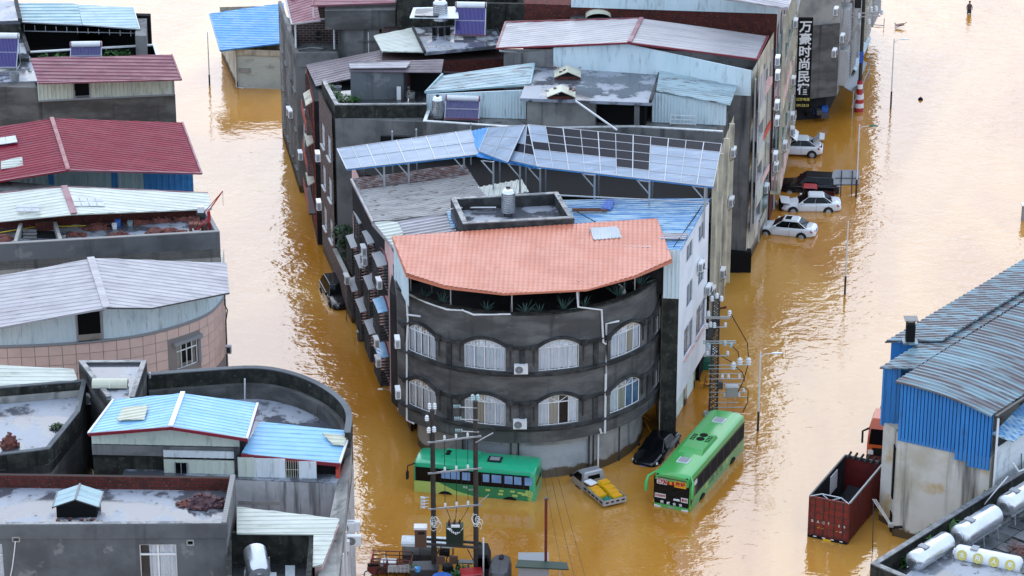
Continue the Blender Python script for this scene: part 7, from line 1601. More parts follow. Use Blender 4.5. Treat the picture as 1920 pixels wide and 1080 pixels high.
# front face: local +x; viewer's left is local +y? reading direction runs along -y when seen from the front
xf_ = X1+.015; fq = lambda y0, y1, z0, z1, m_, nm, d=0.0: G().slab([(xf_+d, y0, z0), (xf_+d, y1, z0), (xf_+d-.0, y1, z1), (xf_+d-.0, y0, z1)], .001).o(nm, m_, tcx, local=True)
def front(pts, m_, nm, d=0.0, th=.01):
    g = G(); n = len(pts)
    for y, z in pts: g.v.append(V((xf_+d-max(0, z-1.9)*.05, y, z)))
    for y, z in pts: g.v.append(V((xf_+d-th-.05-max(0, z-1.9)*.05, y, z)))
    g.f.append(list(range(n))); g.f.append([n+k for k in range(n)][::-1])
    for k in range(n): g.f.append([k, (k+1) % n, n+(k+1) % n, n+k])
    return g.o(nm, m_, tcx, local=True)
front([(-1.12, 1.25), (1.12, 1.25), (1.13, 2.6), (1.0, 2.97), (-1.0, 2.97), (-1.13, 2.6)], 'carglass', 'windshield', .02); front([(-.95, 2.72), (.95, 2.72), (.9, 2.92), (-.9, 2.92)], 'metal_dark', 'destination_box', .03)
front([(-1.1, 1.02), (1.1, 1.02), (1.12, 1.25), (-1.12, 1.25)], 'signal_black', 'name_band', .018)
def ftext(s_, size, y, z, m_, nm='lettering', bold=.008, d=.05): text(s_, size, frame4(V((xf_+d-max(0, z-1.9)*.05, y, z)), (0, 1, 0), (0, 0, 1)), m_, nm, tcx, .004, local=True, bold=bold)
front([(-.98, 2.32), (-.32, 2.32), (-.32, 2.68), (-.98, 2.68)], 'porcelain', 'route_sign', .035); front([(-.28, 2.36), (.12, 2.36), (.12, 2.6), (-.28, 2.6)], 'lamp_red', 'route_sign', .035); front([(.16, 2.28), (.92, 2.28), (.92, 2.68), (.16, 2.68)], 'amber', 'route_sign', .035)
ftext('横州', .34, -.65, 2.5, 'red_paint', bold=.014); ftext('至', .2, -.08, 2.48, 'amber'); ftext('东圩', .34, .54, 2.48, 'red_paint', bold=.014)
front([(-1.08, 1.4), (-.38, 1.4), (-.38, 1.68), (-1.08, 1.68)], 'porcelain', 'route_sign', .035); ftext('横州东圩', .17, -.73, 1.54, 'red_paint', bold=.006); front([(.62, 1.36), (1.06, 1.36), (1.06, 1.66), (.62, 1.66)], 'porcelain', 'route_sign', .035); ftext('直达', .19, .84, 1.51, 'red_paint', bold=.006)
front([(.1, 1.38), (.55, 1.38), (.5, 1.52), (.15, 1.5)], 'lamp_clear', 'dash_paper', .03)
for k, c in enumerate('国威公交'): ftext(c, .2, -.6+.4*k, 1.13, 'char_white')
front([(-1.13, .7), (1.13, .7), (1.1, 1.0), (-1.1, 1.0)], 'bus_mid', 'bumper', .06); 
for s_ in (-1, 1): front([(s_*1.08, .74), (s_*.62, .74), (s_*.7, .88), (s_*1.1, .92)], 'lamp_clear', 'headlight', .075); G().box((X1-.02, s_*1.2, 1.05), (.06, .05, .12)).o('indicator', 'amber', tcx, local=True)
front([(-.2, .84), (.2, .84), (.2, .92), (-.2, .92)], 'galv', 'emblem', .075)
for s_ in (-1, 1):
    g = G().tube([(X1-.3, s_*1.1, 3.0), (X1+.25, s_*1.45, 2.85), (X1+.5, s_*1.5, 2.45), (X1+.5, s_*1.5, 1.95)], [.05, .08, .12, .1], 8); g.o('mirror_arm', 'bus_mid', tcx, local=True, smooth=50); G().box((X1+.42, s_*1.5, 2.1), (.1, .14, .34)).o('mirror_glass', 'dark', tcx, local=True)
for s_ in (-1, 1):
    y = s_*(WC_/2+.012); ww = [X1-.1, X1-1.1, X1-2.2, X1-3.4, X1-4.6, X1-5.8, X1-7.0, X1-8.2, X0+.25]
    plate_(tcx, [(X0+.25, 1.55), (X1-.6, 1.55), (X1-.12, 1.2), (X1-.12, 2.7), (X0+.25, 2.7)], 'carglass', 'window_band', y)
    for a, b in zip(ww[1:], ww[2:]): plate_(tcx, [(b+.05, 1.66), (a-.05, 1.66), (a-.05, 2.6), (b+.05, 2.6)], 'dark', 'window', y+s_*.012)
    for a in ww[1:-1]: plate_(tcx, [(a-.03, 1.57), (a+.03, 1.57), (a+.03, 2.68), (a-.03, 2.68)], 'iron', 'window_post', y+s_*.02)
    plate_(tcx, [(X1-1.05, 2.3), (X1-.55, 2.3), (X1-.55, 2.6), (X1-1.05, 2.6)], 'lamp_clear', 'vent_window', y+s_*.02)
    for k in range(6): plate_(tcx, [(X1-3.0-k*.75, 1.15), (X1-2.6-k*.75, 1.15), (X1-2.6-k*.75, 1.5), (X1-3.0-k*.75, 1.5)], 'bus_lime', 'side_mark', y+s_*.004)
    text('横县公交客运', .42, frame4(V((X1-4.6, y+s_*.012, 1.3)), (s_*-1 if s_ > 0 else 1, 0, 0), (0, 0, 1)), 'bus_dark', 'lettering', tcx, .003, local=True, bold=.004) if s_ > 0 else None
    rd = random.Random(6); 
    for k in range(7):
        a = X0+.6+rd.random()*1.6; z = .85+rd.random()*.6; plate_(tcx, [(a, z), (a+.05, z+.02), (a+.25, z+.32), (a+.12, z+.2)], 'bus_lime', 'grass_mark', y+s_*.006)
for x in (X1-2.1, X0+2.3): bus_wheel(tcx, x, WC_+.02, .48)
G().loft([[V((X1-5.9, -.8, HC-.06)), V((X1-3.0, -.8, HC-.06)), V((X1-3.0, .8, HC-.06)), V((X1-5.9, .8, HC-.06))], [V((X1-5.8, -.7, HC+.18)), V((X1-3.5, -.7, HC+.18)), V((X1-3.5, .7, HC+.18)), V((X1-5.8, .7, HC+.18))]]).o('roof_cooler', 'bus_mid', tcx, local=True, smooth=30)
for k in range(2): G().lathe([(.26, 0), (.26, .02)], (X1-4.9-k*.6, 0, HC+.185), 20).o('cooler_fan', 'black', tcx, local=True)
for s_ in (-1, 1):
    for k in range(4):
        for j in range(2): G().box((X1-4.7-k*.24, s_*(.42+j*.16), HC+.185), (.13, .13, .02)).o('cooler_vent', 'black', tcx, local=True)
for x in (X1-2.0, X0+1.6): G().box((x, 0, HC+.01), (.75, .72, .06)).o('hatch_rim', 'lamp_clear', tcx, local=True); G().box((x, 0, HC+.045), (.62, .58, .05)).o('roof_hatch', 'plastic_grey', tcx, local=True)
# ---- open-top container lorry
r0_, r1_ = at(1515, 1004, 0), at(1590, 1020, 0); hv = (r1_-r0_).normalized(); dv = V((-hv.y, hv.x, 0)); WT, LT, HT = 2.45, 6.1, 2.65
tl_ = thing('container_lorry', 'lorry with a rust-red open-topped container seen from its rear doors', 'lorry', zset((r0_+r1_)/2, 0), math.atan2(dv.y, dv.x))
yy = WT/2
G().box((LT/2, 0, .25), (LT, WT-.1, .1)).o('container_floor', 'wet_dark', tl_, local=True)
for s_ in (-1, 1):
    sp_ = [(0.05, s_*yy, .1), (LT, s_*yy, .1), (LT, s_*yy, HT), (.05, s_*yy, HT)]
    g = G().sheet([V(p) for p in sp_], (0, 0, 1), .28, .05, .04); g.o('side_panel', 'box_red' if s_ < 0 else 'dark', tl_, local=True)
    G().bar((0, s_*yy, HT), (LT, s_*yy, HT), .1, .12).o('top_rail', 'plastic_grey' if s_ < 0 else 'iron', tl_, local=True)
    for x in (0, LT): G().bar((x, s_*yy, -.1), (x, s_*yy, HT), .12, .12).o('corner_post', 'box_red', tl_, local=True)
G().box((LT, 0, HT/2), (.08, WT, HT)).o('front_wall', 'box_red', tl_, local=True); G().bar((LT, -yy, HT), (LT, yy, HT), .12, .12).o('front_rail', 'iron', tl_, local=True)
for s_ in (-1, 1):
    d = G().box((0, s_*yy/2, 1.4), (.07, yy-.04, 2.55)).o('rear_door', 'door_red', tl_, local=True)
    for k in range(6): G().box((-.045, s_*yy/2, .25+k*.46), (.03, yy-.1, .05)).o('door_rib', 'rust', d, local=True)
    for f in (.28, .72): G().tube([(-.07, s_*yy*f, .1), (-.07, s_*yy*f, 2.65)], .025, 6).o('lock_bar', 'iron', d, local=True)
for k, c in enumerate('BAGT109'): text(c, .24, frame4(V((-.075, yy*.82-k*yy*1.62/6-(0.03 if k else 0), 1.08)), (0, -1, 0), (0, 0, 1)), 'curtain_cream', 'character', tl_, .006, local=True, bold=.006)
for y_, m_ in ((.6, 'amber'), (.35, 'amber'), (-.55, 'amber'), (-.8, 'char_white')): G().slab([(-.08, y_-.1, .78), (-.08, y_+.08, .74), (-.08, y_+.1, .68), (-.08, y_-.06, .7)], .02).o('sticker', m_, tl_, local=True)
G().box((-.1, 0, .02), (.12, WT, .2)).o('rear_beam', 'black', tl_, local=True); G().box((-.18, .0, .0), (.03, .5, .22)).o('number_plate', 'yellow', tl_, local=True)
for k in range(4): G().box((-.17, -yy+.35+k*.55, .14), (.02, .2, .05)).o('reflector', 'char_white', tl_, local=True)
G().tube([(-.05, -yy, HT), (.3, -yy*.5, HT+.12), (.3, yy*.5, HT+.12), (-.05, yy, HT)], .035, 6).tube([(.3, -yy*.5, HT+.12), (0, 0, HT-.05), (.3, yy*.5, HT+.12)], .03, 6).o('roof_bow', 'galv', tl_, local=True)
G().box((LT*.62, yy-.12, 1.9), (1.2, .04, 1.2)).o('white_board', 'white', tl_, local=True); G().slab([(LT-2.2, -.6, .5), (LT-.6, -.7, .9), (LT-.5, .8, 1.0), (LT-2.0, .7, .55)], .1).o('dark_tarpaulin', 'dark', tl_, local=True)
for k in range(6): G().bar((LT-.5+k*.03, -yy+.3+k*.38, HT+.02), (LT+.35, -yy+.2+k*.4, HT+.14), .1, .12).o('folded_tarp', 'dark', tl_, local=True)
for x in (1.2, 4.8):
    for s_ in (-1, 1): G().lathe([(.4, -.15), (.5, -.1), (.5, .1), (.4, .15)], (x, s_*(yy-.2), -.55), 18, dirv=(0, 1, 0)).o('wheel', 'tyre', tl_, local=True)
rl_ = thing('red_lorry', 'orange-red lorry cab half hidden behind the blue warehouse wall', 'lorry', zset(at(1664, 856, 0), -.4), R(-105))
G().loft([[V((1.0, -1.2, .3)), V((-1.0, -1.2, .3)), V((-1.0, 1.2, .3)), V((1.0, 1.2, .3))], [V((1.05, -1.2, 1.6)), V((-1.0, -1.2, 1.6)), V((-1.0, 1.2, 1.6)), V((1.05, 1.2, 1.6))], [V((.8, -1.15, 2.7)), V((-1.0, -1.15, 2.8)), V((-1.0, 1.15, 2.8)), V((.8, 1.15, 2.7))], [V((.4, -1.0, 3.15)), V((-1.0, -1.0, 3.2)), V((-1.0, 1.0, 3.2)), V((.4, 1.0, 3.15))]]).o('cab', 'orange_red', rl_, local=True, smooth=30)
G().slab([(1.07, -1.08, 1.65), (1.07, 1.08, 1.65), (.84, 1.02, 2.6), (.84, -1.02, 2.6)], .01).o('windshield', 'carglass', rl_, local=True); G().box((1.07, 0, 1.15), (.06, 1.7, .5)).o('grille', 'black', rl_, local=True); G().box((1.1, 0, .7), (.16, 2.4, .4)).o('bumper', 'box_red', rl_, local=True)
for s_ in (-1, 1):
    G().tube([(.8, s_*1.15, 2.6), (1.1, s_*1.5, 2.5), (1.1, s_*1.5, 1.7)], .07, 6).o('mirror', 'dark', rl_, local=True); G().slab([(.8, s_*1.21, 1.7), (-.5, s_*1.21, 1.7), (-.5, s_*1.17, 2.6), (.6, s_*1.17, 2.6)], .01).o('side_window', 'carglass', rl_, local=True); G().box((1.08, s_*.95, 1.1), (.06, .35, .3)).o('headlight', 'lamp_clear', rl_, local=True)
G().box((-4, 0, 1.2), (5.6, 2.3, 1.2)).o('cargo_bed', 'box_red', rl_, local=True)
# ---- silver pickup with yellow crates
hp_ = R(117); tp = thing('pickup_truck', 'small silver pickup with yellow crates on its bed, sunk to the sills', 'pickup', zset(at(1119, 921, 0), -.6), hp_)
wp = .78
G().loft([[V((2.15, -wp*.9, .45)), V((2.15, wp*.9, .45)), V((2.1, wp*.85, .9)), V((2.1, -wp*.85, .9))], [V((1.75, -wp, .4)), V((1.75, wp, .4)), V((1.75, wp, 1.1)), V((1.75, -wp, 1.1))], [V((.35, -wp, .4)), V((.35, wp, .4)), V((.35, wp, 1.12)), V((.35, -wp, 1.12))]]).o('cab_body', 'car_silver', tp, local=True, smooth=35)
G().loft([[V((1.85, -wp*.97, 1.08)), V((.36, -wp*.97, 1.1)), V((.36, wp*.97, 1.1)), V((1.85, wp*.97, 1.08))], [V((1.2, -wp*.86, 1.68)), V((.42, -wp*.86, 1.7)), V((.42, wp*.86, 1.7)), V((1.2, wp*.86, 1.68))], [V((1.05, -wp*.7, 1.78)), V((.5, -wp*.7, 1.8)), V((.5, wp*.7, 1.8)), V((1.05, wp*.7, 1.78))]]).o('cab_roof', 'car_silver', tp, local=True, smooth=50)
G().slab([(.35, -.42, 1.3), (.35, .42, 1.3), (.385, .4, 1.55), (.385, -.4, 1.55)], .01).o('rear_window', 'carglass', tp, local=True); G().slab([(1.86, -.68, 1.14), (1.86, .68, 1.14), (1.28, .62, 1.63), (1.28, -.62, 1.63)], .01).o('windshield', 'carglass', tp, local=True)
for s_ in (-1, 1):
    G().slab([(1.7, s_*.785, 1.16), (.6, s_*.785, 1.16), (.65, s_*.7, 1.62), (1.2, s_*.7, 1.62)], .01).o('side_window', 'carglass', tp, local=True); G().box((1.6, s_*.95, 1.2), (.1, .2, .14)).o('mirror', 'dark', tp, local=True)
G().box((-1.0, 0, .78), (2.6, wp*2, .08)).o('bed_floor', 'galv', tp, local=True)
for s_ in (-1, 1):
    b_ = G().box((-1.0, s_*wp, .94), (2.6, .05, .34)).o('bed_side', 'car_silver', tp, local=True)
    for k in range(5): G().box((-2.0+k*.5, s_*(wp+.03), .93), (.34, .03, .12)).o('side_slot', 'dark', b_, local=True)
tg = G().box((-2.3, 0, .94), (.05, wp*2, .34)).o('tailgate', 'car_silver', tp, local=True)
for k in range(4): G().box((-2.335, -.56+k*.37, .95), (.03, .2, .09)).o('tailgate_slot', 'dark', tg, local=True)
for x in (1.35, -1.2):
    for s_ in (-1, 1): G().lathe([(.24, -.08), (.29, -.05), (.29, .05), (.24, .08)], (x, s_*(wp-.02), .3), 16, dirv=(0, 1, 0)).o('wheel', 'tyre', tp, local=True)
G().box((1.0, wp+.02, .5), (.6, .04, .3)).o('sill_panel', 'dark', tp, local=True)
Mp = Matrix.Translation(zset(at(1119, 921, 0), -.6)) @ Matrix.Rotation(hp_, 4, 'Z'); cr0 = None
names = ['at the tailgate corner', 'front right of the load', 'topmost, behind the cab', 'middle of the right row', 'front of the left row', 'middle of the left row', 'rear of the left row', 'against the side board']
for k, (x, y, z, r_) in enumerate(((-1.85, -.35, .98, .08), (-1.35, -.38, 1.02, -.1), (-.35, -.3, 1.25, .1), (-.85, -.38, 1.08, .03), (-.35, .4, 1.0, .06), (-.85, .42, 1.0, -.05), (-1.3, .45, .98, .1), (-.2, -.35, .95, 0))):
    loc_ = Mp @ V((x, y, z)); lab = 'yellow plastic crate on the silver pickup bed, '+names[k]
    if cr0 is None:
        t = thing('crate', lab, 'crate', loc_, hp_+r_, 'yellow crates on the pickup'); G().box((0, 0, 0), (.46, .62, .3)).o('box', 'yellow', t, local=True)
        g = G()
        for zz in (-.06, .06): g.box((0, 0, zz), (.48, .64, .03))
        g.o('rib', 'yellow', t, local=True); G().box((0, 0, .155), (.38, .54, .02)).o('lid', 'amber', t, local=True); cr0 = t
    else: dup(cr0, loc_, hp_+r_, lab)
t = thing('net_bundle', 'dark green net bundle beside the yellow crates on the pickup', 'bundle', Mp @ V((-1.95, .35, .82))); rd = random.Random(9)
g = G().loft([[V((rr_*math.cos(a*.524)*rd.uniform(.85, 1.1), rr_*math.sin(a*.524)*rd.uniform(.85, 1.1), h+rd.uniform(-.03, .03))) for a in range(12)] for rr_, h in ((.36, 0), (.4, .1), (.3, .22), (.12, .28))]); g.o('net', 'net_green', t, local=True, smooth=60)
t = thing('flat_box', 'white flat box tilted against the pickup cab', 'box', Mp @ V((.0, .45, 1.22)), hp_+.4); G().slab([(-.3, -.35, .05), (.25, -.3, .15), (.3, .3, .2), (-.25, .28, .08)], .06).o('lid', 'white', t, local=True); G().slab([(-.3, -.35, -.02), (.25, -.3, .08), (.3, .3, .13), (-.25, .28, .01)], .1).o('base', 'rust', t, local=True)

# ================================================================ lattice tower, poles, lamps
tt = thing('lattice_pole', 'slender steel lattice pole crowded with insulators and switchgear behind the coach', 'pole', at(1337, 776, 0)); hT = 8.3; w_ = .24
for a in (-1, 1):
    for b in (-1, 1): G().bar((a*w_*1.1, b*w_*1.1, -1), (a*w_*.8, b*w_*.8, hT), .06, .06).o('corner_angle', 'iron', tt, local=True)
g = G(); n = 22
for k in range(n):
    z0, z1 = hT*k/n, hT*(k+1)/n; s0, s1 = w_*(1.1-.3*k/n), w_*(1.1-.3*(k+1)/n)
    for sx, sy, tx, ty in ((-1, -1, 1, -1), (1, -1, 1, 1), (1, 1, -1, 1), (-1, 1, -1, -1)): g.bar((sx*s0, sy*s0, z0), (tx*s1, ty*s1, z1), .045, .045); g.bar((tx*s0, ty*s0, z0), (sx*s1, sy*s1, z1), .045, .045)
b_ = g.o('lattice', 'iron', tt, local=True); b_['kind'] = 'stuff'
def insul(p, par, d=(0, 0, 1), s=1.0, m_='porcelain'):
    return G().lathe([(.03*s, 0), (.08*s, .03*s), (.045*s, .07*s), (.09*s, .11*s), (.045*s, .15*s), (.08*s, .19*s), (.03*s, .24*s)], p, 10, dirv=d).o('insulator', m_, par, local=True, smooth=40)
for z, a, b in ((7.0, -.7, .9), (6.9, -.7, .9), (5.3, -.8, 1.3), (5.15, -.8, 1.3)): G().bar((a, -.3, z), (b, -.3, z), .06, .08).o('cross_arm', 'galv', tt, local=True)
for z, x0, x1 in ((3.6, -.4, 2.2), (3.35, -.4, 1.6), (3.0, -.4, 1.9), (2.3, -.3, 1.8), (2.05, -.3, 1.6), (1.35, -.3, 2.2), (.95, 0, 1.6), (.6, 0, 2.0)): G().bar((x0, -.3, z), (x1, -.3, z), .05, .05).o('bracket_rail', 'galv', tt, local=True)
for z, x0, x1 in ((4.3, -.7, .9), (2.65, -.4, 1.9), (1.7, -.3, 2.1), (.3, -.6, 1.2), (6.3, -.5, .7)): G().bar((x0, -.35, z), (x1, -.35, z), .06, .06).o('bracket_rail', 'galv', tt, local=True)
for x, z in ((.5, 2.7), (.9, 2.7), (1.6, 2.7), (1.9, 1.75), (.7, 1.4), (1.6, 1.4), (-.5, 4.35), (.8, 4.35), (.6, 6.35)): insul((x, -.36, z), tt, s=1.2)
G().box((-.35, -.3, 5.9), (.3, .3, .7)).o('fuse_box', 'iron', tt, local=True); G().box((.4, -.3, 2.2), (.3, .3, .5)).o('fuse_box', 'metal_dark', tt, local=True)
for x in (.9, 1.3): G().bar((x, -.32, .6), (x, -.32, 1.35), .05, .05).o('ladder_rung', 'galv', tt, local=True)
for x, z in ((-.5, 7.05), (0, 8.3), (-.3, 8.1), (.3, 8.1), (.85, 7.1), (-.6, 6.2), (-.35, 6.3), (-.1, 6.25)): insul((x, -.35, z), tt, s=1.6)
for x, z in ((1.2, 3.35), (1.6, 3.65), (2.15, 3.65), (.6, 5.0), (-.5, 4.9), (1.0, 4.9)): insul((x, -.35, z), tt, (0, -.1, 1), 2.2 if z < 4 else 1.4, 'porcelain' if z < 4 else 'porc_blue')
G().box((1.15, -.35, 1.75), (.75, .5, .62)).o('switch_box', 'galv', tt, local=True); G().box((1.15, -.35, 2.12), (.85, .6, .1)).o('box_lid', 'galv', tt, local=True)
G().lathe([(.22, 0), (.27, .05), (.27, .3), (.15, .36)], (1.45, -.35, -.15), 14).o('round_switch', 'galv', tt, local=True); G().lathe([(.22, 0), (.25, .1), (.2, .3)], (-.45, -.3, .0), 14).o('round_switch', 'galv', tt, local=True)
for pts in ([(.9, -.35, 7.3), (1.5, -.35, 6.2), (2.05, -.35, 5.2), (2.15, -.35, 4.2)], [(1.05, -.35, 5.0), (1.45, -.35, 4.6), (1.6, -.35, 4.0)], [(2.15, -.35, 3.7), (1.9, -.35, 2.6), (1.5, -.35, 1.6)], [(0, -.3, 4.5), (1, -.35, 3.9), (1.8, -.35, 3.1), (1.95, -.35, 2.5)], [(1.6, -.35, 2.2), (2.2, -.35, 1.9), (2.2, -.35, 1.0), (1.9, -.35, .3)]): G().tube(pts, .03, 5).o('cable', 'dark', tt, local=True)
def street_lamp(px, py, ptop, label, arm=1.2, head='porcelain', z=None, split=.25):
    b = at(px, py, 0); d = ray(*ptop); zt = CAM.z+d.z*((b-CAM).dot(V((0, 1, 0)))/d.y) ; t = thing('street_lamp', label, 'street lamp', b, 0, 'street lamps standing in the flood')
    G().tube([(0, 0, -1.2), (0, 0, zt*split)], .075, 8).o('base_sleeve', 'iron', t, local=True); G().tube([(0, 0, zt*split), (0, 0, zt)], [.06, .045], 8).o('post', 'pipe_white', t, local=True)
    if arm: G().tube([(0, 0, zt-.4), (arm*.3, 0, zt-.15), (arm, 0, zt-.1)], .025, 6).o('arm', 'pipe_white', t, local=True); G().loft([[V((arm-.05, -.05, zt-.12)), V((arm-.05, .05, zt-.12)), V((arm-.05, .05, zt-.06)), V((arm-.05, -.05, zt-.06))], [V((arm+.25, -.12, zt-.12)), V((arm+.25, .12, zt-.12)), V((arm+.25, .1, zt-.02)), V((arm+.25, -.1, zt-.02))], [V((arm+.65, -.05, zt-.1)), V((arm+.65, .05, zt-.1)), V((arm+.65, .05, zt-.05)), V((arm+.65, -.05, zt-.05))]]).o('lamp_head', head, t, local=True)
    return t
street_lamp(1421, 808, (1424, 660), 'white street lamp in the water right of the green coach', .75); street_lamp(1605, 370, (1610, 234), 'white street lamp with a green head beside the grey road board', .8, 'net_green')
street_lamp(1670, 204, (1677, 72), 'white street lamp right of the red and white striped pole', .6); street_lamp(1584, 552, (1588, 415), 'thin street lamp alone in the bright water, fading at its top', 0); street_lamp(393, 160, (393, 60), 'thin street lamp left of the bright blue shed', 0, split=.2)
def pole(px, py, zt, label, r_=.16):
    t = thing('utility_pole', label, 'pole', at(px, py, 0), 0, 'concrete utility poles'); G().tube([(0, 0, -1.2), (0, 0, zt)], [r_, r_*.82], 12).o('shaft', 'pole_conc', t, local=True, smooth=40); return t
p1_ = pole(814, 1078, 10.6, 'left one of the twin concrete poles carrying the transformer'); p2_ = pole(893, 1090, 11.5, 'right one of the twin concrete poles carrying the transformer')
PA_, PB_ = LOC[p1_.name], LOC[p2_.name]; off = V((0, -.22, 0))
tr_ = thing('pole_transformer', 'green transformer slung between twin poles under three cross bars', 'transformer', zset((PA_+PB_)/2, 2.0))
zz_ = lambda py: onw(853, py, xy(PA_), xy(PB_)).z
for ya, yb, nm in ((826, 816, 0), (884, 876, 1), (951, 944, 2)):
    za, zb = onw(812, ya, xy(PA_), xy(PB_)).z, onw(893, yb, xy(PA_), xy(PB_)).z; a, b = zset(PA_, za)+off, zset(PB_, zb)+off; e = (b-a).normalized()
    br_ = G().bar(a-e*.3, b+e*.35, .06, .09).o('cross_bar', 'galv', tr_)
    for k in range(3):
        p = a.lerp(b, .28+.27*k); G().lathe([(.03, -.02), (.075, .03), (.05, .08), (.085, .13), (.05, .18), (.07, .23), (.02, .27)], p+V((0, 0, .06)), 10).o('insulator', 'porcelain', br_, smooth=40)
for k in range(3):
    g = G(); pts = [zset(PA_.lerp(PB_, .28+.27*k), onw(853, y_, xy(PA_), xy(PB_)).z)+off for y_ in (820, 878, 946)]; pts.append(zset(PA_.lerp(PB_, .42+.1*k), onw(853, 975, xy(PA_), xy(PB_)).z)+off); g.tube(pts, .018, 5); g.o('lead_wire', 'dark', tr_)
zp = zz_(1022); 
for dy in (-.25, .35): G().bar(zset(PA_, zp)+V((-.4, dy, 0)), zset(PB_, zp+.15)+V((.3, dy, 0)), .1, .14).o('platform_beam', 'iron', tr_)
for s_ in (.2, .8): G().bar(zset(PA_.lerp(PB_, s_), zp)+V((0, -.3, 0)), zset(PA_ if s_ < .5 else PB_, zp-1.0)+V((0, -.2, 0)), .05, .05).o('platform_brace', 'iron', tr_)
m_ = PA_.lerp(PB_, .5); zt_ = zz_(985)
G().box(zset(m_, (zp+zt_)/2+.1), (1.0, .7, zt_-zp-.15)).o('transformer_tank', 'trafo_green', tr_)
for k in range(9): G().box(zset(m_, (zp+zt_)/2+.1)+V((-.44+k*.11, -.42, 0)), (.03, .16, (zt_-zp)*.75)).o('cooling_fin', 'trafo_green', tr_)
for k in range(3): p = zset(m_, zt_+.0)+V((-.32+k*.3, 0, 0)); G().lathe([(.05, 0), (.075, .08), (.05, .14), (.07, .22), (.04, .3), (.02, .4)], p, 10).o('bushing', 'box_red', tr_, smooth=40)
G().box(zset(m_, zt_+.05)+V((.05, -.25, 0)), (.5, .2, .14)).o('terminal_cover', 'porcelain', tr_)
for k in range(6): G().tube([zset(m_, zt_+.02)+V((-.45+k*.04, -.4, 0)), zset(m_, zt_-.22-k*.03)+V((-.15+k*.05, -.48, 0)), zset(m_, zt_-.2)+V((.3, -.48, 0)), zset(m_, zt_+.05)+V((.5, -.4, 0))], .02, 5).o('white_cable', 'pipe_white', tr_)
rd = random.Random(12)
for P_, px in ((PA_, 816), (PB_, 905)):
    for k in range(7):
        c = zset(P_, onw(px, 978, xy(PA_), xy(PB_)).z)+V((rd.uniform(-.05, .3), -.3, rd.uniform(-.2, .3))); r_ = rd.uniform(.2, .38)
        G().tube([c+V((r_*.6*math.cos(a*.42+k), -.03*k*.3, r_*math.sin(a*.42+k))) for a in range(12)], .02, 5).o('cable_coil', 'pipe_white', tr_)
for k in range(4):
    p = zset(PA_, onw(803, 935, xy(PA_), xy(PB_)).z)+V((-.25, -.25, -.35+k*.2)); G().tube([p, p+V((-.35, -.1, .05)), p+V((-.5, -.1, -.1))], .03, 5).o('wire_clamp', 'galv', tr_); insul(p+V((-.2, -.1, 0))-LOC[tr_.name], tr_, (-1, 0, .2), 1.2)
for P_, z, pp_ in ((PA_, 10.6, 0), (PB_, 11.5, 1)):
    for k in range(2): G().lathe([(.06, 0), (.11, .05), (.07, .12), (.12, .18), (.07, .26), (.1, .32), (.03, .38)], zset(P_, z+.05)+V((-.15+k*.3, -.05, 0)), 10).o('insulator', 'porcelain' if not pp_ else 'porc_blue', tr_, smooth=40)
for dz, dx in ((-1.3, .1), (-1.35, -.2), (-.6, -.3)): insul(zset(PA_, 10.6+dz)+V((dx, -.25, 0))-LOC[tr_.name], tr_, s=1.5)
for k in range(3):
    p = zset(PB_, 11.2-k*.75)+V((-.9+k*.05, -.2, 0)); G().bar(p+V((1.0, 0, -.05)), p, .04, .04).o('side_arm', 'galv', tr_)
    for j in range(4): G().lathe([(.1, 0), (.1, .04)], p+V((-.32+j*.11, 0, .04)), 10, dirv=(1, 0, 0)).o('disc_insulator', 'porc_blue', tr_)
G().bar(zset(PB_, 9.0)+V((0, -.2, 0)), zset(PB_, 9.4)+V((1.0, -.2, .2)), .05, .05).bar(zset(PB_, onw(900, 944, xy(PA_), xy(PB_)).z)+V((.1, -.2, 0)), zset(PB_, onw(920, 928, xy(PA_), xy(PB_)).z)+V((.75, -.2, 0)), .04, .04).o('stay_arm', 'galv', tr_)
pc_ = zset(PB_, 0)+V((.42, -.2, 0)); pipe(tr_, [pc_, zset(pc_, zz_(1000))], .05, 'pipe_white', 'conduit')
t = thing('meter_cabinet', 'brown metal meter cabinet with a white lid mounted beside the left pole', 'cabinet', zset(PA_, 0)+V((-.75, -.1, zz_(1028)))); hh = zz_(994)-zz_(1028)
G().box((0, 0, hh/2), (.68, .45, hh)).o('case', 'brown_metal', t, local=True); G().box((0, 0, hh+.06), (.76, .55, .14)).o('lid', 'white', t, local=True); G().box((.05, -.235, hh*.8), (.36, .02, .16)).o('label_window', 'dark', t, local=True)
for k in range(0): pass
# pole by the right-hand street
p3_ = pole(1610, 208, 10.6, 'concrete pole with red and white striped collar on the right-hand street', .17)
for k, (z0, z1, r_, m_) in enumerate(((-.2, .35, .42, 'red_paint'), (.35, .75, .41, 'porcelain'), (.75, 1.1, .4, 'red_paint'), (1.1, 1.5, .38, 'porcelain'), (1.5, 2.0, .26, 'red_paint'), (2.0, 2.4, .25, 'char_white'), (2.4, 2.7, .24, 'red_paint'))): G().lathe([(r_, z0), (r_*.97, z1)], (0, 0, 0), 18).o('stripe_collar', m_, p3_, local=True)
G().box((0, -.2, 4.8), (.32, .04, 1.0)).o('blue_plate', 'plate_blue', p3_, local=True)
for z in (8.3, 8.6): G().bar((-1.2, -.2, z), (1.4, -.2, z+.1), .08, .1).o('cross_arm', 'galv', p3_, local=True)
for x, z in ((-.4, 8.2), (.6, 8.75), (1.0, 8.8), (1.5, 8.5), (.45, 7.7), (-.1, 10.4), (1.4, 10.3), (2.0, 10.2)): insul((x, -.25, z), p3_, s=2.0)
G().bar((-.4, -.2, 10.2), (2.2, -.2, 10.2), .1, .12).o('cross_arm', 'galv', p3_, local=True); G().box((-.5, -.1, 9.5), (.5, .4, .8)).o('switch_case', 'dark', p3_, local=True)
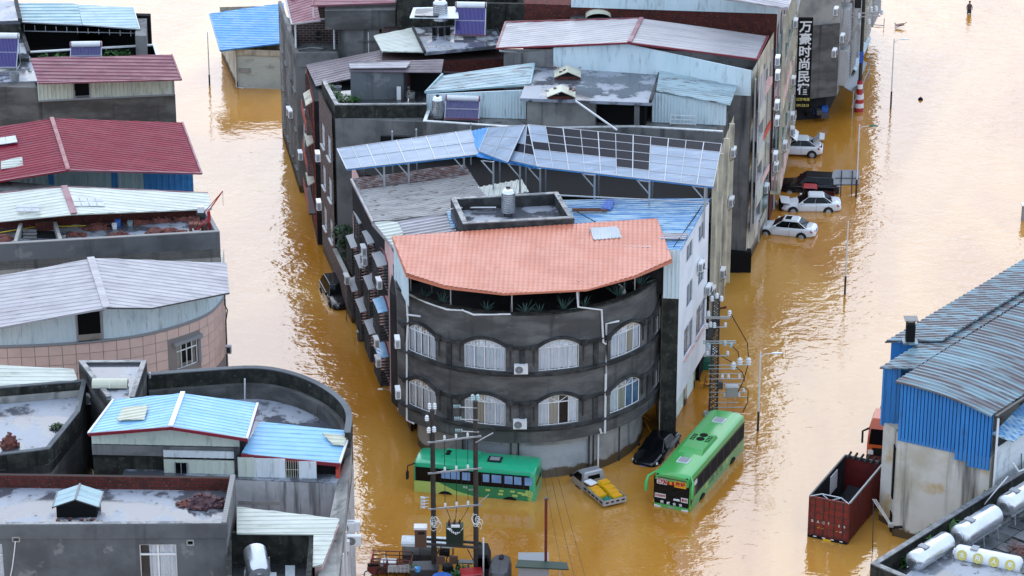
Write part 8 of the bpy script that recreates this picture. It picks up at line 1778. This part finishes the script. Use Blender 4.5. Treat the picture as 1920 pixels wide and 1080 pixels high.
# wires
def wire(pts3, label, r_=.016, sag=.5):
    a, b = V(pts3[0]), V(pts3[1]); pts = [a.lerp(b, t/14)-V((0, 0, sag*4*(t/14)*(1-t/14))) for t in range(15)]
    G().tube([p-a for p in pts], r_, 4).o('overhead_wire', 'iron', loc=a, label=label, category='wire', group='overhead wires')
B3 = LOC[p3_.name]
for k, (px, py) in enumerate(((1990, 190), (1990, 178), (1990, 165))): wire((B3+V((1.0, -.2, 8.7-.25*k)), at(px, py, 6.0)), 'thin wire running from the striped pole out over the bright water, '+('lowest', 'middle', 'highest')[k], .02)
for k in range(3): wire((PA_+V((0, 0, 9.9-k*.5)), at(640, (778, 800, 822)[k], 8.5)), 'thin wire crossing the left-hand street to the twin poles, '+('upper', 'middle', 'lower')[k], .014, .2)
for k in range(3): wire((PB_+V((0, 0, 10.8-k*.6)), V((14, -21.5, 7.2-k*.6))), 'thin wire from the twin poles across the dark front to the lattice pole, '+('upper', 'middle', 'lower')[k], .014, .3)
for k in range(2): wire((at(414, 411+k*6, 8.0), at(608, 408+k*3, 6.5)), 'wire pair across the left-hand street at the brick terrace, '+('upper', 'lower')[k], .025, .15)
for k in range(3): wire((V((14.2+k*.4, -21.5, 5.0)), V((17.5+k*1.1, -75, 7.5))), 'long wire coming from the lattice pole toward the camera, '+('left', 'middle', 'right')[k], .012, .8)
for k in range(3): wire((PA_+V((-.5, -.3, 5.0-k*.15)), at(672, 975+k*3, 7.5)), 'wire from the left pole down to the grey street front, '+('upper', 'middle', 'lower')[k], .012, .1)
for k in range(3): wire((at(1380, 560-k*4, 4.0), at(1560-k*10, 150, 5.0)), 'wire slanting along the drowned cars, '+('left', 'middle', 'right')[k], .018, .1)
# ================================================================ things standing or floating in the water
t = thing('road_board', 'blank grey road board on two dark posts behind the black car', 'board', at(1586, 368, 0)); zb0, zb1 = 1.0, 2.1
for x in (-.42, .42): G().bar((x, -.05, -.6), (x, -.05, 2.15), .07, .07).o('post', 'iron', t, local=True)
G().slab([(-1.0, 0, zb0), (1.0, .0, zb0), (1.0, .25, zb1), (-1.0, .25, zb1)], .05).o('panel', 'galv', t, local=True)
for z in (.95, 1.5): G().bar((-.9, -.03, z), (.95, -.03, z), .04, .05).o('rail', 'iron', t, local=True)
t = thing('steel_drum', 'dark round steel drum with a lid floating by the pink house', 'drum', at(679, 637, 0)); G().lathe([(.36, -.2), (.37, .55), (.4, .58), (.4, .64)], n=20).o('body', 'metal_dark', t, local=True, smooth=40); G().lathe([(.4, .645), (.28, .72), (.1, .76)], n=20).o('lid', 'galv', t, local=True, smooth=50); G().bar((0, 0, .76), (.7, .3, .6), .05, .05).o('handle', 'galv', t, local=True)
t = thing('metal_table_frame', 'bare metal table frame standing in water in front of the black car', 'table', at(663, 604, 0)); g = G().bar((-.5, .3, 1.0), (.9, -.2, 1.0), .05, .05).bar((-.5, .3, 0), (-.5, .3, 1.0), .05, .05).bar((.2, 0, -.2), (.2, 0, 1.0), .05, .05).o('frame', 'iron', t, local=True); G().slab([(-.3, .4, 1.05), (.9, 0, 1.05), (1.1, .4, 1.05), (0, .8, 1.05)], .04).o('top', 'dark', t, local=True)
t = thing('stacked_sacks', 'dark wet bundle wedged at the foot of the pink house', 'bundle', at(683, 598, 0)); G().lathe([(.3, -.1), (.45, .3), (.35, .8), (.1, 1.0)], n=9).o('bundle', 'dark', t, local=True, smooth=60); G().box((.1, .2, .9), (.5, .4, .2), rz=.4).o('cover', 'black', t, local=True)
t = thing('wall_lamp', 'small white street light on a thin arm at the left corner of the dark house', 'lamp', onw(738, 735, LB, pa, .05)); G().tube([(0, 0, 0), (-.5, -.1, .25), (-.8, -.2, .28)], .02, 5).o('arm', 'galv', t, local=True); G().box((-.85, -.2, .29), (.3, .12, .06)).o('lamp_head', 'white', t, local=True)
t = thing('floating_chair', 'rust-red chair frame floating on the right-hand street', 'chair', at(1686, 52, 0)); g = G().bar((-.4, -.2, .1), (.4, -.2, .35), .06, .06).bar((-.4, .2, .1), (.4, .2, .35), .06, .06).bar((-.4, -.2, .4), (-.4, .2, .4), .06, .06).bar((.4, -.2, .3), (.4, .2, .3), .06, .06).bar((.4, .2, .3), (.7, .2, .45), .05, .05); g.o('frame', 'rust', t, local=True); G().slab([(-.35, -.2, .28), (.3, -.2, .38), (.3, .2, .38), (-.35, .2, .28)], .06).o('seat', 'box_red', t, local=True)
t = thing('sunken_frame', 'thin dark goal-like frame half sunk behind the striped pole', 'frame', at(1645, 50, 0)); G().bar((-.7, .4, .1), (.6, 0, .1), .05, .05).o('rail', 'iron', t, local=True); 
for x, y in ((-.7, .4), (.6, 0)): G().bar((x, y, -.3), (x, y, .8), .05, .05).o('post', 'iron', t, local=True)
t = thing('floating_bag', 'small black bag floating in the bright water right of the lamps', 'bag', at(1726, 187, 0)); G().lathe([(.1, -.1), (.22, .0), (.18, .14), (.05, .22)], n=10).o('bag', 'black', t, local=True, smooth=60); G().tube([(-.05, 0, .2), (0, 0, .3), (.05, 0, .2)], .02, 4).o('knot', 'black', t, local=True)
t = thing('edge_cabinet', 'grey cabinet standing in water at the right edge of the photo', 'cabinet', at(1924, 412, 0)); G().box((0, 0, .5), (.7, .5, 1.4)).o('case', 'plastic_grey', t, local=True); G().slab([(-.45, -.35, 1.3), (.45, -.35, 1.3), (.45, .35, 1.3), (-.45, .35, 1.3)], .08).o('lid', 'white', t, local=True)
t = thing('floating_debris', 'scrap of dark reddish debris floating beside the lattice pole', 'debris', at(1356, 578, 0)); G().box((0, 0, .03), (.45, .16, .1), rz=.4).o('scrap', 'box_red', t, local=True); G().box((.15, .15, .04), (.2, .1, .1), rz=1).o('chip', 'rust', t, local=True)
for k, (px, py) in enumerate(((1320, 728), (1206, 806))):
    t = thing('rusty_frame', ('rusty cart frame in the water at the white house', 'rusty bicycle heap beside the dark car')[k], 'frame', at(px, py, 0)); rd = random.Random(k)
    for j in range(7): a = V((rd.uniform(-.6, .6), rd.uniform(-.4, .4), rd.uniform(0, .5+.5*k))); b = V((rd.uniform(-.6, .6), rd.uniform(-.4, .4), rd.uniform(.1, .8+.5*k))); G().bar(a, b, .05, .05).o('tube', 'rust' if j % 3 else 'amber', t, local=True)
t = thing('street_umbrella', 'faded red and white umbrella above a green stall at the white house', 'umbrella', at(1318, 690, 0)); G().loft([[V((1.1*math.cos(a*.785), 1.1*math.sin(a*.785), 1.3)) for a in range(8)], [V((.05*math.cos(a*.785), .05*math.sin(a*.785), 1.9)) for a in range(8)]]).o('canopy', 'pale_roof', t, local=True); G().tube([(0, 0, -.5), (0, 0, 1.9)], .03, 6).o('pole', 'galv', t, local=True); G().box((.1, .1, .25), (1.2, .9, .7)).o('stall_box', 'net_green', t, local=True)
# person wading
t = thing('person', 'person in a grey top and dark shorts wading through the water at the top right', 'person', at(1817, 26, 0))
me = bpy.data.meshes.new('body'); Vv = [(0, 0, .42), (0, .01, .75), (0, .02, .92), (0, 0, 1.02), (0, -.03, 1.13), (.1, 0, .38), (.11, -.06, .0), (.11, -.02, -.4), (-.1, 0, .38), (-.11, .08, .0), (-.11, .12, -.4), (.19, .01, .86), (.26, -.03, .6), (.24, -.14, .4), (-.19, .01, .86), (-.26, .02, .6), (-.23, -.08, .4)]
Ee = [(0, 1), (1, 2), (2, 3), (3, 4), (0, 5), (5, 6), (6, 7), (0, 8), (8, 9), (9, 10), (2, 11), (11, 12), (12, 13), (2, 14), (14, 15), (15, 16)]
me.from_pydata(Vv, Ee, []); bo = bpy.data.objects.new('body', me); COL.objects.link(bo); bo.parent = t; me.materials.append(MATS['skin'])
bo.modifiers.new('skin', 'SKIN'); rad = [.13, .14, .14, .06, .1, .1, .075, .05, .1, .075, .05, .065, .05, .04, .065, .05, .04]
for q, r_ in zip(me.skin_vertices[0].data, rad): q.radius = (r_, r_*.85)
me.skin_vertices[0].data[0].use_root = True; bo.modifiers.new('smooth', 'SUBSURF').levels = 1
G().loft([[V((.2*math.cos(a*.785)*s_, .16*math.sin(a*.785)*s_, z)) for a in range(8)] for z, s_ in ((.4, .95), (.6, .95), (.8, 1.1), (.92, .9), (.97, .4))]).o('shirt', 'cloth_grey', t, local=True, smooth=60)
g = G().loft([[V((.19*math.cos(a*.785), .16*math.sin(a*.785), z)) for a in range(8)] for z in (.28, .44)])
for s_ in (-1, 1): g.loft([[V((s_*.1+.1*math.cos(a*.785), s_*-.02+.1*math.sin(a*.785), z)) for a in range(8)] for z in (.06, .34)])
g.o('shorts', 'cloth_dark', t, local=True, smooth=60); G().lathe([(.02, .0), (.1, .02), (.11, .09), (.05, .14)], (0, -.02, 1.12), 10).o('hair', 'black', t, local=True, smooth=60)
# ---- front edge: tricycles, stall, table
def wheel(p, r_, par, d=(0, 1, 0)): G().tube([V(p)+V((r_*math.cos(a*.4), 0, r_*math.sin(a*.4))) for a in range(17)], .035, 5).o('wheel', 'tyre', par, local=True)
t = thing('cargo_tricycle', 'red railed cargo tricycle at the bottom edge left of the poles', 'tricycle', at(735, 1072, 0), R(-4))
G().box((0, 0, .35), (2.3, 1.1, .06)).o('cargo_floor', 'rust', t, local=True)
for y in (-.55, .55):
    for z in (.55, .8, 1.05): G().bar((-1.15, y, z), (1.15, y, z), .04, .05).o('rail', 'rust' if z < 1 else 'box_red', t, local=True)
    for x in (-1.15, -.4, .4, 1.15): G().bar((x, y, .3), (x, y, 1.08), .05, .05).o('rail_post', 'box_red', t, local=True)
G().box((-1.17, 0, .75), (.05, 1.1, .6)).o('end_board', 'red_paint', t, local=True); G().box((1.17, 0, .7), (.05, 1.1, .5)).o('end_board', 'rust', t, local=True)
for x in (-.5, .6): wheel((x, -.62, .2), .3, t)
G().box((-.2, .1, .55), (.9, .6, .25)).o('white_sack', 'porcelain', t, local=True)
t = thing('wire_rack', 'tangled galvanised wire rack lying on the cargo tricycle', 'rack', at(748, 1066, .9)); 
for k in range(6): G().bar((-.6, -.5, .05+k*.07), (.6, -.5+.04*k, .05+k*.07), .025, .025).bar((-.6+k*.24, -.55, 0), (-.6+k*.24, -.45, .45), .025, .025).o('wire', 'galv', t, local=True)
t = thing('canopy_tricycle', 'tricycle with a long rounded white canopy behind the brown cabinet', 'tricycle', at(805, 1052, 0), R(-3)); pr = None; g = G()
for k in range(9):
    a = math.pi*k/8; row = (V((-1.6, -.55*math.cos(a), 1.25+.3*math.sin(a))), V((1.5, -.55*math.cos(a), 1.2+.3*math.sin(a))))
    if pr: g.slab([pr[0], row[0], row[1], pr[1]], .03)
    pr = row
g.o('canopy', 'white_panel', t, local=True, smooth=50)
for x in (-1.5, -.5, .5, 1.4):
    for y in (-.52, .52): G().bar((x, y, .2), (x, y, 1.25), .05, .05).o('canopy_post', 'iron', t, local=True)
G().box((-.6, 0, .4), (1.9, 1.0, .5)).o('cargo_box', 'metal_dark', t, local=True); G().box((.9, 0, .6), (.6, .5, .3)).o('seat', 'dark', t, local=True); wheel((-.8, -.6, .1), .3, t); wheel((1.3, 0, .1), .3, t)
t = thing('cargo_tricycle', 'grey flat cargo tricycle crowded with parts directly below the canopy', 'tricycle', at(815, 1082, 0), R(3)); G().box((-.6, 0, .75), (1.7, 1.1, .08)).o('cargo_cover', 'metal_dark', t, local=True); G().box((-.6, 0, .45), (1.6, 1.0, .5)).o('cargo_box', 'iron', t, local=True); G().box((.75, 0, .7), (.6, .5, .2)).o('seat', 'dark', t, local=True); G().tube([(1.2, -.4, 1.15), (1.35, 0, 1.0), (1.2, .4, 1.15)], .03, 6).bar((1.35, 0, 1.0), (1.6, 0, .1), .06, .06).o('handlebar', 'iron', t, local=True)
for p in ((-.9, -.6, .1), (-.9, .6, .1), (1.6, 0, .1)): wheel(p, .3, t)
for s_ in (0, 1): G().box((.35+.75*s_, -.1, 1.15), (.5, .1, .5)).o('windscreen_panel', 'brown_metal', t, local=True)
for k, (px, py, m_, lab) in enumerate(((708, 1077, 'box_red', 'small dark red motor scooter half sunk at the bottom left of the flooded junction'), (846, 1083, 'dark', 'dark motor scooter half sunk between the twin poles'))):
    t = thing('motor_scooter', lab, 'scooter', at(px, py, 0), R(10+k*30)); G().loft([[V((x, -w2, z0)), V((x, w2, z0)), V((x, w2*.7, z1)), V((x, -w2*.7, z1))] for x, w2, z0, z1 in ((-.6, .08, .3, .5), (-.35, .17, .1, .62), (.1, .16, .1, .6), (.3, .08, .1, .35), (.5, .14, .1, .7), (.6, .06, .4, .85))]).o('body', m_, t, local=True, smooth=50); G().box((-.25, 0, .66), (.65, .26, .1)).o('seat', 'black', t, local=True); G().tube([(.5, -.3, .98), (.58, 0, .92), (.5, .3, .98)], .025, 6).bar((.58, 0, .92), (.72, 0, .1), .05, .05).o('handlebar', 'iron', t, local=True); wheel((-.55, 0, .05), .24, t); wheel((.75, 0, .05), .24, t)
t = thing('mudguard_seat', 'dark curved seat shell beside the right pole', 'seat', at(875, 1062, .9)); G().loft([[V((-.5, -.1, .3)), V((.4, -.1, .25)), V((.5, .2, .3)), V((-.4, .25, .35))], [V((-.2, -.05, .2)), V((.3, -.05, .15)), V((.35, .15, .2)), V((-.15, .18, .22))]]).o('shell', 'metal_dark', t, local=True); G().bar((.1, 0, -.9), (.1, .05, .2), .05, .05).o('stem', 'iron', t, local=True)
t = thing('covered_tricycle', 'closed dark tricycle cabin half hidden behind the right pole', 'tricycle', at(905, 1085, 0)); G().loft([[V((-.5, y, .0)), V((.5, y, .0)), V((.48, y, 1.2)), V((.3, y, 1.75)), V((-.3, y, 1.75)), V((-.48, y, 1.2))] for y in (-.4, 1.1)]).o('cabin', 'dark', t, local=True, smooth=30); G().slab([(-.38, -.42, .9), (.38, -.42, .9), (.25, -.42, 1.55), (-.25, -.42, 1.55)], .02).o('window', 'carglass', t, local=True)
t = thing('rounded_cabin', 'dark grey rounded cabin roof of a small vehicle right of the poles', 'vehicle', at(938, 1108, 0), R(-6))
rg = lambda z, s_, dy=0: [V((.62*s_*math.copysign(abs(math.cos(a*.3927))**.55, math.cos(a*.3927)), dy+1.25*s_*math.copysign(abs(math.sin(a*.3927))**.7, math.sin(a*.3927)), z)) for a in range(16)]
G().loft([rg(-.3, 1), rg(1.5, 1.0), rg(1.72, .93), rg(1.82, .8)]).o('cabin', 'metal_dark', t, local=True, smooth=30); G().loft([rg(1.822, .24, .65), rg(1.9, .2, .65)]).o('roof_vent', 'dark', t, local=True); G().bar((0, -1.0, 1.83), (0, .3, 1.83), .03, .02).o('seam', 'iron', t, local=True)
t = thing('red_table', 'bright red plastic table standing in the water below the right pole', 'table', at(884, 1100, 0), R(8)); G().loft([[V((-.65, -.45, .95)), V((.65, -.45, .95)), V((.65, .45, .95)), V((-.65, .45, .95))], [V((-.62, -.42, 1.02)), V((.62, -.42, 1.02)), V((.62, .42, 1.02)), V((-.62, .42, 1.02))]]).o('top', 'red_paint', t, local=True)
for x in (-.55, .55):
    for y in (-.35, .35): G().bar((x, y, -.3), (x, y, .95), .06, .06).o('leg', 'red_paint', t, local=True)
t = thing('blue_tub', 'blue plastic tub under the twin poles', 'tub', at(829, 1092, .5)); G().lathe([(.4, 0), (.55, .35), (.5, .35), (.36, .05)], n=18).o('tub', 'blue_tarp', t, local=True, smooth=40); G().lathe([(.57, .33), (.57, .38)], n=18).o('rim', 'blue_tarp', t, local=True)
drum(at(783, 1071, .9), .16, .2, 'blue_bright', 'small bright blue bucket on the flat cargo tricycle', 'bucket', 'bucket')
for k, (px, py) in enumerate(((868, 1072), (858, 1084), (778, 1070))): bush(at(px, py, .5), .5-.1*(k == 2), 'green pot plant at the foot of the twin poles, '+('left of the red table', 'nearest the blue tub', 'on the flat tricycle')[k], n=90, group='plants at the foot of the poles', flat_=1.0)
t = thing('market_kiosk', 'grey kiosk with a dark green awning at the bottom edge', 'kiosk', at(1002, 1112, 0)); G().box((-.05, .5, .85), (1.75, 1.6, 2.2)).o('cabin', 'plastic_grey', t, local=True); G().slab([(-1.1, -.5, 1.98), (1.95, -.65, 1.9), (1.85, -.1, 2.05), (-.95, .1, 2.12)], .08).o('awning', 'trafo_green', t, local=True); G().bar((1.45, -.4, -.3), (1.45, -.4, 1.9), .06, .06).o('awning_post', 'galv', t, local=True); G().box((1.15, -.2, .5), (.6, .5, .9)).o('side_box', 'iron', t, local=True); G().bar((1.75, -.35, 0), (1.75, -.35, 1.2), .05, .05).o('red_rod', 'box_red', t, local=True)
t = thing('iron_post', 'tall dark red iron post rising in front of the kiosk', 'post', at(1023, 1110, 0)); zt_ = onw(1023, 935, (xy(at(1023, 1110, 0))[0]-1, at(1023, 1110, 0).y), (at(1023, 1110, 0).x+1, at(1023, 1110, 0).y)).z; G().box((0, 0, zt_/2-.3), (.16, .16, zt_+.6)).o('shaft', 'box_red', t, local=True); G().box((0, 0, zt_+.02), (.2, .2, .05)).o('cap', 'iron', t, local=True)
